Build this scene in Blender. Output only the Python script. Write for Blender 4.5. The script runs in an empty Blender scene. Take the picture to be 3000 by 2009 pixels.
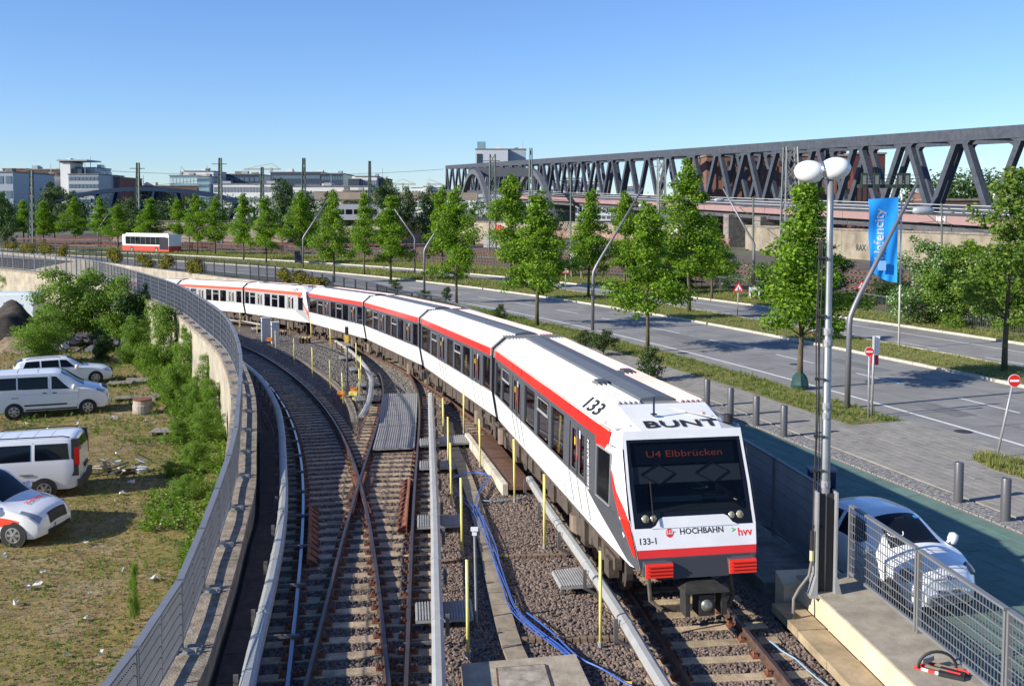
import bpy, bmesh, math, random
from math import sin, cos, tan, atan, atan2, pi, sqrt, hypot, radians
from mathutils import Vector, Matrix, noise
import numpy as np
random.seed(7)
SC = bpy.context.scene
COL = SC.collection
# ------------------------------------------------------------------ camera
HC = 7.15                       # camera height above the rails (m)
FOC = 3000.0; CY = 796.0; TILT = atan(186/3000.)
cam_d = bpy.data.cameras.new('camera'); cam = bpy.data.objects.new('camera', cam_d); COL.objects.link(cam)
cam_d.sensor_width = 36; cam_d.lens = 36.0; cam_d.shift_y = -(1004.5-CY)/3000.
cam_d.clip_start = .1; cam_d.clip_end = 9000
cam.location = (0, 0, HC); cam.rotation_euler = (pi/2-TILT, 0, 0)
SC.camera = cam
# ------------------------------------------------------------------ sky, sun, exposure
W = bpy.data.worlds.new('World'); SC.world = W; W.use_nodes = True
nt = W.node_tree; bg = nt.nodes['Background']
sky = nt.nodes.new('ShaderNodeTexSky'); sky.sky_type = 'NISHITA'; sky.sun_disc = False
SUN_EL = radians(25.5); SH_AZ = radians(22.0)      # shadows fall towards +x, a little +y
sx, sy = -cos(SH_AZ), -sin(SH_AZ)
sky.sun_elevation = SUN_EL; sky.sun_rotation = atan2(sx, sy)
sky.air_density = 1.0; sky.dust_density = .0; sky.ozone_density = 3.0; sky.altitude = 20
gm = nt.nodes.new('ShaderNodeMix'); gm.data_type = 'RGBA'; gm.blend_type = 'MULTIPLY'; gm.inputs[0].default_value = 1; gm.inputs[7].default_value = (.92, 1.13, 1.55, 1)
nt.links.new(sky.outputs[0], gm.inputs[6]); nt.links.new(gm.outputs[2], bg.inputs[0]); bg.inputs[1].default_value = .071
sl = bpy.data.lights.new('sun', 'SUN'); so = bpy.data.objects.new('sun', sl); COL.objects.link(so)
sl.energy = 5.0; sl.angle = radians(.5); sl.color = (1, .93, .82)
so.rotation_euler = Vector((sx*cos(SUN_EL), sy*cos(SUN_EL), sin(SUN_EL))).to_track_quat('Z', 'Y').to_euler()
vs = SC.view_settings; vs.view_transform = 'Standard'; vs.look = 'None'; vs.gamma = 1; vs.use_curve_mapping = False
vs.exposure = 0.68
# ------------------------------------------------------------------ survey helpers
def ray(px, py):
    x = (px-1500)/FOC; y = -(py-CY)/FOC
    return (x, cos(TILT)+y*sin(TILT), -sin(TILT)+y*cos(TILT))
def P(px, py, z=0.):
    d = ray(px, py); t = (z-HC)/d[2]; return Vector((d[0]*t, d[1]*t, z))
def PY(px, py, Y):
    d = ray(px, py); t = Y/d[1]; return Vector((d[0]*t, Y, HC+d[2]*t))
def zr(x, y):                   # height of the railway formation: level, then down the ramp
    t = hypot(x, y)-22
    t = t if t > 6 else ((t+6)**2/24 if t > -6 else 0)
    return -.04*t
def PR(px, py, dz=0.):
    z = 0
    for i in range(30):
        p = P(px, py, z+dz); z = zr(p[0], p[1])
    return p
ZS = -.25                       # street level
ZW = -1.90                      # waste ground level
# ------------------------------------------------------------------ materials
MATS = {}
def mat(name, col, rough=.7, metal=0., var=0., vscale=3., bump=0., bscale=20., col2=None, spec=.5, alpha=None, trans=0., emit=None, estr=0., island=0., detail=6, coat=0.):
    if name in MATS: return MATS[name]
    m = bpy.data.materials.new(name); m.use_nodes = True; n = m.node_tree; b = n.nodes['Principled BSDF']
    MATS[name] = m
    b.inputs['Base Color'].default_value = (*col, 1); b.inputs['Roughness'].default_value = rough; b.inputs['Metallic'].default_value = metal
    b.inputs['Specular IOR Level'].default_value = spec
    if coat: b.inputs['Coat Weight'].default_value = coat; b.inputs['Coat Roughness'].default_value = .08
    if trans: b.inputs['Transmission Weight'].default_value = trans
    if emit: b.inputs['Emission Color'].default_value = (*emit, 1); b.inputs['Emission Strength'].default_value = estr
    geo = None
    if var or bump:
        tc = n.nodes.new('ShaderNodeNewGeometry'); oi = n.nodes.new('ShaderNodeTexCoord')
    if var:
        nz = n.nodes.new('ShaderNodeTexNoise'); nz.inputs['Scale'].default_value = vscale; nz.inputs['Detail'].default_value = detail; nz.inputs['Roughness'].default_value = .65
        n.links.new(tc.outputs['Position'], nz.inputs['Vector'])
        rp = n.nodes.new('ShaderNodeValToRGB'); rp.color_ramp.elements[0].position = .33; rp.color_ramp.elements[1].position = .67
        c2 = col2 if col2 else tuple(c*(1-var) for c in col)
        c1 = col if col2 else tuple(min(1, c*(1+var*.6)) for c in col)
        rp.color_ramp.elements[0].color = (*c2, 1); rp.color_ramp.elements[1].color = (*c1, 1)
        n.links.new(nz.outputs['Fac'], rp.inputs[0]); last = rp.outputs[0]
        if island:
            oc = n.nodes.new('ShaderNodeObjectInfo'); hs = n.nodes.new('ShaderNodeHueSaturation')
            mr = n.nodes.new('ShaderNodeMapRange'); mr.inputs[3].default_value = 1-island; mr.inputs[4].default_value = 1+island
            add = n.nodes.new('ShaderNodeMath'); add.operation = 'ADD'; fr = n.nodes.new('ShaderNodeMath'); fr.operation = 'FRACT'
            n.links.new(oc.outputs['Random'], add.inputs[0]); n.links.new(tc.outputs['Random Per Island'], add.inputs[1]); n.links.new(add.outputs[0], fr.inputs[0])
            n.links.new(fr.outputs[0], mr.inputs[0]); n.links.new(mr.outputs[0], hs.inputs['Value']); n.links.new(last, hs.inputs['Color']); last = hs.outputs[0]
        n.links.new(last, b.inputs['Base Color'])
    if bump:
        nb = n.nodes.new('ShaderNodeTexNoise'); nb.inputs['Scale'].default_value = bscale; nb.inputs['Detail'].default_value = 5
        n.links.new(tc.outputs['Position'], nb.inputs['Vector'])
        bp = n.nodes.new('ShaderNodeBump'); bp.inputs['Strength'].default_value = min(1, bump); bp.inputs['Distance'].default_value = .02
        n.links.new(nb.outputs['Fac'], bp.inputs['Height']); n.links.new(bp.outputs[0], b.inputs['Normal'])
    return m
def leafmat(name, cols, rough=.55, tl=.35):
    m = bpy.data.materials.new(name); m.use_nodes = True; n = m.node_tree; MATS[name] = m
    b = n.nodes['Principled BSDF']; out = n.nodes['Material Output']
    g = n.nodes.new('ShaderNodeNewGeometry'); oi = n.nodes.new('ShaderNodeObjectInfo')
    a = n.nodes.new('ShaderNodeMath'); a.operation = 'ADD'; f = n.nodes.new('ShaderNodeMath'); f.operation = 'FRACT'
    n.links.new(g.outputs['Random Per Island'], a.inputs[0]); n.links.new(oi.outputs['Random'], a.inputs[1]); n.links.new(a.outputs[0], f.inputs[0])
    r = n.nodes.new('ShaderNodeValToRGB'); r.color_ramp.elements[0].color = (*cols[0], 1); r.color_ramp.elements[1].color = (*cols[-1], 1)
    for i, c in enumerate(cols[1:-1]):
        e = r.color_ramp.elements.new((i+1)/(len(cols)-1)); e.color = (*c, 1)
    n.links.new(f.outputs[0], r.inputs[0]); n.links.new(r.outputs[0], b.inputs['Base Color'])
    b.inputs['Roughness'].default_value = rough; b.inputs['Specular IOR Level'].default_value = .35
    t = n.nodes.new('ShaderNodeBsdfTranslucent'); hs = n.nodes.new('ShaderNodeHueSaturation'); hs.inputs['Value'].default_value = 1.5; hs.inputs['Saturation'].default_value = 1.1
    n.links.new(r.outputs[0], hs.inputs['Color']); n.links.new(hs.outputs[0], t.inputs[0])
    mx = n.nodes.new('ShaderNodeMixShader'); mx.inputs[0].default_value = tl
    n.links.new(b.outputs[0], mx.inputs[1]); n.links.new(t.outputs[0], mx.inputs[2]); n.links.new(mx.outputs[0], out.inputs[0])
    return m
def glassmat(name, tint=(.5, .55, .55), refl=.12):
    m = bpy.data.materials.new(name); m.use_nodes = True; n = m.node_tree; MATS[name] = m
    n.nodes.remove(n.nodes['Principled BSDF']); out = n.nodes['Material Output']
    t = n.nodes.new('ShaderNodeBsdfTransparent'); t.inputs[0].default_value = (*tint, 1)
    g = n.nodes.new('ShaderNodeBsdfGlossy'); g.inputs['Roughness'].default_value = .03
    lw = n.nodes.new('ShaderNodeLayerWeight'); lw.inputs[0].default_value = .5; fr = n.nodes.new('ShaderNodeMath'); fr.operation = 'POWER'; fr.inputs[1].default_value = 4.; n.links.new(lw.outputs['Facing'], fr.inputs[0])
    ad = n.nodes.new('ShaderNodeMath'); ad.operation = 'ADD'; ad.inputs[1].default_value = refl; ad.use_clamp = True
    mx = n.nodes.new('ShaderNodeMixShader'); n.links.new(fr.outputs[0], ad.inputs[0]); n.links.new(ad.outputs[0], mx.inputs[0])
    n.links.new(t.outputs[0], mx.inputs[1]); n.links.new(g.outputs[0], mx.inputs[2]); n.links.new(mx.outputs[0], out.inputs[0])
    return m
# ------------------------------------------------------------------ mesh helpers
class MB:
    def __init__(s): s.v = []; s.f = []; s.m = []; s.mi = 0
    def quad(s, a, b, c, d): s.poly([a, b, c, d])
    def poly(s, pts):
        i = len(s.v); s.v += [tuple(p) for p in pts]; s.f.append(tuple(range(i, i+len(pts)))); s.m.append(s.mi)
    def add(s, vs_, fs_):
        i = len(s.v); s.v += [tuple(p) for p in vs_]; s.f += [tuple(k+i for k in f) for f in fs_]; s.m += [s.mi]*len(fs_)
    def hexa(s, c):   # 8 corners: bottom 4 ccw, top 4
        s.add(c, [(3, 2, 1, 0), (4, 5, 6, 7), (0, 1, 5, 4), (1, 2, 6, 5), (2, 3, 7, 6), (3, 0, 4, 7)])
    def box(s, c, size, ax=None, up=(0, 0, 1)):
        c = Vector(c); hx, hy, hz = [q/2 for q in size]
        X = Vector(ax).normalized() if ax is not None else Vector((1, 0, 0)); Z = Vector(up); Z = (Z-X*X.dot(Z)).normalized(); Y = Z.cross(X)
        s.hexa([c+X*a*hx+Y*b*hy+Z*g*hz for g in (-1, 1) for a, b in ((-1, -1), (1, -1), (1, 1), (-1, 1))])
    def beam(s, a, b, w, h, up=(0, 0, 1)):
        a = Vector(a); b = Vector(b); s.box((a+b)/2, ((b-a).length, w, h), b-a, up)
    def tube(s, pts, r, n=6, caps=True, closed=False):
        pts = [Vector(p) for p in pts]; N = len(pts); rs = r if isinstance(r, (list, tuple)) else [r]*N
        base = len(s.v); prev = None
        for i, p in enumerate(pts):
            d = (pts[min(i+1, N-1)]-pts[max(i-1, 0)]).normalized()
            if prev is None:
                u = d.orthogonal().normalized() if abs(d.z) > .99 else Vector((0, 0, 1)).cross(d).normalized()
            else: u = (prev-d*prev.dot(d)).normalized()
            prev = u; w = d.cross(u)
            for k in range(n):
                a = 2*pi*k/n; s.v.append(tuple(p+(u*cos(a)+w*sin(a))*rs[i]))
        for i in range(N-1):
            for k in range(n):
                s.f.append((base+i*n+k, base+i*n+(k+1) % n, base+(i+1)*n+(k+1) % n, base+(i+1)*n+k)); s.m.append(s.mi)
        if caps:
            s.f.append(tuple(base+k for k in range(n-1, -1, -1))); s.m.append(s.mi)
            s.f.append(tuple(base+(N-1)*n+k for k in range(n))); s.m.append(s.mi)
    def sweep(s, path, prof, closed=True, caps=True, up=Vector((0, 0, 1))):
        # prof: (lateral to the right, vertical)
        N = len(path); n = len(prof); base = len(s.v); path = [Vector(p) for p in path]
        for i, p in enumerate(path):
            d = (path[min(i+1, N-1)]-path[max(i-1, 0)]); d.z = 0; d.normalize(); r = Vector((d.y, -d.x, 0))
            for a, b in prof: s.v.append(tuple(p+r*a+up*b))
        K = n if closed else n-1
        for i in range(N-1):
            for k in range(K):
                s.f.append((base+i*n+k, base+i*n+(k+1) % n, base+(i+1)*n+(k+1) % n, base+(i+1)*n+k)); s.m.append(s.mi)
        if closed and caps:
            s.f.append(tuple(base+k for k in range(n-1, -1, -1))); s.m.append(s.mi)
            s.f.append(tuple(base+(N-1)*n+k for k in range(n))); s.m.append(s.mi)
    def lathe(s, c, prof, n=16, ax=(0, 0, 1)):
        c = Vector(c); Z = Vector(ax).normalized(); X = Z.orthogonal().normalized(); Y = Z.cross(X); base = len(s.v)
        for r, z in prof:
            for k in range(n):
                a = 2*pi*k/n; s.v.append(tuple(c+Z*z+(X*cos(a)+Y*sin(a))*r))
        for i in range(len(prof)-1):
            for k in range(n):
                s.f.append((base+i*n+k, base+i*n+(k+1) % n, base+(i+1)*n+(k+1) % n, base+(i+1)*n+k)); s.m.append(s.mi)
        s.f.append(tuple(base+k for k in range(n-1, -1, -1))); s.m.append(s.mi)
        s.f.append(tuple(base+(len(prof)-1)*n+k for k in range(n))); s.m.append(s.mi)
    def cyl(s, a, b, r, n=12): s.tube([a, b], r, n)
    def prism(s, pts, z0, z1):   # polygon (x,y) extruded
        n = len(pts); s.add([(x, y, z0) for x, y in pts]+[(x, y, z1) for x, y in pts],
            [tuple(range(n-1, -1, -1)), tuple(range(n, 2*n))]+[(i, (i+1) % n, n+(i+1) % n, n+i) for i in range(n)])
    def mesh(s, name, mats, off=(0, 0, 0), smooth=False):
        me = bpy.data.meshes.new(name); o = Vector(off)
        me.from_pydata([tuple(Vector(v)-o) for v in s.v] if o.length else s.v, [], s.f)
        for m in (mats if isinstance(mats, (list, tuple)) else [mats]): me.materials.append(m)
        if any(s.m): me.polygons.foreach_set('material_index', s.m)
        if smooth: me.polygons.foreach_set('use_smooth', [True]*len(s.f))
        me.update(); return me
def link(name, data, parent=None, loc=(0, 0, 0)):
    o = bpy.data.objects.new(name, data); COL.objects.link(o); o.location = loc
    if parent is not None: o.parent = parent
    return o
def origin(o):
    v = Vector((0, 0, 0))
    while o is not None: v += o.location; o = o.parent
    return v
def obj(name, mb, m, parent=None, smooth=False, kind=None, loc=None, label=None):
    """world-coordinate mesh builder -> object; with a parent (unrotated) the mesh is made relative to it"""
    off = origin(parent) if parent is not None else (Vector(loc) if loc is not None else Vector((0, 0, 0)))
    o = link(name, mb.mesh(name, m, off, smooth), parent, (0, 0, 0) if parent is not None else off)
    if kind: o['kind'] = kind
    if label: o['label'] = label
    if smooth == 'auto': pass
    return o
def thing(name, label, cat, loc=(0, 0, 0), rz=0, group=None):
    o = link(name, None, None, loc); o.rotation_euler = (0, 0, rz); o.empty_display_size = .2
    o['label'] = label; o['category'] = cat
    if group: o['group'] = group
    return o
def tag(o, label, cat, group=None):
    o['label'] = label; o['category'] = cat
    if group: o['group'] = group
    return o
def struct(name, mb, m, smooth=False): return obj(name, mb, m, None, smooth, 'structure')
KIDS = {}
def children(o): return [c for c in bpy.data.objects if c.parent == o]
def copy_tree(root, kids, loc=None, rz=None, label=None, matrix=None):
    """kids: nested list [(obj, [(sub, [])...])...]"""
    c = root.copy(); COL.objects.link(c)
    if loc is not None: c.location = loc
    if rz is not None: c.rotation_euler = (0, 0, rz)
    if label: c['label'] = label
    for k, sub in kids:
        d = k.copy(); COL.objects.link(d); d.parent = c
        for g, _ in sub:
            e = g.copy(); COL.objects.link(e); e.parent = d
    return c
def tree_of(root, allo=None):
    allo = allo or list(bpy.data.objects)
    return [(c, [(g, []) for g in allo if g.parent == c]) for c in allo if c.parent == root]
FONTJ = [0]
def text_mesh(s, size, m, name='lettering', align='CENTER', bold=0., shear=0., extrude=.004, xs=1.):
    cu = bpy.data.curves.new('t', 'FONT'); cu.body = s; cu.size = size; cu.align_x = align; cu.align_y = 'CENTER'; cu.extrude = extrude; cu.offset = bold; cu.shear = shear; cu.resolution_u = 2
    t = bpy.data.objects.new('t', cu); me = bpy.data.meshes.new_from_object(t); bpy.data.objects.remove(t); bpy.data.curves.remove(cu)
    me.name = name; me.materials.clear(); me.materials.append(m)
    if xs != 1: me.transform(Matrix.Diagonal((xs, 1, 1, 1)))
    return me
def place(me, name, c, X, Yv, parent=None):
    """put a text/flat mesh: local x along X, local y along Yv at world point c (baked)"""
    X = Vector(X).normalized(); Yv = Vector(Yv); Yv = (Yv-X*X.dot(Yv)).normalized(); Z = X.cross(Yv)
    M = Matrix(((X.x, Yv.x, Z.x, c[0]), (X.y, Yv.y, Z.y, c[1]), (X.z, Yv.z, Z.z, c[2]), (0, 0, 0, 1)))
    me = me.copy(); me.transform(Matrix.Translation(-origin(parent) if parent is not None else Vector((0, 0, 0))) @ M)
    return link(name, me, parent)
class Path:
    def __init__(s, pts, step=.25):
        pts = [Vector(p) for p in pts]; out = []
        for i in range(len(pts)-1):
            p0, p1, p2, p3 = pts[max(i-1, 0)], pts[i], pts[i+1], pts[min(i+2, len(pts)-1)]
            n = max(1, int((p2-p1).length/step))
            for k in range(n):
                t = k/n; out.append(.5*((2*p1)+(p2-p0)*t+(2*p0-5*p1+4*p2-p3)*t*t+(3*p1-p0-3*p2+p3)*t**3))
        out.append(pts[-1]); s.p = out; s.s = [0]
        for a, b in zip(out, out[1:]): s.s.append(s.s[-1]+(b-a).length)
        s.L = s.s[-1]
    def at(s, d):
        d = max(0, min(s.L, d)); i = int(np.searchsorted(s.s, d)); i = max(1, min(i, len(s.p)-1))
        a, b = s.s[i-1], s.s[i]; t = (d-a)/(b-a) if b > a else 0
        return s.p[i-1].lerp(s.p[i], t)
    def dir(s, d): v = s.at(d+.3)-s.at(d-.3); return v.normalized()
    def right(s, d): v = s.dir(d); return Vector((v.y, -v.x, 0)).normalized()
    def off(s, d, a, z=0): p = s.at(d)+s.right(d)*a; return Vector((p.x, p.y, p.z+z))
    def pts(s, d0, d1, step, a=0, z=0):
        n = max(1, int(round((d1-d0)/step))); return [s.off(d0+(d1-d0)*i/n, a, z) for i in range(n+1)]
    def nearest(s, q):
        i = min(range(len(s.p)), key=lambda k: (s.p[k].x-q[0])**2+(s.p[k].y-q[1])**2); return s.s[i]
# ------------------------------------------------------------------ palette
concrete = mat('concrete', (.36, .32, .26), .9, var=.45, vscale=2.2, bump=.4, bscale=40)
concrete_l = mat('pale_concrete', (.50, .45, .35), .9, var=.3, vscale=1.3, bump=.25, bscale=30)
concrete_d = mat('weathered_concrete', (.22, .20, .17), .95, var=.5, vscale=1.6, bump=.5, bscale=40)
galv = mat('galvanised_steel', (.33, .335, .34), .5, .25, var=.15, vscale=3)
galv_d = mat('dark_steel', (.10, .11, .125), .5, .3, var=.2, vscale=2)
steel_g = mat('grey_paint', (.20, .21, .23), .5, .2, var=.12, vscale=2)
rust = mat('rust', (.21, .075, .035), .85, var=.5, vscale=7, bump=.5, bscale=60)
rust_d = mat('dark_rust', (.10, .055, .038), .85, var=.5, vscale=6, bump=.4, bscale=60)
rail_top = mat('worn_rail_head', (.12, .085, .07), .4, .6, var=.3, vscale=2)
rail_blue = mat('polished_rail', (.20, .23, .30), .25, .9)
sleeper_m = mat('sleeper_wood', (.48, .37, .235), .9, var=.45, vscale=4, bump=.6, bscale=30, col2=(.25, .185, .115), island=.22)
black = mat('black_rubber', (.015, .015, .017), .7)
white = mat('white_paint', (.80, .80, .79), .35, var=.05, vscale=1.5, coat=.3)
yellowp = mat('yellow_paint', (.80, .72, .20), .45, var=.12, vscale=6)
# ================================================================== centre lines
TL = [(2017,2008),(1867,1797),(1642,1489),(1549,1350),(1410,1246),(1358,1210),(1271,1149),(1216,1108),(1165,1073),(1082,1032),(979,1001),(910,985),(819,962),(712,948)]
L_ = np.array([tuple(PR(*p))[:2] for p in TL]); cc = np.polyfit(L_[:, 1], L_[:, 0], 4)
def mk_center(fx, y0, y1, n=60, side=0.):
    out = []
    for i in range(n+1):
        y = y0+(y1-y0)*i/n; e = .05; d = Vector((fx(y+e)-fx(y-e), 2*e, 0)).normalized()
        p = Vector((fx(y), y, 0))+Vector((d.y, -d.x, 0))*side; out.append(Vector((p.x, p.y, zr(p.x, p.y))))
    return out
fT = lambda y: float(np.polyval(cc, y))
c0 = mk_center(fT, 4, 84, 70, .85)
d = (c0[-1]-c0[-2]).normalized()
# beyond the surveyed stretch the line keeps turning gently to the left
a = atan2(d.y, d.x); p = c0[-1].copy()
for i in range(30):
    a += .018; p = p+Vector((cos(a), sin(a), 0))*3; p.z = max(-5, zr(p.x, p.y)); c0.append(p.copy())
TRAIN = Path(c0)
LR = [(718,1065),(745,1087),(793,1135.5),(834,1187),(862,1249),(875.5,1325),(885.4,1400),(890,1497),(885.4,1594),(875.7,1710.7),(862,1827),(848.5,1924),(841,2007.8)]
RR = [(700,1006),(772,1042.5),(841,1084),(910,1146),(958,1204),(996,1266),(1030,1338),(1052,1423),(1071.8,1470),(1093,1594),(1108.7,1691),(1122,1827),(1138,2007.8)]
BLr = [(1065,1046),(1096,1080),(1116.5,1121.7),(1120,1159.6),(1113,1204),(1092,1273),(1058,1400),(1038.8,1450.5),(1011.7,1547.6),(972.8,1671.8),(941.7,1788),(910.7,1904.9),(899,2007.8)]
BRr = [(1209.5,1097.6),(1223,1135.5),(1230,1170),(1225,1256),(1220,1400),(1215.5,1594),(1204,1788),(1194,2007.8)]
def center_from(lp, rp, deg):
    pts = []
    for pl, sgn in ((lp, 1), (rp, -1)):
        q = np.array([tuple(PR(*p))[:2] for p in pl]); c = np.polyfit(q[:, 1], q[:, 0], 4); dc = np.polyder(c)
        for x, y in q:
            g = np.polyval(dc, y); n = np.array([1, -g])/sqrt(1+g*g); pts.append(np.array([np.polyval(c, y), y])+n*sgn*.7535)
    pts = np.array(pts); return np.polyfit(pts[:, 1], pts[:, 0], deg)
cL = center_from(LR, RR, 5); cB = center_from(BLr, BRr, 5)
lc = mk_center(lambda y: float(np.polyval(cL, y)), 13.4, 62, 60)
def extend(pts, n0, turn0, n1, turn1):
    p = pts[0].copy(); dd = (pts[0]-pts[1]).normalized(); a = atan2(dd.y, dd.x); pre = []
    for i in range(n0): a += turn0; p = p+Vector((cos(a), sin(a), 0))*2; p.z = zr(p.x, p.y); pre.insert(0, p.copy())
    p = pts[-1].copy(); dd = (pts[-1]-pts[-2]).normalized(); a = atan2(dd.y, dd.x)
    for i in range(n1): a += turn1; p = p+Vector((cos(a), sin(a), 0))*3; p.z = max(-5, zr(p.x, p.y)); pts.append(p.copy())
    return pre+pts
LEFT = Path(extend(lc, 4, .0, 26, .02))
bc = mk_center(lambda y: float(np.polyval(cB, y)), 13.4, 52, 50)
# the branch meets the train's track at its far end
BR = Path(extend(bc, 4, .0, 0, 0))
# ------------------------------------------------------------------ walls' lines
WPT = [(-4.72, 8, .42, 1.08), (-4.80, 12, .45, 1.08), (-4.93, 14.4, .45, 1.08), (-5.2, 16.2, .45, 1.08), (-5.6, 18.7, .5, 1.1), (-6.1, 21.4, .5, 1.15), (-6.5, 23.7, .6, 1.2), (-7.3, 27, .65, 1.25), (-8.8, 33, .85, 1.4), (-10.3, 38, .93, 1.5), (-12.2, 43.5, .97, 1.55),
       (-13.8, 47.3, 1.0, 1.6), (-15.5, 51, 1.05, 1.6), (-19.2, 59, 1.1, 1.6), (-23.7, 67, 1.15, 1.6), (-31.4, 79.7, 1.2, 1.6), (-37.8, 88.8, 1.2, 1.6), (-50.7, 101, 1.25, 1.6), (-68, 114, 1.25, 1.6), (-90, 127, 1.25, 1.6)]
WALL = Path([(x, y, z) for x, y, z, h in WPT])
def wall_h(y): return float(np.interp(y, [w[1] for w in WPT], [w[3] for w in WPT]))
def s_at_y(path, y): return path.s[min(range(len(path.p)), key=lambda k: abs(path.p[k].y-y))]
RW = [TRAIN.off(s_at_y(TRAIN, y), 3.12) for y in (6, 10, 14, 18, 23, 28, 34, 40, 47, 54, 60)]
RWp = [(p.x, p.y) for p in RW]+[(-7.3, 66.3), (-11.8, 76.5), (-24.8, 99.4), (-28.7, 103.9), (-35.9, 112.7), (-44.5, 123), (-52.6, 133), (-60, 142), (-83, 166), (-105, 186)]
RWALL = Path([(x, y, .05) for x, y in RWp])
# ================================================================== ground sheets
ballast_m = mat('ballast_ground', (.16, .125, .10), .95, var=.5, vscale=9, bump=1, bscale=45, col2=(.085, .065, .055))
def strip(mb, A, B, nlat, zf):
    rows = [[(a[0]+(b[0]-a[0])*k/nlat, a[1]+(b[1]-a[1])*k/nlat) for k in range(nlat+1)] for a, b in zip(A, B)]
    vs_ = [(x, y, zf(x, y)) for r in rows for x, y in r]; n = nlat+1
    mb.add(vs_, [(i*n+k, i*n+k+1, (i+1)*n+k+1, (i+1)*n+k) for i in range(len(rows)-1) for k in range(nlat)])
N_ = 90
lA = [WALL.off(WALL.L*i/N_, .3) for i in range(N_+1)]; lB = [RWALL.off(RWALL.L*i/N_, -.15) for i in range(N_+1)]
m = MB(); strip(m, [(p.x, p.y) for p in lA], [(p.x, p.y) for p in lB], 14, lambda x, y: max(-5.2, zr(x, y))-.21)
struct('trackbed', m, ballast_m)
bed_ob = bpy.data.objects['trackbed']
# far ground: street level land right of the ramp, out to the horizon
land_m = mat('land', (.085, .10, .045), .95, var=.4, vscale=.05, col2=(.13, .12, .08))
m = MB(); edge = [(p.x, p.y) for p in RWALL.pts(0, RWALL.L, 4, .12)]
outer = [(e[0]+(4000 if e[1] < 140 else 0), e[1]) for e in edge]
strip(m, edge, [(6000, e[1]) for e in edge], 3, lambda x, y: ZS-.06)
lx, ly = edge[-1]
m.quad((lx, ly, ZS-.06), (6000, ly, ZS-.06), (6000, 8000, ZS-.06), (lx, 8000, ZS-.06))
m.quad((-6000, ly+250, ZS-.06), (lx, ly, ZS-.06), (lx, 8000, ZS-.06), (-6000, 8000, ZS-.06))
m.quad((edge[0][0], -60, ZS-.06), (6000, -60, ZS-.06), (6000, edge[0][1], ZS-.06), (edge[0][0], edge[0][1], ZS-.06))
struct('ground', m, land_m)
# waste ground on the left: rough, patchy sheet
waste_m = bpy.data.materials.new('waste_ground'); waste_m.use_nodes = True; n = waste_m.node_tree; b = n.nodes['Principled BSDF']; b.inputs['Roughness'].default_value = .95
g = n.nodes.new('ShaderNodeNewGeometry')
def nz(scale, det=6, rough=.6):
    q = n.nodes.new('ShaderNodeTexNoise'); q.inputs['Scale'].default_value = scale; q.inputs['Detail'].default_value = det; q.inputs['Roughness'].default_value = rough; n.links.new(g.outputs['Position'], q.inputs['Vector']); return q
def ramp(src, stops):
    r = n.nodes.new('ShaderNodeValToRGB'); r.color_ramp.elements[0].position = stops[0][0]; r.color_ramp.elements[0].color = (*stops[0][1], 1); r.color_ramp.elements[1].position = stops[-1][0]; r.color_ramp.elements[1].color = (*stops[-1][1], 1)
    for p_, c_ in stops[1:-1]: e = r.color_ramp.elements.new(p_); e.color = (*c_, 1)
    n.links.new(src, r.inputs[0]); return r
A_ = ramp(nz(.35, 8, .7).outputs['Fac'], [(.32, (.11, .13, .03)), (.44, (.23, .195, .05)), (.54, (.26, .195, .085)), (.68, (.36, .29, .18))])
B_ = ramp(nz(5, 8, .75).outputs['Fac'], [(.35, (.35, .35, .35)), (.62, (1.25, 1.2, 1.1))])
mx = n.nodes.new('ShaderNodeMix'); mx.data_type = 'RGBA'; mx.blend_type = 'MULTIPLY'; mx.inputs[0].default_value = .8
n.links.new(A_.outputs[0], mx.inputs[6]); n.links.new(B_.outputs[0], mx.inputs[7]); n.links.new(mx.outputs[2], b.inputs['Base Color'])
bp = n.nodes.new('ShaderNodeBump'); bp.inputs['Strength'].default_value = 1; bp.inputs['Distance'].default_value = .06; n.links.new(nz(11, 6, .7).outputs['Fac'], bp.inputs['Height']); n.links.new(bp.outputs[0], b.inputs['Normal'])
def zwaste(x, y):
    return ZW+.16*noise.noise(Vector((x*.17, y*.17, 3)))+.05*noise.noise(Vector((x*.7, y*.7, 8)))
m = MB(); wl = [WALL.off(WALL.L*i/80, -.2) for i in range(81)]
strip(m, [(-46-i*1.4, -12+i*1.62) for i in range(81)][:81], [(p.x, p.y) for p in wl], 90, zwaste)
waste = struct('waste_ground', m, waste_m)
m = MB(); strip(m, [(-900, -60+i*4) for i in range(41)], [(-45.9-i*2.8, -12+i*3.24) for i in range(41)], 4, lambda x, y: ZW-.02)
struct('waste_ground_edge', m, waste_m)
# ================================================================== street
MK = [(923,795),(1032,805),(1150,817),(1239,825.7),(1335,838),(1431,850),(1563,867),(1650,880),(2000,938),(2128,961),(2333,1000),(2433,1019),(2575,1046),(2735.5,1082),(2877,1111),(3000,1136)]
q = np.array([tuple(P(*p_, ZS))[:2] for p_ in MK]); cm = np.polyfit(q[:, 1], q[:, 0], 3)
mk = [Vector((float(np.polyval(cm, y)), y, ZS)) for y in np.arange(4, 150, 2)]
d = (mk[-1]-mk[-2]).normalized(); a = atan2(d.y, d.x); p = mk[-1].copy()
for i in range(60): a += .012; p = p+Vector((cos(a), sin(a), 0))*3; mk.append(p.copy())
ROAD = Path(mk, 1.0)
def grow(y, a, b): return a+(b-a)*max(0, min(1, (y-60)/45))
def rz_(d, base, far=None):
    p_ = ROAD.at(d); return base if far is None else grow(p_.y, base, far)
asphalt = mat('asphalt', (.235, .23, .22), .85, var=.24, vscale=.45, bump=.25, bscale=120, detail=12)
seam_m = mat('tar_seam', (.11, .11, .11), .8, var=.3, vscale=3)
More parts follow.
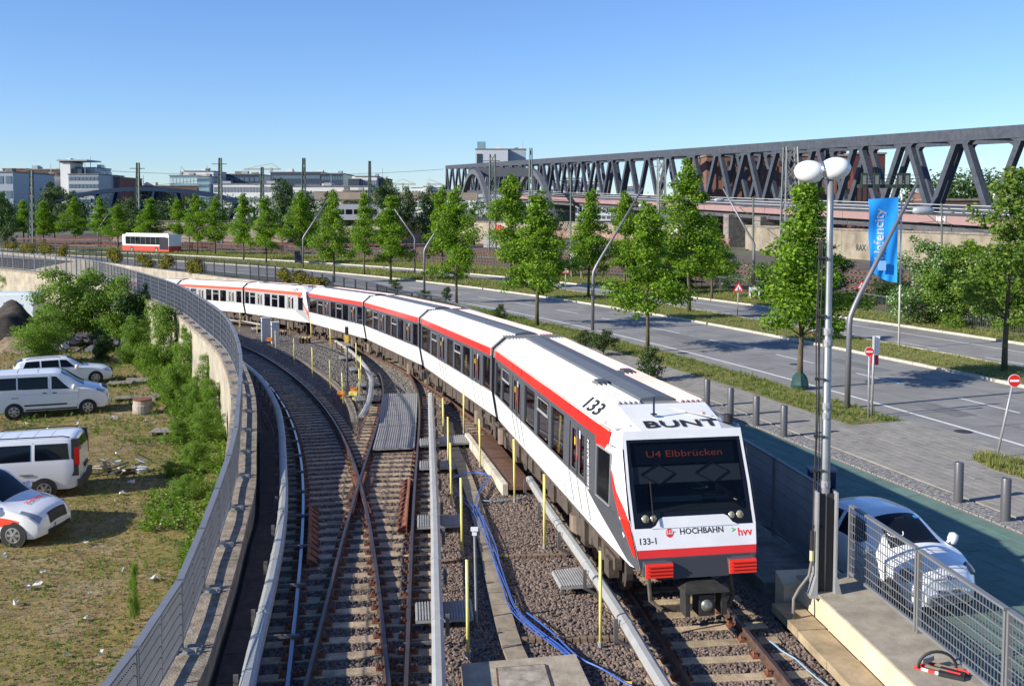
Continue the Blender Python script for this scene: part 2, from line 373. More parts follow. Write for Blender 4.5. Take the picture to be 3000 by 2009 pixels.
patch_m = mat('asphalt_patch', (.17, .17, .165), .85, var=.2, vscale=3)
line_m = mat('road_paint', (.72, .72, .70), .6, var=.15, vscale=6)
kerb_m = mat('kerb_stone', (.50, .46, .37), .85, var=.25, vscale=3)
soil_m = mat('verge_soil', (.13, .16, .04), .95, var=.5, vscale=1.2, col2=(.24, .20, .09))
def ribbon(name, o0, o1, z, m_, d0=0, d1=None, step=2.0, kind=True):
    """o0,o1: offset (near,far) pairs from the median kerb line"""
    mb = MB(); d1 = d1 or ROAD.L; N = max(1, int((d1-d0)/step))
    for i in range(N):
        a, b2 = d0+(d1-d0)*i/N, d0+(d1-d0)*(i+1)/N
        mb.quad(ROAD.off(a, rz_(a, *o0), z), ROAD.off(a, rz_(a, *o1), z), ROAD.off(b2, rz_(b2, *o1), z), ROAD.off(b2, rz_(b2, *o0), z))
    return struct(name, mb, m_) if kind else mb
ribbon('near_carriageway', (-9.05,), (0,), .004, asphalt)
ribbon('median_soil', (0.12,), (3.7, 6.0), .10, soil_m)
ribbon('far_carriageway', (3.85, 6.15), (10.5, 10.5), .004, asphalt)
ribbon('far_verge_soil', (10.62,), (17.0, 22.0), .10, soil_m)
def kerb(name, off, w=.14, h=.125):
    root = thing(name, {'median_kerb': 'pale stone kerb along the near carriageway side of the grass median', 'median_far_kerb': 'low kerb on the far carriageway side of the grass median', 'far_kerb': 'pale stone kerb between the far carriageway and the outer verge'}[name], 'kerb', ROAD.at(20))
    mb = MB(); n_ = 0
    ds = [i*1.02 for i in range(int(ROAD.L/1.02))]
    for i, d_ in enumerate(ds):
        a = ROAD.off(d_, rz_(d_, *off)); b2 = ROAD.off(d_+1.0, rz_(d_+1.0, *off))
        if a.y < 25: continue
        k = MB(); jit = random.uniform(-.006, .006)
        k.beam(Vector((a.x, a.y, ZS+h/2+jit)), Vector((b2.x, b2.y, ZS+h/2+jit)), w, h)
        if n_ < 110: obj('kerb_stone', k, kerb_m, root); n_ += 1
        else: mb.add(k.v, k.f)
    if mb.v: obj('kerb_stones_far', mb, kerb_m, root, kind='stuff')
    return root
kerb('median_kerb', (.03,)); kerb('median_far_kerb', (3.78, 6.08)); kerb('far_kerb', (10.56,), .14)
# road markings
def marks():
    mb = ribbon('x', (-8.0,), (-7.85,), .008, line_m, kind=False)
    mb2 = ribbon('x', (8.15, 8.6), (8.28, 8.73), .008, line_m, kind=False)
    mb.add(mb2.v, mb2.f)
    struct('edge_line', mb, line_m)
    mb = MB()
    s0 = ROAD.nearest(P(2150, 1013, ZS))
    def dash(a, b2, off):
        n_ = 3
        for i in range(n_):
            u, v = a+(b2-a)*i/n_, a+(b2-a)*(i+1)/n_
            mb.quad(ROAD.off(u, rz_(u, *off)-.06, .008), ROAD.off(u, rz_(u, *off)+.06, .008), ROAD.off(v, rz_(v, *off)+.06, .008), ROAD.off(v, rz_(v, *off)-.06, .008))
    for k in range(-3, 30):
        for (x0, y0, x1, y1) in ((2276, 1040, 2385, 1063),):
            a = ROAD.nearest(P(x1, y1, ZS)); b2 = ROAD.nearest(P(x0, y0, ZS))
            pitch = ROAD.nearest(P(2276, 1040, ZS))-ROAD.nearest(P(2498, 1090, ZS)); dash(a+k*pitch, b2+k*pitch, (-4.15, -4.6))
            dash(a+k*pitch+2, b2+k*pitch+2, (5.05, 6.9))
    struct('lane_dashes', mb, line_m)
    mb = MB()
    for off in ((-2.2,), (-6.1,), (7.0, 8.0)):
        pts = [ROAD.off(d_, rz_(d_, *off)+.05*sin(d_*.35), .006) for d_ in [i*1.5 for i in range(int(ROAD.L/1.5))]]; mb.sweep(pts, [(-.018, 0), (.018, 0)], closed=False)
    rg = random.Random(8)
    for i in range(16):
        d_ = s_at_y(ROAD, rg.uniform(30, 100)); o = rg.uniform(-8, -.5); mb.sweep([ROAD.off(d_+.1*j*rg.uniform(.8, 1.2), o+j*.22*rg.choice((-1, 1, .4)), .0065) for j in range(7)], [(-.012, 0), (.012, 0)], closed=False)
    struct('tar_seams', mb, seam_m)
    mb = MB()
    for y_, o, l, w in ((38, -6.9, 2.6, 1.0), (47, -3.0, 4.0, .9), (58, -5.6, 6.0, 1.3), (74, -1.9, 3.0, 1.2), (31, -2.6, 1.6, 1.6), (66, 6.4, 5, 1.1), (90, -6, 5, 1.2)):
        d_ = s_at_y(ROAD, y_); mb.quad(*[ROAD.off(a_, o_, .005) for a_, o_ in ((d_, o), (d_, o+w), (d_+l, o+w), (d_+l, o))])
    struct('road_patches', mb, patch_m)
    k_ = MB()
    for y_, o in ((36, -8.3), (55, -8.3), (78, -8.3), (44, -1.5), (50, -5.2)):
        c = ROAD.off(s_at_y(ROAD, y_), o, .0); k_.lathe(c, [(.30, .003), (.30, .009), (.0, .009)], 18)
    o_ = obj('manhole_covers', k_, mat('cast_iron', (.05, .048, .045), .6, .3)); o_['kind'] = 'stuff'
marks()
# pavement, paved drive, cobbles, green paving --- flat offsets from the road line
pav_m = mat('paving_slab', (.26, .245, .215), .9, var=.18, vscale=1.2, bump=.2, bscale=50, island=.07)
green_m = mat('green_paving', (.115, .19, .155), .85, var=.18, vscale=.9, bump=.2, bscale=50, island=.08)
cob_m = mat('granite_setts', (.33, .32, .31), .85, var=.5, vscale=22, col2=(.12, .115, .11), bump=.8, bscale=50)
joint_m = mat('paving_joint', (.19, .18, .155), .95)
# cobble line surveyed in the photograph
CB = [P(*p_, ZS) for p_ in ((2223,1249),(2395,1318),(2571,1394),(2762,1474.5),(3000,1551))]
cf = np.polyfit([p_.y for p_ in CB], [p_.x for p_ in CB], 1)
def cobx(y): return float(np.polyval(cf, y))
def rw_x(y):
    ys = [p_.y for p_ in RWALL.p]; i = min(range(len(ys)), key=lambda k: abs(ys[k]-y)); return RWALL.p[i].x
def road_x(y, off):
    i = min(range(0, len(ROAD.p)), key=lambda k: abs(ROAD.p[k].y-y)); return ROAD.off(ROAD.s[i], off).x
ysr = [2+1.5*i for i in range(48)]
m = MB(); strip(m, [(rw_x(y)+.1, y) for y in ysr], [(max(road_x(y, -9.0), rw_x(y)+.2), y) for y in ysr], 6, lambda x, y: ZS-.035)
struct('pavement', m, joint_m); pav = bpy.data.objects['pavement']
dirc = Vector((cf[0], 1, 0)).normalized(); nrm = Vector((dirc.y, -dirc.x, 0)); org = Vector((cobx(20), 20, ZS))
def slabs(name, u0, u1, v0, v1, du, dv, m_, bond, inside, thick=.035, gap=.012, maxn=300):
    cells = []
    r = 0; v = v0
    while v < v1:
        u = u0+(bond*du*(r % 2))
        while u < u1:
            c = org+dirc*(u+du/2)+nrm*(v+dv/2)
            if inside(c.x, c.y): cells.append(c)
            u += du
        v += dv; r += 1
    def inview(c):
        return 8 < c.y and c.x/c.y < .52
    cells.sort(key=lambda c: (not inview(c), hypot(c.x, c.y)))
    k = MB(); k.box((0, 0, -thick/2), (du-gap, dv-gap, thick), (1, 0, 0)); me = k.mesh(name, m_)
    big = MB(); ang = atan2(dirc.y, dirc.x)
    for i, c in enumerate(cells):
        zz = ZS+random.uniform(0, .006)
        if i < maxn:
            o = link(name, me, pav, (c.x, c.y, zz)); o.rotation_euler = (random.uniform(-.003, .003), random.uniform(-.003, .003), ang)
        else: big.box((c.x, c.y, zz-thick/2), (du-gap, dv-gap, thick), dirc)
    if big.v: obj(name+'_field', big, m_, pav, kind='stuff')
vergeL = lambda x, y: road_x(y, -11.25)
def dist_road(x, y):
    return x-road_x(y, 0)
slabs('green_slab', -14, 40, -9, -.05, .80, .40, green_m, .5, lambda x, y: rw_x(y)+.35 < x and x < cobx(y)-.1 and y > 6)
slabs('paving_slab', -14, 42, .75, 8.0, .60, .30, pav_m, .5, lambda x, y: x > cobx(y)+.5 and x < road_x(y, -9.15) and x > rw_x(y)+.5, maxn=300)
# setts strip
k = MB()
for i in range(int(54/.11)):
    for j in range(6):
        c = org+dirc*(-14+i*.11+random.uniform(-.012, .012))+nrm*(.03+j*.115+random.uniform(-.01, .01))
        if c.x < rw_x(c.y)+.4 or c.y < 12: continue
        k.box((c.x, c.y, ZS-.02+random.uniform(-.006, .006)), (.095, .10, .05), dirc)
obj('setts', k, cob_m, pav, kind='stuff')
# verge soil pieces between pavement and carriageway (the drive crosses between them)
def poly_sheet(name, pts, z, m_):
    mb = MB(); mb.poly([P(x, y, z) for x, y in pts]); return struct(name, mb, m_)
vup = [ROAD.off(d_, -9.07) for d_ in [ROAD.nearest(P(2600, 1226, ZS))+i*3 for i in range(22)]]
vlo = [ROAD.off(d_, -11.3) for d_ in [ROAD.nearest(P(2590, 1240, ZS))+i*3 for i in range(22)]]
m = MB()
for i in range(len(vup)-1):
    m.quad(*[Vector((q_.x, q_.y, ZS+.012)) for q_ in (vlo[i], vup[i], vup[i+1], vlo[i+1])])
struct('verge_soil', m, soil_m)
m = MB(); v2 = [P(2845, 1345, ZS), P(2880, 1328, ZS), P(3000, 1352, ZS), P(3200, 1420, ZS), P(3200, 1490, ZS), P(3000, 1402, ZS), P(2915, 1377, ZS)]
m.poly([Vector((q_.x, q_.y, ZS+.012)) for q_ in v2]); struct('verge_corner_soil', m, soil_m)
# ================================================================== tracks
RAILP = [(-.062, -.15), (.062, -.15), (.062, -.135), (.012, -.115), (.012, -.04), (.034, -.03), (.034, 0), (-.034, 0), (-.034, -.03), (-.012, -.04), (-.012, -.115), (-.062, -.135)]
def rail(path, d0, d1, off, parent, name='rail', top=True, col=rust_d, tm_=None):
    mb = MB(); pts = path.pts(d0, d1, .6, off); mb.sweep(pts, RAILP)
    r = obj(name, mb, [col], parent)
    if top:
        t = MB(); t.sweep([p+Vector((0, 0, .0025)) for p in pts], [(-.030, 0), (.030, 0)], closed=False); obj('running_surface', t, tm_ or rail_top, r)
    return r
slp = {}
def sleeper_mesh(L_, v):
    if (L_, v) not in slp:
        k = MB(); w = .25; rg = random.Random(v)
        n_ = 5; xs_ = [-L_/2+L_*i/n_ for i in range(n_+1)]; prof = [[(x+rg.uniform(-.01, .01), -w/2+rg.uniform(-.012, .012)), (x, w/2+rg.uniform(-.012, .012))] for x in xs_]
        z = [rg.uniform(-.008, .004) for _ in xs_]
        vs_ = []
        for i, x in enumerate(xs_): vs_ += [(prof[i][0][0], prof[i][0][1], -.14), (prof[i][0][0], prof[i][0][1], z[i]-.01), (prof[i][0][0], prof[i][0][1]+.02, z[i]), (prof[i][1][0], prof[i][1][1]-.02, z[i]), (prof[i][1][0], prof[i][1][1], z[i]-.01), (prof[i][1][0], prof[i][1][1], -.14)]
        fs_ = [(i*6+j, i*6+j+1, (i+1)*6+j+1, (i+1)*6+j) for i in range(n_) for j in range(5)]+[tuple(range(6)), tuple(n_*6+j for j in range(5, -1, -1))]
        k.add(vs_, fs_); slp[(L_, v)] = k.mesh('sleeper', sleeper_m)
    return slp[(L_, v)]
def fastener(mb, p, d_, r_):
    # base plate, clips and screws either side of a rail foot
    mb.box(p+Vector((0, 0, -.142)), (.34, .16, .022), r_)
    for s_ in (-1, 1):
        mb.box(p+r_*.105*s_+Vector((0, 0, -.122)), (.07, .10, .03), r_)
        mb.tube([p+r_*.125*s_+Vector((0, 0, -.12)), p+r_*.125*s_+Vector((0, 0, -.06))], .017, 6)
        mb.tube([p+r_*.125*s_+d_*.045+Vector((0, 0, -.12)), p+r_*.125*s_+d_*.045+Vector((0, 0, -.075))], .012, 5)
def track(name, label, path, d0, d1, slp_len, slp_from, slp_to, fast_to, lens=None, parts_n=290):
    root = thing(name, label, 'railway track', path.off(d0, 0))
    rail(path, d0, d1, -.7535, root, tm_=rail_blue if path is LEFT else None); rail(path, d0, d1, .7535, root)
    d_ = slp_from; i = 0; far = MB(); fb = MB()
    while d_ < slp_to:
        p_ = path.off(d_, 0); v = path.dir(d_); r_ = path.right(d_)
        ang = atan2(r_.y, r_.x)+random.uniform(-.012, .012); L_, shift = (lens(d_) if lens else (slp_len, 0))
        jit = random.uniform(-.03, .03)
        o = link('sleeper', sleeper_mesh(L_, i % 4), root, (p_.x+r_.x*shift-root.location.x, p_.y+r_.y*shift-root.location.y, p_.z-.155-root.location.z)); o.rotation_euler = (0, 0, ang)
        if d_ < fast_to:
            for s_ in (-.7535, .7535): fastener(fb, path.off(d_, s_), v, r_)
        d_ += .63; i += 1
        if i > parts_n: break
    obj('rail_fastener', fb, rust, root, kind='stuff')
    return root
yL = lambda y: s_at_y(LEFT, y); yB = lambda y: s_at_y(BR, y); yT = lambda y: s_at_y(TRAIN, y)
track('railway_track', 'curved metro track on the left beside the retaining wall, shaded by it', LEFT, 0, LEFT.L-1, 2.5, .3, 60, 46)
track('branch_track', 'middle metro track with grey walkway plates, joining the train\'s track', BR, 0, BR.L, 2.5, .3, BR.L-8, 40)
track('railway_track', 'right hand metro track that the red and white train stands on', TRAIN, 0, TRAIN.L-2, 2.6, .3, 75, 50)
# guard / check rails, frog
frog = thing('switch_frog', 'rusty crossing frog where the left and middle tracks meet', 'rail crossing', PR(1052, 1423))
m = MB()
f0 = PR(1052, 1423)
for pl in ([(1035,1382),(1049,1420),(1040,1455),(1028,1500)], [(1070,1380),(1056,1420),(1066,1455),(1082,1500)]):
    m.sweep([PR(*p_)+Vector((0, 0, -.01)) for p_ in pl][::-1], [(-.05, -.12), (.05, -.12), (.05, 0), (-.05, 0)])
obj('wing_rail', m, rust, frog)
m = MB(); m.prism([(f0.x-.28, f0.y-1.2), (f0.x+.28, f0.y-1.2), (f0.x+.22, f0.y+1.4), (f0.x-.22, f0.y+1.4)], f0.z-.17, f0.z-.125); obj('base_plate', m, rust_d, frog)
def guard(name, label, path, d0, d1, off, tilt):
    root = thing(name, label, 'guard plate', path.off(d0, off))
    m_ = MB(); pts = path.pts(d0, d1, .4, off); sg = 1 if tilt > 0 else -1
    m_.sweep(pts, [(-.03*sg, -.13), (.19*sg, -.15), (.19*sg, -.12), (0, .035), (-.03*sg, .035)]); obj('guard_plate', m_, rust, root)
    k = MB(); dd = d0
    while dd < d1:
        a = path.off(dd, off); r_ = path.right(dd)*sg; v = path.dir(dd)
        k.beam(a+r_*.06+Vector((0, 0, .01)), a+r_*.23+Vector((0, 0, -.13)), .02, .05, v); dd += .42
    obj('rib', k, rust, root, kind='stuff'); return root
guard('check_rail', 'rust red ribbed check rail inside the left track near the wall side rail', LEFT, yL(20.6), yL(25), -.60, 1)
guard('check_rail', 'rust red ribbed check rail inside the middle track below the walkway plates', BR, yB(22.8), yB(27.5), .60, -1)
# ------------------------------------------------------------------ third rail covers
cover_m = mat('third_rail_cover', (.36, .365, .345), .5, var=.12, vscale=3)
def cover(label, pts_px, dz, w=.2, spacing=3.0, side=1, br=True, h=.11):
    pa = Path([PR(x, y, dz) for x, y in pts_px], .3); root = thing('third_rail_cover', label, 'third rail cover', pa.p[0])
    segs = MB(); d_ = 0; n_ = 0
    while d_ < pa.L-.2:
        e = min(pa.L, d_+3.0); k = MB()
        pts = pa.pts(d_+.008, e-.008, .5)
        k.sweep(pts, [(-w/2, -h), (-w/2, -.03), (-w*.22, 0), (w*.22, 0), (w/2, -.03), (w/2, -h), (w/2-.02, -h), (-w/2+.02, -h)]); obj('cover_segment', k, cover_m, root)
        t = MB(); c = pa.off(d_+.1, 0); r_ = pa.right(d_+.1); 
        t.sweep(pa.pts(d_-.05, d_+.05, .05, 0, .006), [(-w/2-.008, -h), (-w/2-.008, -.03), (-w*.24, .004), (w*.24, .004), (w/2+.008, -.03), (w/2+.008, -h)]); obj('joint_strap', t, cover_m, root)
        d_ = e
    rl = MB(); rl.sweep(pa.pts(0, pa.L, .6, 0, -.20), [(-.035, -.06), (.035, -.06), (.035, .03), (-.035, .03)]); obj('conductor_rail', rl, rust_d, root)
    d_ = .7
    while d_ < pa.L-.2 and br:
        k = MB(); a = pa.off(d_, .17*side, -.05); r_ = pa.right(d_)*side; v = pa.dir(d_)
        k.box(a+Vector((0, 0, -.13)), (.05, .07, .36), v); k.beam(a+Vector((0, 0, -.30)), a-r_*.22+Vector((0, 0, -.42)), .05, .05, v)
        k.beam(a-r_*.20+Vector((0, 0, -.42)), a-r_*.75+Vector((0, 0, -.44)), .05, .06, v); obj('bracket', k, mat('bracket_steel', (.14, .135, .13), .6, .2), root); d_ += 2.4
    return root
cover('long curved pale third rail cover between the left wall and the left track', [(712,2040),(720,2002),(743.7,1893),(771,1788),(794,1691),(817.5,1575),(829,1480),(831,1400),(824,1249),(806.6,1177),(765,1108),(708.5,1060),(640,1018)], .50, side=-1, h=.20)
cover('straight pale third rail cover right of the middle track', [(1287,2060),(1286,2005),(1283,1871),(1278,1664),(1273,1458),(1262.5,1200),(1262,1149)], .36, side=1)
cover('pale third rail cover in front of the train\'s left side, ending by the brown walkway', [(2000,2075),(1946,1994.6),(1894.6,1912),(1822,1793),(1719,1638.6),(1616,1494),(1552,1393.5)], .34, side=-1)
cover('short curved pale third rail cover beside the signal post', [(1058,1214.7),(1078.6,1177),(1087,1135.5),(1085.5,1101),(1065,1063),(1027,1025),(984,996)], .36, side=-1)
cover('distant pale third rail cover under the rear train by the white cabinets', [(766,948),(712,939),(663,933.5),(600,924)], .3, br=False)
# ------------------------------------------------------------------ left retaining wall
wall_m = mat('wall_concrete', (.44, .39, .29), .9, var=.35, vscale=.9, bump=.3, bscale=25, col2=(.25, .22, .18))
ledge_m = mat('wall_coping', (.30, .25, .19), .95, var=.55, vscale=5, bump=.8, bscale=35)
root = thing('retaining_wall', 'long curved concrete retaining wall with wire fence between the tracks and the waste ground', 'wall', WALL.p[0])
d_ = 0
while d_ < WALL.L-.5:
    e = min(WALL.L, d_+5); k = MB(); k.sweep(WALL.pts(d_, e-.02, .8), [(-.30, -.06), (-.30, -7), (.42, -7), (.42, -.06)]); obj('wall_segment', k, wall_m, root)
    k = MB(); k.sweep(WALL.pts(d_, e-.012, .8), [(-.34, -.16), (.46, -.16), (.46, .0), (-.34, .0)]); obj('coping', k, ledge_m, root); d_ = e
# fence on the wall
def panel_fence(name, label, path, hfun, d0, d1, pitch, base, foot, bars, flat=.11, mid=True, mt=steel_g, plates=True, hb=.12, thick=.012, nh=6, cat='fence', off=0.):
    root = thing(name, label, cat, path.off(d0, off, base)); d_ = d0
    while d_ < d1-.3:
        e = min(d1, d_+pitch); a = path.off(d_+.03, off, base); b2 = path.off(e-.05, off, base); h = hfun(a.y); h2 = hfun(b2.y)
        v = (b2-a).normalized(); r_ = Vector((v.y, -v.x, 0)).normalized(); up = Vector((0, 0, 1))
        k = MB(); k.beam(a+up*h, b2+up*h2, flat, .035); obj('top_rail', k, mt, root)
        k = MB(); k.beam(a+up*hb, b2+up*hb, .05, .05); obj('bottom_rail', k, mt, root)
        for q_ in ((a, h), (b2, h2)):
            k = MB(); k.box(q_[0]+up*(q_[1]/2-.03), (.045, .07, q_[1]-.0), v); obj('post', k, mt, root)
        L_ = (b2-a).length; sp = bars if a.y < 35 else bars*(2 if a.y < 70 else 3); n_ = max(2, int(L_/sp)); k = MB(); dp_ = .022 if bars < .07 else .012
        for i in range(1, n_):
            c = a.lerp(b2, i/n_); hh = h+(h2-h)*i/n_; w_ = thick*(1 if a.y < 35 else 2)
            k.box(c+up*((hh+hb)/2), (w_*.6, dp_, hh-hb-.03), v)
        for j in range(1, nh):
            t = j/nh; k.beam(a+up*(hb+(h-hb)*t)-r_*.008, b2+up*(hb+(h2-hb)*t)-r_*.008, .016, .012)
        obj('wire_mesh', k, mt, root, kind='stuff')
        if mid: k = MB(); c = a.lerp(b2, .5); k.box(c+up*((h+h2)/4+hb/2), (.03, .05, (h+h2)/2-hb), v); obj('middle_post', k, mt, root)
        if plates and a.y < 60:
            k = MB()
            for s_ in (1, -1):
                k.box(b2+r_*.17*s_+up*.012, (.30, .26, .02), v)
                for w_ in (-.07, .07): k.box(b2+r_*.17*s_+v*w_+up*.05, (.02, .24, .07), v)
                for w_ in (-.1, .1): k.tube([b2+r_*.25*s_+v*w_+up*.02, b2+r_*.25*s_+v*w_+up*.07], .016, 6)
            obj('foot_plate', k, galv, root)
        d_ = e
    return root
panel_fence('mesh_fence', 'curved grey steel mesh fence on top of the left retaining wall', WALL, wall_h, 0, WALL.L-.5, 2.4, 0, 0, .055)
# ------------------------------------------------------------------ walkway of cable troughs by the wall
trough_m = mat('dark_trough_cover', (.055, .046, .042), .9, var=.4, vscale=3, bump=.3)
root = thing('cable_trough', 'dark concrete cable trough walkway along the foot of the left wall', 'cable trough', WALL.p[0]); d_ = 0
while WALL.at(d_).y < 34:
    k = MB(); a = WALL.off(d_, .78); b2 = WALL.off(d_+.98, .78); za = zr(a.x, a.y)-.02
    k.beam(Vector((a.x, a.y, za-.05)), Vector((b2.x, b2.y, za-.05)), .50, .12); obj('trough_cover', k, trough_m, root); d_ += 1.0
k = MB(); k.tube([Vector((p_.x, p_.y, zr(p_.x, p_.y)-.10+.03*sin(i*.9))) for i, p_ in enumerate(WALL.pts(0, 40, .7, 1.12))], .014, 5)
tag(obj('signal_cable', k, mat('blue_cable', (.03, .07, .30), .5)), 'thin dark blue cable lying along the trough beside the left wall', 'cable')
# ------------------------------------------------------------------ right wall, its coping and fence
d18 = s_at_y(RWALL, 18.4)
root = thing('platform_wall', 'low cream concrete wall with broad top at the lower right, carrying the fence', 'wall', RWALL.at(d18))
beige = mat('cream_concrete', (.62, .50, .34), .9, var=.25, vscale=1.4, bump=.2, bscale=40); top_m = mat('wall_top', (.33, .29, .22), .95, var=.3, vscale=2.5, bump=.4, bscale=50)
d_ = 0
while d_ < d18-.1:
    e = min(d18, d_+2.6); k = MB(); k.sweep(RWALL.pts(d_, e-.008, .6, 0, 0), [(-.98, -1.5), (.0, -1.5), (.0, .36), (-.98, .36)]); obj('wall_segment', k, beige, root)
    k = MB(); k.sweep(RWALL.pts(d_, e-.008, .6), [(-.99, .362), (.01, .362), (.01, .40), (-.99, .40)]); obj('wall_top', k, top_m, root); d_ = e
c = RWALL.off(d18, -.75)
k = MB(); v = RWALL.dir(d18); r_ = RWALL.right(d18)
pts = [RWALL.off(d18+.01, -1.22), RWALL.off(d18+.01, -.05), RWALL.off(d18+.42, -.05), RWALL.off(d18+.42, -1.22)]
k.hexa([Vector((p_.x, p_.y, -.9)) for p_ in pts]+[Vector((p_.x, p_.y, z_)) for p_, z_ in zip(pts, (.25, .40, .40, .40))]); obj('wall_end_block', k, beige, root)
k = MB(); strip(k, [tuple(p_)[:2] for p_ in RWALL.pts(d18+.9, s_at_y(RWALL, 60), 2, -1.25)], [tuple(p_)[:2] for p_ in RWALL.pts(d18+.9, s_at_y(RWALL, 60), 2, .1)], 1, lambda x, y: -.0 if y < 24 else max(-.05-.03*(y-24), -.3))
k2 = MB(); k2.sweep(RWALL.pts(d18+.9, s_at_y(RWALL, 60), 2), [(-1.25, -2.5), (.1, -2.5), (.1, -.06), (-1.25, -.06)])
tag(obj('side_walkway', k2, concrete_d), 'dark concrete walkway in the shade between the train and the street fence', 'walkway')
k = MB(); k.sweep(RWALL.pts(s_at_y(RWALL, 60), RWALL.L-1, 3), [(-.3, -7), (.12, -7), (.12, .05), (-.3, .05)])
tag(obj('ramp_wall', k, wall_m), 'pale concrete side wall of the ramp below the vine covered fence', 'wall')
# stepped trough covers below the cream wall
root = thing('cable_trough', 'ochre concrete trough covers stepping along the foot of the cream wall', 'cable trough', RWALL.off(d18-1, -1.3)); d_ = d18-.2; j = 0
och = mat('ochre_concrete', (.36, .28, .17), .9, var=.35, vscale=2, bump=.3)
while d_ > .5:
    k = MB(); a = RWALL.off(d_, -1.28); b2 = RWALL.off(d_-1.18, -1.28); zz = .02-.012*(j % 2)
    k.beam(Vector((a.x, a.y, zz-.07)), Vector((b2.x, b2.y, zz-.07)), .50, .15); obj('trough_cover', k, och, root); d_ -= 1.2; j += 1
k = MB(); k.tube([PR(*p_, -.1) for p_ in [(2255,1876),(2290,1905),(2330,1928),(2370,1965),(2430,2015)]], .012, 6)
tag(obj('signal_cable', k, mat('pale_blue_cable', (.25, .42, .60), .4)), 'pale blue cable lying in the ballast right of the train\'s track', 'cable')
# fence beside the street (right)
rt = panel_fence('mesh_fence', 'light grey mesh fence on the cream wall, before the small white car', RWALL, lambda y: 1.33, d18-14.9, d18+.1, 2.45, .40, 0, .080, flat=.085, mid=False, mt=mat('light_grey_paint', (.22, .225, .23), .45, .3, var=.08), plates=False, hb=.10, thick=.010, nh=8, off=-.08)
rt = panel_fence('mesh_fence', 'shaded grey mesh fence between the train and the green paved street edge', RWALL, lambda y: 1.68, d18+1.0, s_at_y(RWALL, 60), 2.45, .02, 0, .060, flat=.085, mid=False, plates=False, hb=.10, thick=.012, nh=7, mt=steel_g)
rt = panel_fence('mesh_fence', 'dark mesh fence with clinging yellow green vines along the street side of the ramp', RWALL, lambda y: 1.75, s_at_y(RWALL, 60), RWALL.L-2, 2.6, .05, 0, .06, flat=.08, mid=False, plates=False, hb=.05, thick=.014, nh=7, mt=mat('anthracite_paint', (.07, .075, .09), .5, .2))
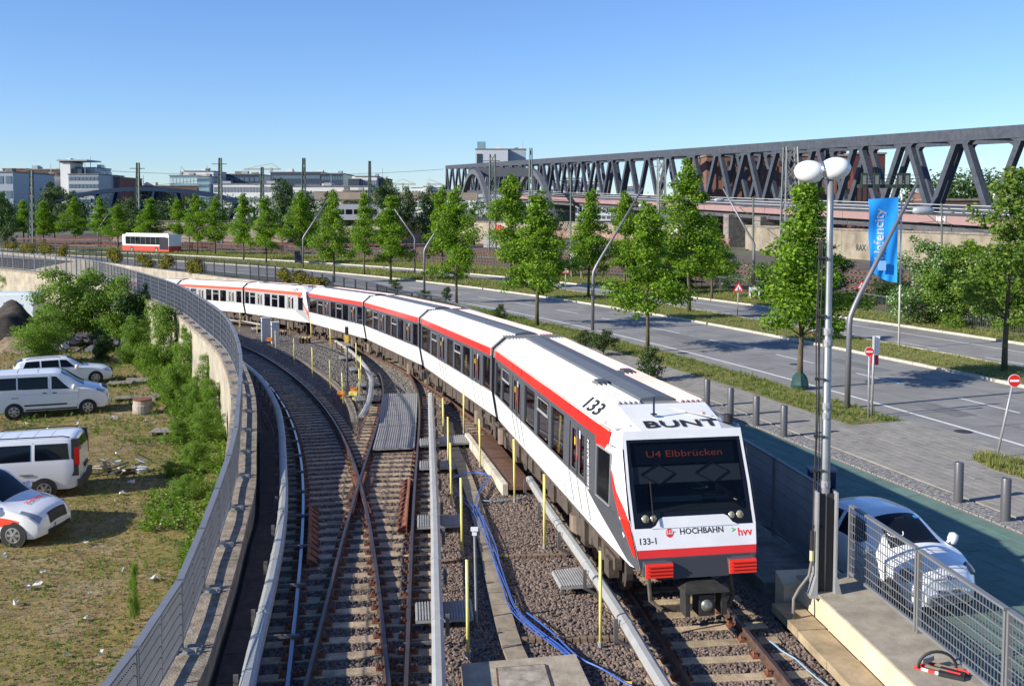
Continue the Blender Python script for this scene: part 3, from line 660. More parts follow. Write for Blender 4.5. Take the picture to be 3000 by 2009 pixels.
# ================================================================== ballast stones (scattered)
stone_m = mat('ballast_stone', (.205, .155, .125), .9, var=.55, vscale=14, col2=(.10, .075, .062), island=.38)
def gn_scatter(name, host, m_, density, kind='stone', size=(.03, .055), seed=1, mask=None, label=None, amax=None):
    g_ = bpy.data.node_groups.new(name, 'GeometryNodeTree'); g_.interface.new_socket('Geometry', in_out='INPUT', socket_type='NodeSocketGeometry'); g_.interface.new_socket('Geometry', in_out='OUTPUT', socket_type='NodeSocketGeometry')
    N = g_.nodes.new; L = g_.links.new; gi = N('NodeGroupInput'); go = N('NodeGroupOutput')
    dp = N('GeometryNodeDistributePointsOnFaces'); dp.inputs['Density'].default_value = density; dp.inputs['Seed'].default_value = seed
    L(gi.outputs[0], dp.inputs['Mesh'])
    if mask:
        ps = N('GeometryNodeInputPosition'); tx = N('ShaderNodeTexNoise'); tx.inputs['Scale'].default_value = mask[0]; tx.inputs['Detail'].default_value = 4
        L(ps.outputs[0], tx.inputs['Vector']); mr = N('ShaderNodeMapRange'); mr.inputs[1].default_value = mask[1]; mr.inputs[2].default_value = mask[2]; mr.inputs[3].default_value = 0; mr.inputs[4].default_value = density
        L(tx.outputs['Fac'], mr.inputs[0]); L(mr.outputs[0], dp.inputs['Density'])
    if kind == 'stone':
        ic = N('GeometryNodeMeshIcoSphere'); ic.inputs['Radius'].default_value = 1; ic.inputs['Subdivisions'].default_value = 1
        src = ic.outputs[0]
    else:
        # a tuft: a few crossing blades
        me = bpy.data.meshes.new(name+'_blade'); rg = random.Random(seed); v_ = []; f_ = []
        for i in range(9 if kind == 'grass' else 14):
            a_ = rg.uniform(0, 2*pi); r_ = rg.uniform(0, .35); l_ = rg.uniform(.5, 1.0); w_ = .06 if kind == 'grass' else .16; bx, by = r_*cos(a_), r_*sin(a_); tx_, ty_ = bx+.55*l_*cos(a_+rg.uniform(-1, 1)), by+.55*l_*sin(a_+rg.uniform(-1, 1)); i0 = len(v_); wx, wy = -sin(a_)*w_, cos(a_)*w_
            if kind == 'grass': v_ += [(bx-wx, by-wy, 0), (bx+wx, by+wy, 0), (tx_, ty_, l_)]; f_ += [(i0, i0+1, i0+2)]
            else: h_ = l_*rg.uniform(.3, 1); v_ += [(bx, by, h_), (bx+wx+.1, by+wy, h_+.1), (bx+.25*cos(a_), by+.25*sin(a_), h_+.16), (bx-wx, by-wy+.1, h_+.05)]; f_ += [(i0, i0+1, i0+2, i0+3)]
        me.from_pydata(v_, [], f_); me.materials.append(m_)
        hid = bpy.data.objects.new(name+'_tuft', me)       # source only, never linked to the scene
        oi = N('GeometryNodeObjectInfo'); oi.inputs[0].default_value = hid; src = oi.outputs['Geometry']
    ip = N('GeometryNodeInstanceOnPoints'); L(dp.outputs['Points'], ip.inputs['Points']); L(src, ip.inputs['Instance'])
    rv = N('FunctionNodeRandomValue'); rv.data_type = 'FLOAT_VECTOR'
    if kind == 'stone': rv.inputs[0].default_value = (0, 0, 0); rv.inputs[1].default_value = (6.28, 6.28, 6.28)
    else: rv.inputs[0].default_value = (-.15, -.15, 0); rv.inputs[1].default_value = (.15, .15, 6.28)
    L(rv.outputs[0], ip.inputs['Rotation'])
    rs = N('FunctionNodeRandomValue'); rs.data_type = 'FLOAT_VECTOR'; lo, hi = size
    if kind == 'stone': rs.inputs[0].default_value = (lo, lo, lo*.8); rs.inputs[1].default_value = (hi, hi, hi*.85)
    else: rs.inputs[0].default_value = (lo, lo, lo*.7); rs.inputs[1].default_value = (hi, hi, hi*1.1)
    L(rs.outputs[0], ip.inputs['Scale'])
    sm = N('GeometryNodeSetMaterial'); sm.inputs['Material'].default_value = m_; L(ip.outputs[0], sm.inputs['Geometry']); L(sm.outputs[0], go.inputs[0])
    o = link(name, host); o['kind'] = 'stuff'; md = o.modifiers.new('scatter', 'NODES'); md.node_group = g_
    if label: o['label'] = label
    return o
def host_strip(A, B, zf, nlat=6):
    k = MB(); strip(k, A, B, nlat, zf); return k.mesh('scatter_area', ballast_m)
zb = lambda x, y: max(-5.2, zr(x, y))-.20
def rngs(d0, d1): return [d0+(d1-d0)*i/20 for i in range(21)]
ys_ = [7+i*1.0 for i in range(19)]
def wx(y): return WALL.off(s_at_y(WALL, y), 1.05).x
def rx(y): return RWALL.off(s_at_y(RWALL, y), -1.55).x
gn_scatter('ballast', host_strip([(wx(y), y) for y in ys_], [(rx(y), y) for y in ys_], zb), stone_m, 420, size=(.024, .05), seed=3)
ys_ = [25+i*1.0 for i in range(20)]
gn_scatter('ballast', host_strip([(wx(y), y) for y in ys_], [(rx(y), y) for y in ys_], zb), stone_m, 230, size=(.03, .058), seed=4)
grey_st = mat('grey_ballast_stone', (.23, .215, .19), .9, var=.5, vscale=14, col2=(.12, .11, .10), island=.38)
ys_ = [45+i*1.6 for i in range(22)]
def lx_(y): return LEFT.off(s_at_y(LEFT, y), 1.2).x
gn_scatter('ballast', host_strip([(wx(y), y) for y in ys_], [(rx(y), y) for y in ys_], zb), grey_st, 110, size=(.04, .075), seed=5)
# ================================================================== metro trains
tw = mat('train_white', (.78, .78, .765), .36, var=.10, vscale=.9, coat=.3, detail=10)
roof_w = mat('train_roof', (.27, .26, .25), .6, var=.3, vscale=1.1)
rib_m = mat('roof_rib_paint', (.58, .56, .54), .55, var=.2, vscale=2)
rib_r = mat('roof_rib_reddened', (.60, .48, .45), .55, var=.3, vscale=.6, col2=(.60, .36, .32))
red1 = mat('train_red', (.75, .022, .012), .35, coat=.4, var=.06, vscale=2)
red2 = mat('faded_train_red', (.70, .095, .045), .4, var=.08, vscale=2)
dgrey = mat('train_grey', (.075, .078, .09), .45, var=.1, vscale=2)
lgrey = mat('train_light_grey', (.36, .37, .38), .45, var=.08, vscale=2)
under_m = mat('underframe_dirt', (.085, .065, .05), .85, var=.4, vscale=5, bump=.5)
skyl = mat('roof_unit_grey', (.115, .13, .15), .65, .0, var=.1, vscale=2)
win_m = glassmat('train_window', (.30, .32, .33), .07)
wind_m = glassmat('windscreen', (.42, .46, .47), .03)
frame_m = mat('window_frame', (.30, .30, .31), .5, .1)
rubber = mat('gangway_bellows', (.02, .022, .03), .8)
inner = mat('car_interior', (.16, .155, .145), .7); seat_m = mat('seat_red', (.33, .03, .03), .8); pole_m = mat('grab_pole_yellow', (.65, .45, .06), .4)
inner_d = mat('cab_interior', (.05, .055, .055), .7)
LC = 14.72
PROF = [(-1.17, 1.0), (-1.30, 1.80), (-1.275, 2.93), (-1.255, 3.17), (-.86, 3.50), (.86, 3.50), (1.255, 3.17), (1.275, 2.93), (1.30, 1.80), (1.17, 1.0)]
def uf(w): return max(0, (w-1.25))/1.85*.78        # slope of the nose
def stations(cab):
    st = []
    if cab: st += [(None, .88, 0), (None, .965, .28)]; st += [(2.0, 1, 0)]
    else: st += [(.15, .995, 0), (.45, 1, 0)]
    st += [(LC-.45, 1, 0), (LC-.15, .995, 0)]
    return st
def pt(st, j):
    v, w = PROF[j]; u0, sc, du = st
    if u0 is None:
        w2 = min(w, 3.22) if du == 0 else min(w, 3.36)
        if du == 0 and w > 3.4: v = v*.98
        u = uf(w2)+du*(1 if w2 < 3.3 else 1.6); return Vector((u, v*sc, w2))
    return Vector((u0, v*sc, w))
def interp(cab, u, j0, t, side):
    """point on the body skin: j0 profile segment (0..) on the near side, t along it"""
    J = [0, 1, 2, 3, 4] if side < 0 else [9, 8, 7, 6, 5]
    sts = stations(cab); a = [pt(s_, J[j0]) for s_ in sts]; b = [pt(s_, J[j0+1]) for s_ in sts]
    line = [p_.lerp(q_, t) for p_, q_ in zip(a, b)]
    for p_, q_ in zip(line, line[1:]):
        if p_.x <= u <= q_.x+1e-6: return p_.lerp(q_, (u-p_.x)/max(1e-6, q_.x-p_.x))
    return line[0] if u < line[0].x else line[-1]
def zt_to(w): return 1.80, 2.93
def elements(cab):
    if cab: return [('cab', .98, 1.85), ('door', 2.80, 4.22), ('w', 4.80, 6.12), ('h', 6.40, 7.75), ('w', 8.10, 9.48), ('door', 9.98, 11.30), ('h', 11.75, 13.10), ('w', 13.35, 14.40)]
    return [('w', .38, 1.45), ('door', 1.80, 3.12), ('w', 3.55, 4.85), ('h', 5.15, 6.45), ('w', 6.75, 8.0), ('door', 8.45, 9.77), ('h', 10.25, 11.6), ('w', 12.0, 14.3)]
def skin(cab, side, mb, u0, u1, w0, w1, off=0., nu=None, jseg=1):
    W0, W1 = (1.80, 2.93) if jseg == 1 else ((1.0, 1.80) if jseg == 0 else (2.93, 3.17))
    us = [u0]; brk = sorted(set([2.0, .8, 1.2]+[u0, u1])); us = [x for x in brk if u0 <= x <= u1]
    o = Vector((0, side*off, 0))
    for a, b in zip(us, us[1:]):
        q_ = [interp(cab, x, jseg, (w-W0)/(W1-W0), side)+o for x, w in ((a, w0), (b, w0), (b, w1), (a, w1))]
        mb.poly(q_ if side < 0 else q_[::-1])
def make_car(cab, dark, name='railcar'):
    band = dgrey if dark else lgrey; red = red1 if dark else red2
    sts = stations(cab); K = MB()
    # body: lower panels and roof
    for s0, s1 in zip(sts, sts[1:]):
        for j in (0, 3, 5, 8):
            K.mi = 0; K.quad(pt(s0, j+1), pt(s0, j), pt(s1, j), pt(s1, j+1))
        K.mi = 0 if s0[0] is None else 1; K.quad(pt(s0, 5), pt(s0, 4), pt(s1, 4), pt(s1, 5))
        K.mi = 2; K.quad(pt(s0, 0), pt(s0, 9), pt(s1, 9), pt(s1, 0))
    # rear end wall
    K.mi = 3; K.poly([pt(sts[-1], j) for j in range(10)])
    if not cab: K.poly([pt(sts[0], j) for j in range(9, -1, -1)])
    body = link(name, K.mesh(name, [tw, roof_w if not cab else roof_w, under_m, rubber]))
    def sub(nm, mb, m_, lab=None, smooth=False):
        o = link(nm, mb.mesh(nm, m_, (0, 0, 0), smooth), body)
        if lab: o['label'] = lab
        return o
    els = elements(cab)
    for side in (-1, 1):
        # window band: pillars around the openings, red band above
        k = MB(); us = [(.98 if cab else sts[0][0])]+[x for e in els for x in e[1:]]+[sts[-1][0]]
        start = .0 if cab else sts[0][0]
        spans = []; last = start
        for kind, a, b in els: spans.append((last, a)); last = b
        spans.append((last, sts[-1][0]))
        for a, b in spans: skin(cab, side, k, a, b, 1.80, 2.93)
        for kind, a, b in els:
            skin(cab, side, k, a, b, 1.80, 1.86); skin(cab, side, k, a, b, 2.83, 2.93)
            if kind == 'cab': continue
            # reveals
            for u in (a, b):
                p0, p1 = interp(cab, u, 1, .05, side), interp(cab, u, 1, .92, side); q0, q1 = p0-Vector((0, side*.05, 0)), p1-Vector((0, side*.05, 0)); k.poly([p0, p1, q1, q0])
        sub('window_band', k, band)
        if cab: k = MB(); skin(cab, side, k, 0., 1.3, 2.93, 3.17, .001, jseg=2); sub('nose_corner', k, tw)
        k = MB(); skin(cab, side, k, 1.25 if cab else sts[0][0], sts[-1][0], 2.93, 3.17, .004, jseg=2)
        sub('red_band', k, red)
        k = MB(); p_ = [interp(cab, u, 2, 1.0, side)+Vector((0, side*.012, .01)) for u in ((1.2 if cab else .2), LC-.2)]
        k.beam(p_[0], p_[1], .03, .03); sub('rain_gutter', k, mat('gutter', (.45, .42, .36), .6))
        for kind, a, b in els:
            g_ = MB()
            if kind in 'wh':
                skin(cab, side, g_, a, b, 1.86, 2.83, -.035); sub('window', g_, win_m)
                if kind == 'h':
                    k = MB(); W_ = lambda u, w: interp(cab, u, 1, (w-1.8)/1.13, side)+Vector((0, side*.004, 0))
                    k.beam(W_(a+.04, 2.79), W_(b-.04, 2.79), .02, .022); k.beam(W_(a+.04, 2.50), W_(b-.04, 2.50), .025, .06); k.beam(W_(a+.05, 2.50), W_(a+.05, 2.8), .02, .022); k.beam(W_(b-.05, 2.50), W_(b-.05, 2.8), .02, .022)
                    sub('hopper_frame', k, frame_m)
            elif kind == 'door':
                mid = (a+b)/2; k = MB()
                for x0, x1 in ((a+.02, mid-.012), (mid+.012, b-.02)):
                    skin(cab, side, k, x0, x0+.17, 1.86, 2.83, -.01); skin(cab, side, k, x1-.17, x1, 1.86, 2.83, -.01); skin(cab, side, k, x0+.17, x1-.17, 1.86, 1.92, -.01); skin(cab, side, k, x0+.17, x1-.17, 2.72, 2.83, -.01)
                    gg = MB(); skin(cab, side, gg, x0+.17, x1-.17, 1.90, 2.74, -.03); sub('door_window', gg, win_m)
                sub('door', k, band)
                k = MB()
                for u in (a, mid, b):
                    p0 = interp(cab, u, 0, .12, side)+Vector((0, side*.003, 0)); p1 = interp(cab, u, 0, 1., side)+Vector((0, side*.003, 0)); p2 = interp(cab, u, 2, 1., side)+Vector((0, side*.006, 0))
                    k.beam(p0, p1, .014, .006, (1, 0, 0)); k.beam(p1, p2, .014, .006, (1, 0, 0))
                sub('door_seam', k, black)
                st_ = MB(); c = interp(cab, mid-.22, 1, .80, side)+Vector((0, side*.006, 0)); st_.box(c, (.07, .008, .16)); c = interp(cab, mid+.2, 1, .62, side)+Vector((0, side*.006, 0)); st_.mi = 1; st_.box(c, (.07, .008, .16)); st_.mi = 2; c = interp(cab, mid, 1, .35, side)+Vector((0, side*.008, 0)); st_.box(c, (.05, .01, .06)); c = interp(cab, mid, 1, .56, side)+Vector((0, side*.008, 0)); st_.mi = 3; st_.box(c, (.05, .008, .40))
                sub('sticker', st_, [mat('sticker_white', (.7, .75, .85), .4), mat('sticker_yellow', (.8, .6, .03), .4), red1, mat('sticker_orange', (.45, .16, .06), .5)])
            elif kind == 'cab':
                skin(cab, side, g_, a, b, 1.86, 2.80, .026); sub('cab_side_window', g_, mat('cab_glass', (.006, .007, .009), .1, spec=.15))
                k = MB(); W_ = lambda u, w: interp(cab, u, 1, (w-1.8)/1.13, side)+Vector((0, side*.032, 0))
                for x0, w0, x1, w1 in ((a, 1.86, b, 1.86), (b, 1.86, b, 2.8), (b, 2.8, a, 2.8), (a, 2.8, a, 1.86)): k.beam(W_(x0, w0), W_(x1, w1), .02, .04, (0, side, 0))
                sub('window_frame', k, frame_m)
        if cab:
            # white door panel behind the nose, red flash, grey wedge
            def Q(u, w, o):
                js, W0, W1 = (0, 1.0, 1.8) if w < 1.8 else ((1, 1.8, 2.93) if w <= 2.93 else (2, 2.93, 3.17))
                return interp(True, u, js, (w-W0)/(W1-W0), side)+Vector((0, side*o, 0))
            def patch(nm, pts, m_, o):
                # grid patch following the skin between two edge polylines
                k = MB(); n_ = len(pts)
                for (a0, a1, w0), (b0, b1, w1) in zip(pts, pts[1:]):
                    for j in range(3):
                        t0, t1 = j/3, (j+1)/3; wa, wb = w0+(w1-w0)*t0, w0+(w1-w0)*t1; l0, r0, l1, r1 = a0+(b0-a0)*t0, a1+(b1-a1)*t0, a0+(b0-a0)*t1, a1+(b1-a1)*t1
                        for i in range(8):
                            s0, s1 = i/8, (i+1)/8; q_ = [Q(l0+(r0-l0)*s0, wa, o), Q(l0+(r0-l0)*s1, wa, o), Q(l1+(r1-l1)*s1, wb, o), Q(l1+(r1-l1)*s0, wb, o)]; k.poly(q_ if side < 0 else q_[::-1])
                sub(nm, k, m_)
            patch('grey_wedge', [(.0, .12, 1.0), (.05, .85, 1.22), (.12, 1.75, 1.5), (.28, 2.7, 1.799)], dgrey if dark else lgrey, .012)
            patch('grey_wedge', [(.28, 2.7, 1.801), (.45, 2.7, 2.2), (.6, 2.7, 2.6), (.8, 2.7, 2.93)], dgrey if dark else lgrey, .010)
            patch('red_flash', [(.0, .13, 1.20), (.02, .22, 1.35), (.20, .46, 1.799)], red, .026)
            patch('red_flash', [(.20, .46, 1.801), (.66, .86, 2.2), (.93, .98, 2.5)], red, .026)
            patch('red_flash', [(1.80, 1.9, 2.5), (1.45, 2.0, 2.80), (1.22, 2.0, 2.929)], red, .014)
            patch('red_flash', [(1.22, 2.0, 2.931), (1.15, 2.0, 3.168)], red, .016)
            patch('white_flash', [(0.02, .22, 1.801), (.20, .68, 2.2), (.32, .95, 2.5), (.40, 1.7, 2.6), (.56, 1.24, 2.929)], tw, .021)
            k = MB(); c = Q(1.9, 3.05, .0); a1, a2, b1, b2 = [interp(True, u, 3, t, side)+Vector((0, side*.01, .015)) for u, t in ((1.05, .12), (1.75, .12), (1.05, .8), (1.75, .8))]
            k.poly([a1, a2, b2, b1] if side < 0 else [b1, b2, a2, a1]); sub('vent_panel', k, mat('vent_grey', (.28, .27, .26), .6))
            tm = text_mesh('HOCHBAHN', .17, tw if dark else white, extrude=.003, bold=.004); place_local(tm, 'lettering', Q(2.50, 2.28, .024), Vector((0, 0, 1)), side, body)
            if side > 0:
                tm = text_mesh('133' if dark else '125', .42, black, extrude=.001, bold=.008, xs=2.1); p_ = interp(True, 3.0, 3, .42, side)+Vector((0, .006, .012))
                place_t(tm, 'fleet_number', p_, Vector((-1, 0, 0)), Vector((0, -.66, .55)).normalized(), body)
        # underframe equipment
        rg = random.Random(5+(side > 0)+2*cab); u = 3.6 if cab else 2.6; k = MB()
        while u < LC-3.4:
            l = rg.uniform(.5, 1.5); h = rg.uniform(.35, .55); k.box((u+l/2, side*(.98-rg.uniform(0, .08)), 1.0-h/2-.02), (l, .3, h)); k.box((u+l/2, side*1.14, .90), (.03, .012, h*.3)); u += l+rg.uniform(.08, .3)
        k.beam((.9, side*1.1, .96), (LC-.3, side*1.1, .96), .08, .10); sub('equipment_box', k, under_m)
    # roof details
    u0 = 2.05 if cab else .5
    for v in (-.82, -.72, -.62, -.52, -.42, .42, .52, .62, .72, .82):
        k = MB(); z = 3.50; k.add([(u0, v-.028, z), (u0, v, z+.055), (u0, v+.028, z), (LC-.5, v-.028, z), (LC-.5, v, z+.055), (LC-.5, v+.028, z)], [(0, 1, 2), (5, 4, 3), (0, 3, 4, 1), (1, 4, 5, 2)]); sub('roof_rib', k, rib_r if v < 0 else rib_m)
    k = MB(); xs_ = [u0+.25, 5.2, 8.4, 11.6, LC-.55]
    for a, b in zip(xs_, xs_[1:]):
        k = MB(); prof = [(-.34, 3.50), (-.32, 3.56), (0, 3.60), (.32, 3.56), (.34, 3.50)]
        for (v0, z0), (v1, z1) in zip(prof, prof[1:]): k.quad((a, v0, z0), (a, v1, z1), (b-.03, v1, z1), (b-.03, v0, z0))
        k.poly([(a, v_, z_) for v_, z_ in prof[::-1]]); k.poly([(b-.03, v_, z_) for v_, z_ in prof]); sub('roof_unit', k, skyl)
    for u in ((6.2, -.52), (4.6, .50)) if cab else ():
        k = MB(); k.box((u[0], u[1], 3.57), (.34, .22, .07)); k.box((u[0], u[1], 3.54), (.50, .28, .02)); sub('roof_antenna', k, galv_d)
    # end frames (bellows edge strip)
    for u, jj in ([(LC-.16, 1)] if cab else [(.14, 0), (LC-.16, 1)]):
        k = MB(); sc = 1.012
        ring = [Vector((0, v*sc, 1.0+(w-1.0)*1.004)) for v, w in PROF]
        for p_, q_ in zip(ring[2:8], ring[3:8]): k.beam((u, p_.y, p_.z), (u, q_.y, q_.z), .05, .05)
        sub('end_strip', k, mat('end_strip', (.42, .40, .36), .6))
    # interior: floor, ceiling, seats, poles
    k = MB(); k.box((LC/2+(.9 if cab else 0), 0, 1.12), (LC-(2.2 if cab else .7), 2.3, .04)); k.mi = 1; k.box((LC/2+(.9 if cab else 0), 0, 3.10), (LC-(2.2 if cab else .7), 2.3, .04)); sub('floor', k, [inner, mat('ceiling_panel', (.35, .35, .34), .7)])
    k = MB(); p2 = MB()
    for kind, a, b in els:
        if kind in 'wh':
            for s_ in (-1, 1):
                for x in (a+.25, b-.15): k.box((x, s_*.75, 1.62), (.10, .85, .85)); k.box((x+(.22 if x < (a+b)/2 else -.22), s_*.75, 1.45), (.42, .85, .10))
                p2.tube([(b-.05, s_*.35, 1.1), (b-.05, s_*.35, 3.1)], .02, 6)
        elif kind == 'door':
            for s_ in (-1, 1): p2.tube([(a-.08, s_*.55, 1.1), (a-.08, s_*.55, 3.1)], .022, 6); p2.tube([(b+.1, s_*.55, 1.1), (b+.1, s_*.55, 3.1)], .022, 6)
    sub('seat', k, seat_m); sub('grab_pole', p2, pole_m)
    # bogies
    for ub in ((2.9 if cab else .0), LC-1.9 if cab else LC-1.9):
        if ub == 0.: ub = 1.6
        k = MB()
        for s_ in (-1, 1):
            k.box((ub, s_*.95, .58), (2.5, .14, .24)); k.box((ub, s_*.98, .78), (.55, .22, .30)); k.tube([(ub-.5, s_*.98, .45), (ub-.5, s_*.98, .95)], .1, 8); k.tube([(ub+.5, s_*.98, .45), (ub+.5, s_*.98, .95)], .1, 8)
            for w_ in (-.95, .95): k.box((ub+w_, s_*1.0, .45), (.34, .20, .34))
        k.box((ub, 0, .62), (.6, 1.9, .3)); sub('bogie_frame', k, under_m)
        for w_ in (-.95, .95):
            k = MB()
            for s_ in (-1, 1): k.lathe((ub+w_, s_*.7535, .43), [(.46, -.07), (.46, -.045), (.43, -.04), (.42, .065), (.1, .07)], 20, (0, -s_, 0)) if False else k.tube([(ub+w_, s_*.70, .43), (ub+w_, s_*.83, .43)], .43, 20)
            k.tube([(ub+w_, -.8, .43), (ub+w_, .8, .43)], .07, 8); sub('wheelset', k, mat('wheel_steel', (.09, .075, .065), .6, .4))
        k = MB(); k.tube([(ub+1.75, 1.02, .25), (ub+1.75, 1.02, .72)], .17, 12); sub('air_tank', k, mat('tank', (.20, .15, .11), .7, var=.3)) if cab or True else None
    if cab: make_nose(sub, body, dark, red)
    return body
def place_t(me, nm, c, X, Yv, parent):
    X = Vector(X).normalized(); Yv = Vector(Yv); Yv = (Yv-X*X.dot(Yv)).normalized(); Z = X.cross(Yv)
    me.transform(Matrix(((X.x, Yv.x, Z.x, c[0]), (X.y, Yv.y, Z.y, c[1]), (X.z, Yv.z, Z.z, c[2]), (0, 0, 0, 1))))
    return link(nm, me, parent)
def place_local(me, nm, c, X, side, parent):
    # vertical lettering on the side, reading upwards
    Z = Vector((0, side, 0)); Yv = Z.cross(X); return place_t(me, nm, c, X, Yv, parent)
def make_nose(sub, body, dark, red):
    def F(v, w, o=0.):   # point on the nose plane; v lateral
        return Vector((uf(w)-o, v, w))
    HW = 1.13
    def hw(w):
        t = (w-1.0)/.8 if w < 1.8 else 1
        return .88*((1.17+(1.30-1.17)*t) if w < 1.8 else 1.30+(1.255-1.30)*(w-1.8)/1.37)
    def facegrid(nm, rows, m_, o=0., inset=0.):
        k = MB()
        for (w0, a0, b0), (w1, a1, b1) in zip(rows, rows[1:]): k.quad(F(b0, w0, o), F(a0, w0, o), F(a1, w1, o), F(b1, w1, o))
        return sub(nm, k, m_)
    R = lambda w, o=0.: (w, -hw(w)+o, hw(w)-o)
    facegrid('bumper', [R(1.0), R(1.12), R(1.20)], dgrey, 0)
    facegrid('red_stripe', [R(1.20), R(1.33)], red, 0)
    facegrid('front_panel', [R(1.33), R(1.55), R(1.66)], tw, 0)
    k = MB()   # raised middle of the white panel under the windscreen
    P6 = [(-.80, 1.655), (.80, 1.655), (.70, 1.70), (.62, 1.80), (.55, 1.83), (-.55, 1.83), (-.62, 1.80), (-.70, 1.70)]
    k.poly([F(v, w, .012) for v, w in P6[::-1]]); sub('front_panel', k, tw)
    # pillars and top of the face
    k = MB()
    for s_ in (-1, 1):
        a = [F(s_*hw(w), w) for w in (1.66, 2.3, 3.08)]; b = [F(s_*(hw(w)-.05), w) for w in (1.66, 2.3, 3.08)]
        for i in range(2): k.poly([a[i], b[i], b[i+1], a[i+1]] if s_ > 0 else [b[i], a[i], a[i+1], b[i+1]])
    k.quad(F(hw(3.08), 3.08), F(-hw(3.08), 3.08), F(-hw(3.22), 3.22), F(hw(3.22), 3.22)); sub('pillar', k, tw)
    k = MB(); rows = [1.66, 2.1, 2.6, 3.08]
    for w0, w1 in zip(rows, rows[1:]): k.quad(F(hw(w0)-.05, w0, -.015), F(-hw(w0)+.05, w0, -.015), F(-hw(w1)+.05, w1, -.015), F(hw(w1)-.05, w1, -.015))
    sub('windscreen', k, wind_m)
    k = MB()   # black surround printed on the glass
    for (a0, a1, w0, w1) in ((-1.09, 1.09, 3.03, 3.079), (-1.10, -1.0, 1.665, 3.03), (1.0, 1.10, 1.665, 3.03), (-1.0, 1.0, 1.665, 1.90)):
        lim = lambda a, w: max(-hw(w)+.052, min(hw(w)-.052, a))
        k.quad(F(lim(a1, w0), w0, -.008), F(lim(a0, w0), w0, -.008), F(lim(a0, w1), w1, -.008), F(lim(a1, w1), w1, -.008))
    sub('glass_border', k, mat('black_glass', (.008, .009, .012), .06))
    # cab box behind
    k = MB(); k.box((1.95, 0, 2.1), (.04, 2.1, 2.0)); k.box((1.3, 0, 1.25), (1.4, 2.0, .04)); k.box((.62, 0, 1.62), (.55, 1.9, .55)); sub('cab_bulkhead', k, inner_d)
    k = MB(); k.box((1.0, .1, 2.0), (.5, .9, .10)); k.box((1.05, -.65, 1.97), (.4, .5, .06)); sub('driver_desk', k, mat('desk', (.08, .14, .14), .6))
    # sun blinds in the windscreen top
    for v in (-.50, .50):
        k = MB(); c = F(v, 2.50, -.05); s_ = .24
        pts = [F(v-.28, 2.50, -.05), F(v+.02, 2.66, -.05), F(v+.34, 2.50, -.05), F(v+.02, 2.33, -.05)]
        for p_, q_ in zip(pts, pts[1:]+pts[:1]): k.beam(p_, q_, .02, .02)
        sub('wiper_linkage', k, black)
    k = MB(); k.quad(F(1.0, 2.35, -.06), F(-1.0, 2.35, -.06), F(-1.0, 2.62, -.06), F(1.0, 2.62, -.06)); sub('sun_blind', k, mat('blind', (.09, .10, .105), .6))
    # destination display
    k = MB(); k.quad(F(.92, 2.66, -.05), F(-.92, 2.66, -.05), F(-.92, 2.98, -.05), F(.92, 2.98, -.05)); sub('display_box', k, mat('display_black', (.012, .012, .014), .3))
    led = mat('amber_leds', (.10, .02, .01), .5, emit=(1, .14, .04), estr=.16)
    tm = text_mesh('U4 Elbbrücken', .165, led, extrude=.0, xs=1.45); nv = F(0, 3, 0)-F(0, 2.5, 0)
    # read from in front: text runs towards -v (image right is +v for the viewer) 
    place_t(tm, 'destination_text', F(0.0, 2.82, -.042), Vector((0, -1, 0)), nv, body)
    if dark:
        tm = text_mesh('HOCHBAHN', .14, mat('dark_lettering', (.03, .03, .035), .5), extrude=.0008, bold=.003); place_t(tm, 'lettering', F(-.12, 1.585, .0015), Vector((0, -1, 0)), nv, body)
        k = MB(); n_ = 20; c = F(.46, 1.575, .0015); ny = nv.normalized()
        k.poly([c+Vector((0, 1, 0))*.07*cos(2*pi*i/n_)+ny*.078*sin(2*pi*i/n_) for i in range(n_)]); k.mi = 1
        for i in (-1, 0, 1): k.box(c+Vector((-.006, i*.045, 0))+ny*.005, (.004, .018, .09), (1, 0, 0), ny)
        k.box(c+Vector((-.007, 0, 0))-ny*.01, (.004, .10, .016), (1, 0, 0), ny); sub('city_emblem', k, [red1, tw])
        tm = text_mesh('hvv', .19, mat('logo_red', (.70, .03, .03), .5), extrude=.0008, bold=.004); place_t(tm, 'lettering', F(-.90, 1.53, .0015), Vector((0, -1, 0)), nv, body)
        tm = text_mesh('>', .12, mat('logo_green', (.10, .45, .15), .5), extrude=.002, bold=.006); place_t(tm, 'lettering', F(-.70, 1.57, .0015), Vector((0, -1, 0)), nv, body)
        tm = text_mesh('133-1', .15, mat('dark_lettering', (.03, .03, .035), .5), extrude=.0008, bold=.003); place_t(tm, 'fleet_number', F(.86, 1.46, .0015), Vector((0, -1, 0)), nv, body)
        tm = text_mesh('BUNT', .36, black, extrude=.001, bold=.006, xs=1.5); place_t(tm, 'graffiti', Vector((1.02, -.05, 3.293)), Vector((0, -1, 0)), Vector((1, 0, .31)), body)
    # lamps
    for s_ in (-1, 1):
        k = MB(); c = F(s_*.86, 1.80, -.02); k.lathe(c, [(.0, .03), (.06, .02), (.085, -.01), (.085, -.05)], 12, (-1, 0, .3)); k.lathe(c+Vector((0, -s_*.15, .0)), [(.0, .03), (.05, .02), (.075, -.01), (.075, -.05)], 12, (-1, 0, .3)); sub('headlight', k, mat('lamp_glass', (.42, .38, .26), .15, .3), smooth=True)
        k = MB(); lx0 = .52; c0_ = Vector((-.08, s_*.745, 1.03)); k.box(c0_, (.16, .48, .25)); sub('buffer_block', k, dgrey)
        k = MB()
        for i in range(4): k.box(c0_+Vector((-.11, 0, -.09+i*.06)), (.07, .46, .028))
        k.box(c0_+Vector((-.09, 0, 0)), (.03, .48, .24)); sub('buffer_ribs', k, mat('buffer_red', (.80, .035, .02), .45))
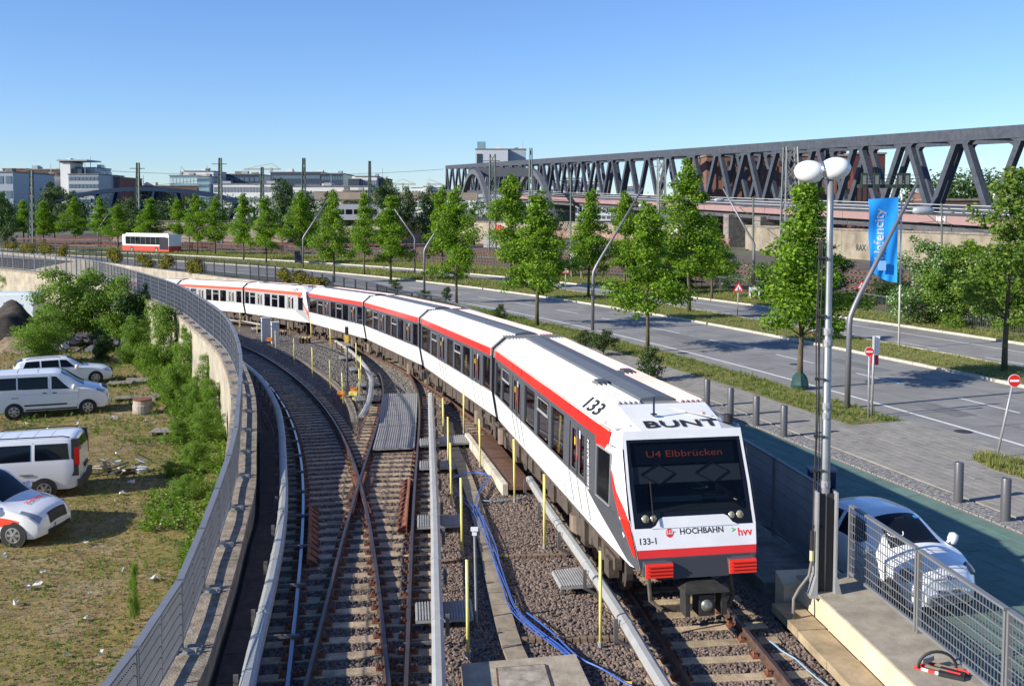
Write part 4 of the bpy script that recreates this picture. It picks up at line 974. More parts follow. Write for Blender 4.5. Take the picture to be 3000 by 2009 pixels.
    k = MB(); k.hexa([(-.16, -.50, .88), (.35, -.50, .88), (.35, .50, .88), (-.16, .50, .88), (-.06, -.58, 1.16), (.2, -.58, 1.16), (.2, .58, 1.16), (-.06, .58, 1.16)]); sub('bumper_middle', k, mat('bumper_dark', (.035, .038, .045), .5))
    # coupler
    k = MB(); k.hexa([(-.46, -.40, .70), (.15, -.40, .70), (.15, .40, .70), (-.46, .40, .70), (-.45, -.38, .75), (.1, -.15, .86), (.1, .15, .86), (-.45, .38, .75)])
    k.box((-.26, -.32, .50), (.30, .10, .40)); k.box((-.26, .32, .50), (.30, .08, .40)); k.box((-.22, -.02, .47), (.34, .28, .36)); sub('coupler_hood', k, mat('coupler_steel', (.05, .048, .043), .6, .4, var=.3, vscale=6))
    k = MB(); k.lathe((-.38, -.02, .47), [(.11, -.05), (.105, .02), (.07, .05), (.0, .065)], 18, (-1, 0, 0)); sub('coupler_cone', k, mat('coupler_face', (.25, .26, .22), .4, .6), smooth=True)
    k = MB()
    for s_ in (-1, 1): k.tube([(.5, s_*.75, .95), (.3, s_*.75, .35), (.1, s_*.6, .25)], .04, 6)
    k.box((.25, 0, .22), (.06, 1.3, .10)); sub('rail_guard', k, under_m)
    # roof fittings
    k = MB(); k.box((1.35, .36, 3.56), (.03, .03, .36)); k.box((1.35, .36, 3.42), (.10, .10, .02)); sub('radio_aerial', k, mat('aerial', (.02, .03, .06), .5))
    k = MB(); k.tube([(1.1, -.98, 3.26), (1.1, -.98, 3.42)], .085, 14); sub('beacon', k, black)
    k = MB(); k.beam((1.9, -.05, 3.46), (.95, -.72, 3.38), .02, .02); k.box((1.25, -.55, 3.42), (.08, .06, .06)); sub('grab_rail', k, mat('gutter', (.45, .42, .36), .6))
    k = MB(); k.beam((uf(1.66)-.045, .75, 1.75), (uf(2.4)-.045, .72, 2.4), .015, .02); sub('wiper', k, black)
# ---- place the cars: chord by chord along the track
def car_matrix(front, rear):
    X = (rear-front).normalized(); Yv = Vector((0, 0, 1)).cross(X).normalized(); Z = X.cross(Yv).normalized(); o = front
    return Matrix(((X.x, Yv.x, Z.x, o.x), (X.y, Yv.y, Z.y, o.y), (X.z, Yv.z, Z.z, o.z), (0, 0, 0, 1)))
def chord(s0, dist):
    p0 = TRAIN.at(s0); s1 = s0+dist*.98
    while (TRAIN.at(s1)-p0).length < dist: s1 += .02
    return s1
sN = s_at_y(TRAIN, 17.3); SJ = [sN]
for i in range(8): SJ.append(chord(SJ[-1], 15.0))
def build_unit(label, dark, joints, grp=None):
    root = thing('metro_train', label, 'train', TRAIN.at(joints[0])); inv = Matrix.Translation(-root.location)
    cab = make_car(True, dark); mid = make_car(False, dark); allo = list(bpy.data.objects); kids = [c for c in allo if c.parent == mid]
    for i in range(len(joints)-1):
        if i == 0: b = cab
        elif i == 1: b = mid
        else:
            b = mid.copy(); COL.objects.link(b)
            for k_ in kids: e = k_.copy(); COL.objects.link(e); e.parent = b
        b.parent = root; b.matrix_local = inv @ car_matrix(TRAIN.at(joints[i]), TRAIN.at(joints[i+1]))
    for s_ in joints[1:-1]:
        k = MB(); p_ = TRAIN.at(s_); v = TRAIN.dir(s_)
        k.box(p_+Vector((0, 0, 2.12)), (.62, 2.30, 2.25), v); obj('gangway_bellows', k, rubber, root)
    return root
T1 = build_unit('nearest metro train, white with bright red band and dark grey windows, fleet number 133', True, SJ[:5])
T2 = build_unit('second metro train coupled behind, white with orange red band and pale grey window surrounds', False, SJ[4:9])
k = MB(); a = TRAIN.at(SJ[4]-.4); b2 = TRAIN.at(SJ[4]+.5); k.beam(a+Vector((0, 0, .5)), b2+Vector((0, 0, .5)), .3, .25); obj('coupler', k, under_m, T2)
# ---- people in the train
def person(name, label, M, coat, skinc, hair, arms=((.30, -.05, .25), (.30, -.05, .25)), scale=1.):
    """seated figure: origin at the seat; faces local -x"""
    bmv = [((0, 0, 0), .15), ((0, 0, .22), .14), ((0, 0, .42), .17), ((0, 0, .55), .06), ((-.01, 0, .64), .055),
           ((0, .19, .46), .07), ((-.05, .25, .22), .055), ((-.28, .20, .12), .045), ((-.36, .18, .13), .035),
           ((0, -.19, .46), .07), ((-.05, -.25, .22), .055), ((-.28, -.20, .12), .045), ((-.36, -.18, .13), .035),
           ((-.22, .10, 0), .10), ((-.46, .11, .0), .07), ((-.48, .11, -.40), .05), ((-.22, -.10, 0), .10), ((-.46, -.11, .0), .07), ((-.48, -.11, -.40), .05)]
    ed = [(0, 1), (1, 2), (2, 3), (3, 4), (2, 5), (5, 6), (6, 7), (7, 8), (2, 9), (9, 10), (10, 11), (11, 12), (0, 13), (13, 14), (14, 15), (0, 16), (16, 17), (17, 18)]
    me = bpy.data.meshes.new(name); me.from_pydata([v for v, r in bmv], ed, [])
    o = bpy.data.objects.new(name, me); COL.objects.link(o); o.modifiers.new('skin', 'SKIN'); ss = o.modifiers.new('sub', 'SUBSURF'); ss.levels = ss.render_levels = 2
    for i, (v, r) in enumerate(bmv): me.skin_vertices[0].data[i].radius = (r, r)
    me.skin_vertices[0].data[0].use_root = True
    dg = bpy.context.evaluated_depsgraph_get(); m2 = bpy.data.meshes.new_from_object(o.evaluated_get(dg)); bpy.data.objects.remove(o)
    m2.materials.clear(); m2.materials.append(coat); m2.materials.append(skinc)
    for f_ in m2.polygons:
        c = f_.center; f_.material_index = 1 if (c.z > .54 and abs(c.y) < .12) or (c.x < -.30 and abs(c.y) > .14 and .0 < c.z < .3) else 0; f_.use_smooth = True
    body = bpy.data.objects.new(name, m2); COL.objects.link(body); body.matrix_world = M; body.name = name
    body['label'] = label; body['category'] = 'person'
    k = MB(); n_ = 14
    rows = [(-1, .0), (-.9, .045), (-.6, .078), (-.2, .095), (.2, .1), (.6, .085), (.9, .045), (1, 0)]
    k.lathe((-.015, 0, .73), [(r, z*.125) for z, r in rows], n_); k.box((-.115, 0, .715), (.03, .022, .035)); k.box((-.10, 0, .675), (.02, .05, .01))
    for s_ in (-1, 1): k.box((.0, s_*.098, .72), (.03, .015, .05)); k.box((-.098, s_*.036, .745), (.01, .02, .01))
    link('head', k.mesh('head', skinc, (0, 0, 0), True), body)
    k = MB(); k.lathe((.012, 0, .752), [(.103, -.03), (.108, .02), (.092, .07), (.05, .105), (0, .115)], n_); link('hair', k.mesh('hair', hair, (0, 0, 0), True), body)
    return body
skin_c = mat('skin', (.50, .30, .21), .6)
CM = car_matrix(TRAIN.at(SJ[0]), TRAIN.at(SJ[1]))
pr = person('person', 'train driver in dark jacket with pale reflective stripes behind the windscreen', CM @ Matrix.Translation((1.55, -.55, 1.62)), mat('driver_jacket', (.012, .035, .045), .8), skin_c, mat('dark_cap', (.02, .05, .06), .8))
k = MB()
for z in (.30, .38): k.tube([(.17*cos(a_*pi/8), .20*sin(a_*pi/8), z) for a_ in range(17)], .014, 5)
link('reflective_stripe', k.mesh('reflective_stripe', mat('reflective', (.75, .8, .75), .4)), pr)
CM3 = car_matrix(TRAIN.at(SJ[3]), TRAIN.at(SJ[4]))
person('person', 'passenger in a pale grey top sitting at a window of the fourth car', CM3 @ Matrix.Translation((10.9, .72, 1.55)), mat('pale_top', (.42, .44, .40), .9), skin_c, mat('grey_hair', (.35, .33, .30), .8))
# ================================================================== vehicles
car_white = mat('car_white', (.80, .81, .82), .25, coat=.8); car_glass = mat('car_glass', (.006, .009, .014), .04, spec=.28)
tyre = mat('tyre', (.018, .018, .018), .85); rim_m = mat('wheel_rim', (.45, .46, .47), .35, .8); plast = mat('black_trim', (.02, .02, .022), .6)
lampc = mat('clear_lamp', (.45, .48, .5), .12, .6); lampr = mat('red_lamp', (.45, .01, .01), .2)
def cr(keys, x):
    xs = [k[0] for k in keys]; ys = [k[1] for k in keys]
    if x <= xs[0]: return ys[0]
    if x >= xs[-1]: return ys[-1]
    i = max(j for j in range(len(xs)) if xs[j] <= x); i = min(i, len(xs)-2)
    x0, x1 = xs[i], xs[i+1]; t = (x-x0)/(x1-x0)
    def m(j):
        if j <= 0 or j >= len(xs)-1: return 0. if 0 < j else 0.
        a = (ys[j]-ys[j-1])/(xs[j]-xs[j-1]); b = (ys[j+1]-ys[j])/(xs[j+1]-xs[j])
        return 0. if a*b <= 0 else 2*a*b/(a+b)
    h = x1-x0; return ys[i]*(2*t**3-3*t**2+1)+m(i)*h*(t**3-2*t**2+t)+ys[i+1]*(-2*t**3+3*t**2)+m(i+1)*h*(t**3-t**2)
class Car:
    """x: front at 0, rear at L. keys: zt roof/bonnet line, zl sill, hw half width, rw roof half width, zb belt"""
    def __init__(s, L, zt, zl, hw, rw, zb, crown=.05): s.L = L; s.k = (zt, zl, hw, rw, zb); s.crown = crown
    def S(s, x, v, off=0.):
        zt, zl, hw, rw, zb = [cr(k, x) for k in s.k]; zb = min(zb, zt-s.crown-.02); rw = min(rw, hw); a = abs(v); sg = 1 if v >= 0 else -1
        if a <= .5: t = a/.5; p = (rw*t, zt-s.crown*t**2.4)
        elif a <= .75: t = (a-.5)/.25; p = (rw+(hw-rw)*(t**.85), zt-s.crown+(zb-zt+s.crown)*t)
        else: t = (a-.75)/.25; p = (hw-.07*max(0, t-.45)**1.5*2, zb+(zl-zb)*t)
        return Vector((x, sg*p[0], p[1]))
    def N(s, x, v):
        e = .02; a = s.S(min(s.L-.01, x+e), v)-s.S(max(.01, x-e), v); b = s.S(x, min(1, v+.01))-s.S(x, max(-1, v-.01)); n_ = a.cross(b).normalized()
        c = s.S(x, v)-Vector((s.L/2, 0, .7)); return n_ if n_.dot(c) > 0 else -n_
    def shell(s, nx=64, nv=40):
        k = MB(); xs = [s.L*.5*(1-cos(pi*(i/nx))) for i in range(nx+1)]; vv = [-1+2*j/nv for j in range(nv+1)]
        k.v = [tuple(s.S(x, v)) for x in xs for v in vv]; n = nv+1
        k.f = [(i*n+j, i*n+j+1, (i+1)*n+j+1, (i+1)*n+j) for i in range(nx) for j in range(nv)]+[tuple(range(n)), tuple(nx*n+j for j in range(nv, -1, -1))]; k.m = [0]*len(k.f); return k
    def patch(s, xf, vf, off, nx=10, nv=8):
        """xf(t,u)->x, vf(t,u)->v ; t along, u across in 0..1"""
        k = MB(); g = []
        for i in range(nx+1):
            for j in range(nv+1):
                x, v = xf(i/nx, j/nv), vf(i/nx, j/nv); g.append(s.S(x, v)+s.N(x, v)*off)
        k.v = [tuple(p_) for p_ in g]; n = nv+1; k.f = [(i*n+j, i*n+j+1, (i+1)*n+j+1, (i+1)*n+j) for i in range(nx) for j in range(nv)]; k.m = [0]*len(k.f); return k
def vehicle(name, label, loc, rz, C, wheels, wr, wins, screen, rear, paint=car_white, rim='steel', extra=None, track_w=None):
    root = thing(name, label, 'van' if 'van' in name else 'car', loc, rz)
    def sub(nm, k, m_, smooth=False, parent=None): return link(nm, k.mesh(nm, m_, (0, 0, 0), smooth), parent or root)
    body = sub('body', C.shell(), paint, True)
    body.data.set_sharp_from_angle(angle=radians(38)) if hasattr(body.data, 'set_sharp_from_angle') else None
    for sd in (-1, 1):
        for (x0, x1, x0t, x1t, v0, v1) in wins:       # bottom x range, top x range, v range (belt .74 .. roof .52)
            k = C.patch(lambda t, u: (x0+(x1-x0)*t)*(1-u)+(x0t+(x1t-x0t)*t)*u, lambda t, u: sd*(v0+(v1-v0)*u), .007, 8, 5); sub('side_window', k, car_glass, True)
        for x in wheels:
            hw = cr(C.k[2], x); a = MB()
            a.tube([(x, sd*(hw-.22), wr), (x, sd*(hw+.004), wr)], wr*1.11, 28); sub('wheel_arch', a, plast)
            w = MB(); w.lathe((x, sd*(hw-.20), wr), [(wr*.6, 0), (wr*.97, .01), (wr, .04), (wr, .17), (wr*.96, .205), (wr*.66, .212), (wr*.62, .20)], 28, (0, sd, 0)); wo = sub('wheel', w, tyre, False)
            r = MB(); r.lathe((x, sd*(hw+.002), wr), [(wr*.64, -.02), (wr*.64, .008), (wr*.56, .012), (wr*.53, -.012)], 28, (0, sd, 0)); r.lathe((x, sd*(hw-.01), wr), [(wr*.18, 0), (wr*.16, .03), (0.01, .035)], 12, (0, sd, 0))
            for i in range(6):
                an = i*pi/3; c_, s_ = cos(an), sin(an); r.beam((x+c_*wr*.15, sd*(hw+.002), wr+s_*wr*.15), (x+c_*wr*.6, sd*(hw+.004), wr+s_*wr*.6), .022, wr*.20, (c_*0, sd, 0)) if False else r.box((x+c_*wr*.37, sd*(hw+.0), wr+s_*wr*.37), (wr*.5, .02, wr*.19), (c_, 0, s_), (0, 1, 0)) if False else r.add([(x+c_*wr*.12-s_*wr*.09, sd*(hw+.012), wr+s_*wr*.12+c_*wr*.09), (x+c_*wr*.12+s_*wr*.09, sd*(hw+.012), wr+s_*wr*.12-c_*wr*.09), (x+c_*wr*.6+s_*wr*.13, sd*(hw+.004), wr+s_*wr*.6-c_*wr*.13), (x+c_*wr*.6-s_*wr*.13, sd*(hw+.004), wr+s_*wr*.6+c_*wr*.13)], [(0, 1, 2, 3)])
            sub('rim', r, rim_m, False, wo)
    x0, x1, vv = screen; k = C.patch(lambda t, u: x0+(x1-x0)*t-.0*abs(u-.5), lambda t, u: (-vv+2*vv*u)*(1-.10*t), .007, 10, 14); sub('windscreen', k, car_glass, True)
    if rear: x0r, x1r, vr = rear; k = C.patch(lambda t, u: x0r+(x1r-x0r)*t, lambda t, u: -vr+2*vr*u, .007, 8, 12); sub('rear_window', k, car_glass, True)
    if extra: extra(root, sub, C)
    return root
def seam(sub, C, pts, sd, w=.008, m_=None, nm='panel_seam'):
    k = MB(); q_ = [C.S(x, sd*v)+C.N(x, sd*v)*.003 for x, v in pts]
    for a, b in zip(q_, q_[1:]): k.beam(a, b, w, .006, (0, sd, .01))
    sub(nm, k, m_ or mat('seam', (.10, .10, .10), .8))
def mirror(sub, C, x, z, sd, m_):
    hw = cr(C.k[2], x); k = MB(); k.lathe((x+.03, sd*(hw+.16), z), [(.02, -.12), (.085, -.09), (.10, 0), (.085, .09), (.02, .12)], 10, (0, sd*.3, 1)); k.beam((x, sd*(hw-.02), z-.05), (x, sd*(hw+.12), z-.03), .05, .04); sub('mirror', k, m_, True)
def lamps_front(sub, C, x0, x1, v0, v1):
    for sd in (-1, 1): sub('headlight', C.patch(lambda t, u: x0+(x1-x0)*t, lambda t, u: sd*(v0+(v1-v0)*u), .008, 6, 5), lampc, True)
def plate(sub, C, txt, z=.5, x=-.004, rear=False):
    X = C.L if rear else 0; k = MB(); k.box((X+(.02 if rear else -.02), 0, z), (.015, .52, .11)); k.mi = 1; k.box((X+(.029 if rear else -.029), .24 if not rear else -.24, z), (.004, .04, .11)); sub('number_plate', k, [white, mat('plate_blue', (.02, .06, .4), .5)])
    if txt:
        me = text_mesh(txt, .095, black, extrude=.001, bold=.002, xs=.9); d_ = Vector((0, -1, 0)) if not rear else Vector((0, 1, 0))
        r = bpy.data.objects[-1] if False else None
        me.transform(Matrix(((0, 0, -1, -.034), (-1, 0, 0, -.02), (0, 1, 0, z), (0, 0, 0, 1)))); return me
# --- long white minibus (side on, front to the right)
VAN = Car(4.97, [(0, .62), (.06, .95), (.18, 1.10), (.75, 1.27), (1.05, 1.36), (1.95, 1.90), (2.25, 1.97), (4.6, 1.99), (4.88, 1.93), (4.97, 1.5)], [(0, .40), (.3, .30), (4.7, .32), (4.97, .45)], [(0, .62), (.10, .80), (.5, .93), (1.2, .985), (4.4, .985), (4.85, .95), (4.97, .90)], [(0, .58), (.2, .70), (.8, .76), (1.3, .74), (2.0, .88), (4.6, .88), (4.97, .84)], [(0, .60), (.3, .92), (1.0, 1.16), (1.6, 1.20), (4.97, 1.24)], .06)
def van_extra(root, sub, C):
    lamps_front(sub, C, .10, .55, .55, .72)
    for sd in (-1, 1):
        mirror(sub, C, 1.42, 1.30, sd, car_white)
        seam(sub, C, [(1.25, .76), (1.3, .85), (1.35, .97)], sd); seam(sub, C, [(2.42, .53), (2.42, .76), (2.4, .97)], sd); seam(sub, C, [(3.72, .53), (3.72, .8)], sd); seam(sub, C, [(1.3, .80), (3.7, .80)], sd, .006)
        seam(sub, C, [(3.65, .835), (4.75, .835)], sd, .03, plast, 'slide_rail'); seam(sub, C, [(1.75, .93), (3.45, .93)], sd, .07, plast, 'side_moulding')
        seam(sub, C, [(2.55, .79), (2.72, .79)], sd, .045, plast, 'door_handle'); seam(sub, C, [(2.15, .79), (2.33, .79)], sd, .045, plast, 'door_handle')
        k = MB(); 
        for i, (a, b) in enumerate(((.80, 1.15), (1.15, 1.5))): k.mi = i; k.box((4.95, sd*.86, (a+b)/2), (.06, .10, b-a))
        sub('tail_light', k, [lampr, mat('pink_lamp', (.6, .35, .35), .2)])
    for sd in (-1, 1): seam(sub, C, [(1.35, .985), (2.4, .985), (3.4, .985)], sd, .07, plast, 'sill'); seam(sub, C, [(1.62, .742), (2.36, .742)], sd, .016, plast, 'window_rubber'); seam(sub, C, [(2.46, .735), (3.0, .735), (4.72, .735)], sd, .016, plast, 'window_rubber')
    for x in (2.9, 3.7, 4.45):
        k = C.patch(lambda t, u: x+.03*t, lambda t, u: -.42+.84*u, .012, 1, 8); sub('roof_groove', k, mat('groove_grey', (.45, .46, .47), .5))
    k = C.patch(lambda t, u: .03+.30*t, lambda t, u: -.34+.68*u, .01, 3, 6); sub('grille', k, plast)
    for sd in (-1, 1): k = MB(); k.box((.10, sd*.62, .55), (.10, .24, .10)); sub('fog_lamp_recess', k, plast)
    plate(sub, C, None)
LV = P(290, 1205, ZW)
def park(front_px, rear_px, L, dz=0.):
    a = P(*front_px, ZW+dz); b = P(*rear_px, ZW+dz); d_ = (b-a).normalized(); return a, atan2(d_.y, d_.x)
def at_front(wheel_px, wheel_x, dirang, side_hw, near=1):
    """front corner location so that the near front wheel's foot stands on the pixel"""
    p_ = P(*wheel_px, ZW+.0); ca, sa = cos(dirang), sin(dirang)
    return Vector((p_.x-ca*wheel_x+sa*near*side_hw, p_.y-sa*wheel_x-ca*near*side_hw, ZW-.02))
wf, wrr = P(258, 1213, ZW), P(72, 1226, ZW); ang = atan2(wrr.y-wf.y, wrr.x-wf.x)
vehicle('white_van', 'long white minibus with dark tinted side windows parked side on, nearest the rubble', at_front((258, 1213), .92, ang, .98, 1), ang, VAN, (.92, 3.85), .335,
    [(1.62, 2.36, 2.16, 2.36, .742, .55), (2.50, 3.68, 2.50, 3.68, .735, .55), (3.74, 4.72, 3.74, 4.66, .735, .55)], (1.06, 1.98, .46), None, extra=van_extra)
# --- white estate car behind it
EST = Car(4.77, [(0, .50), (.08, .70), (.35, .84), (1.15, .97), (1.4, 1.03), (2.15, 1.42), (2.5, 1.46), (3.9, 1.44), (4.4, 1.36), (4.66, 1.0), (4.77, .65)], [(0, .25), (.3, .20), (4.5, .22), (4.77, .35)], [(0, .55), (.12, .76), (.6, .90), (4.0, .91), (4.6, .84), (4.77, .72)], [(0, .5), (.4, .66), (1.2, .72), (1.5, .64), (2.2, .58), (4.2, .58), (4.6, .66), (4.77, .6)], [(0, .5), (.5, .72), (1.4, .90), (4.4, .98), (4.77, .7)], .05)
def est_extra(root, sub, C):
    lamps_front(sub, C, .10, .42, .60, .76); plate(sub, C, None, .42)
    k = MB(); k.box((.02, 0, .64), (.06, .8, .10)); k.box((.02, 0, .33), (.05, 1.2, .10)); sub('grille', k, plast)
    for sd in (-1, 1):
        mirror(sub, C, 1.75, .98, sd, car_white)
        k = MB(); k.tube([C.S(2.5, sd*.46)+Vector((0, 0, .03)), C.S(2.7, sd*.46)+Vector((0, 0, .07)), C.S(3.9, sd*.46)+Vector((0, 0, .07)), C.S(4.1, sd*.46)+Vector((0, 0, .03))], .018, 6); sub('roof_rail', k, plast)
        for x in (1.55, 2.6, 3.55): seam(sub, C, [(x, .76), (x+.02, .97)], sd)
        k = MB(); k.box((4.62, sd*.72, .88), (.18, .22, .14)); sub('tail_light', k, lampr)
f2 = P(322, 1116, ZW); 
def at_px(front_px, ang): p_ = P(*front_px, ZW); return Vector((p_.x, p_.y, ZW-.02))
e_ang = ang+.10
vehicle('estate_car', 'white estate car with black roof rails parked behind the long white minibus', at_front((281, 1123), .88, e_ang, .9, 1), e_ang, EST, (.88, 3.65), .325,
    [(1.80, 2.52, 2.25, 2.56, .735, .54), (2.60, 3.42, 2.62, 3.42, .735, .54), (3.50, 4.28, 3.50, 4.12, .735, .54)], (1.42, 2.18, .44), (4.25, 4.62, .40), extra=est_extra)
# --- boxy minibus seen from behind, cut by the left edge
VIV = Car(4.78, [(0, .62), (.08, .95), (.5, 1.14), (.95, 1.30), (1.8, 1.86), (2.1, 1.93), (4.45, 1.95), (4.66, 1.90), (4.78, 1.5)], [(0, .40), (.3, .30), (4.5, .32), (4.78, .40)], [(0, .62), (.10, .80), (.5, .92), (1.2, .95), (4.3, .95), (4.7, .92), (4.78, .88)], [(0, .58), (.2, .70), (1.3, .72), (2.0, .78), (4.4, .87), (4.78, .83)], [(0, .60), (.3, .92), (1.0, 1.13), (1.6, 1.18), (4.78, 1.22)], .06)
def viv_extra(root, sub, C):
    plate(sub, C, None, .62, rear=True)
    for sd in (-1, 1):
        k = MB(); k.box((4.66, sd*.85, 1.30), (.20, .16, 1.15)); sub('rear_pillar_trim', k, plast)
        k = MB(); k.box((4.72, sd*.89, 1.35), (.14, .10, .55)); sub('tail_light', k, lampr)
        seam(sub, C, [(3.45, .53), (3.45, .97)], sd); seam(sub, C, [(2.2, .55), (2.2, .97)], sd); seam(sub, C, [(1.5, .93), (3.5, .93)], sd, .12, mat('side_strip', (.10, .10, .10), .6), 'side_moulding')
        k = MB(); k.tube([C.S(2.2, sd*.46)+Vector((0, 0, .02)), C.S(2.4, sd*.46)+Vector((0, 0, .06)), C.S(4.3, sd*.46)+Vector((0, 0, .06)), C.S(4.5, sd*.46)+Vector((0, 0, .02))], .02, 6); sub('roof_rail', k, plast)
        tm = text_mesh('VIVARO', .085, mat('badge_grey', (.12, .12, .12), .4), extrude=.003, bold=.003, xs=1.3); y = cr(C.k[2], 3.2)+.012
        tm.transform(Matrix(((-sd, 0, 0, 3.25), (0, 0, sd, sd*y), (0, 1, 0, .82), (0, 0, 0, 1))) if sd > 0 else Matrix(((1, 0, 0, 3.25), (0, 0, -1, -y), (0, 1, 0, .82), (0, 0, 0, 1)))); link('lettering', tm, root)
    k = MB(); k.box((4.80, 0, .48), (.16, 1.86, .26)); sub('rear_bumper', k, plast)
    k = MB(); k.box((4.80, .25, .86), (.05, .55, .12)); sub('door_damage', k, plast)
    for x in (2.4, 2.9, 3.4, 3.9): k = C.patch(lambda t, u: x+.02*t, lambda t, u: -.42+.84*u, .012, 1, 8); sub('roof_groove', k, mat('groove_grey', (.45, .46, .47), .5))
wrr2 = P(134, 1452, ZW); a2 = atan2(.22, 1)+0.0
# rear faces right and slightly away from the camera; the car points left
vp = P(0, 1432, ZW)
def from_rear(wheel_px, wheel_x, a_, hw, near):
    p_ = P(*wheel_px, ZW); ca, sa = cos(a_), sin(a_); return Vector((p_.x-ca*wheel_x+sa*near*hw, p_.y-sa*wheel_x-ca*near*hw, ZW-.02))
a_v = radians(14)
vehicle('white_van', 'white minibus with black rear corner and red tail light, cut by the left edge', from_rear((130, 1464), 3.75, a_v, .95, -1), a_v, VIV, (.95, 3.75), .335,
    [(1.5, 2.1, 1.95, 2.1, .742, .55), (2.25, 3.38, 2.25, 3.38, .735, .55), (3.50, 4.50, 3.50, 4.45, .735, .55)], (1.0, 1.85, .46), (4.70, 4.775, .40), extra=viv_extra)
# --- white and red patrol style car, front right, cut by the left edge
CON = Car(4.42, [(0, .55), (.07, .80), (.22, .93), (.95, 1.10), (1.2, 1.18), (2.0, 1.74), (2.3, 1.81), (4.1, 1.82), (4.32, 1.72), (4.42, 1.2)], [(0, .30), (.3, .22), (4.2, .26), (4.42, .4)], [(0, .60), (.12, .80), (.6, .90), (4.1, .915), (4.42, .84)], [(0, .52), (.4, .66), (1.2, .72), (2.0, .70), (4.2, .72), (4.42, .7)], [(0, .52), (.4, .82), (1.2, 1.03), (4.42, 1.08)], .055)
def con_extra(root, sub, C):
    lamps_front(sub, C, .12, .62, .56, .70); plate(sub, C, None, .48)
    k = C.patch(lambda t, u: .015+.10*t, lambda t, u: -.40+.80*u, .012, 3, 6); sub('grille', k, plast); k = MB(); k.box((.02, 0, .36), (.06, 1.1, .12)); sub('lower_grille', k, plast)
    ored = mat('orange_red_stripe', (.75, .07, .03), .4)
    for sd in (-1, 1):
        k = C.patch(lambda t, u: .62+3.6*t, lambda t, u: sd*(.82+.075*u), .004, 24, 3); sub('side_stripe', k, ored, True)
        mirror(sub, C, 1.5, 1.15, sd, car_white); seam(sub, C, [(1.35, .76), (1.35, .97)], sd); seam(sub, C, [(2.45, .53), (2.45, .97)], sd)
    tm = text_mesh('SCHLÜTER', .17, mat('logo_red', (.70, .03, .03), .5), extrude=.002, bold=.002)
    c = C.S(.72, .0)+Vector((0, 0, .02)); n_ = C.N(.72, .02); tm.transform(Matrix(((0, 1, 0, c.x), (-1, 0, 0, c.y), (0, .18, 1, c.z), (0, 0, 0, 1)))); link('lettering', tm, root)
a_c = radians(187)
a_c = radians(174)
vehicle('white_car', 'white car with orange red side stripe, front at the lower left edge of the view', from_rear((38, 1602), .80, a_c, .91, 1), a_c, CON, (.80, 3.5), .33,
    [(1.55, 2.40, 2.05, 2.42, .742, .54), (2.5, 3.4, 2.5, 3.4, .735, .54)], (1.22, 2.05, .45), None, extra=con_extra)
# --- panel van at the far left behind the soil heap
k = MB(); root = thing('panel_van', 'pale panel van with blue lettering behind the dark soil heap', 'van', P(38, 948, ZW+.0))
c = P(30, 952, ZW); vanp = mat('van_pale', (.62, .68, .72), .4, var=.08)
k.prism([(c.x-4.2, c.y), (c.x+1.9, c.y-.2), (c.x+2.0, c.y+1.8), (c.x-4.1, c.y+2.0)], ZW+.4, ZW+2.35); obj('body', k, vanp, root)
k = MB(); k.prism([(c.x-4.1, c.y+.15), (c.x+1.75, c.y-.05), (c.x+1.8, c.y+1.7), (c.x-4.0, c.y+1.9)], ZW+2.35, ZW+2.5); obj('roof', k, vanp, root)
k = MB(); k.box((c.x+1.98, c.y+.8, ZW+1.9), (.03, 1.4, .6)); obj('windscreen', k, car_glass, root)
for x in (-3.2, .9): k = MB(); k.tube([(c.x+x, c.y-.12, ZW+.35), (c.x+x, c.y+.1, ZW+.35)], .35, 18); obj('wheel', k, tyre, root)
for x in (-1.2, 1.1): k = MB(); k.box((c.x+x, c.y-.10, ZW+1.35), (.02, .02, 1.7)); obj('door_seam', k, galv_d, root)
place(text_mesh('Hrapp', .62, mat('lettering_blue', (.02, .25, .60), .5), extrude=.004, bold=.01), 'lettering', (c.x+.35, c.y-.17, ZW+1.55), (1, -.03, 0), (0, 0, 1), root)
k = MB(); k.box((c.x+1.3, c.y-.15, ZW+.75), (1.1, .02, .3)); obj('side_stripe', k, mat('lettering_blue', (.02, .25, .60), .5), root)
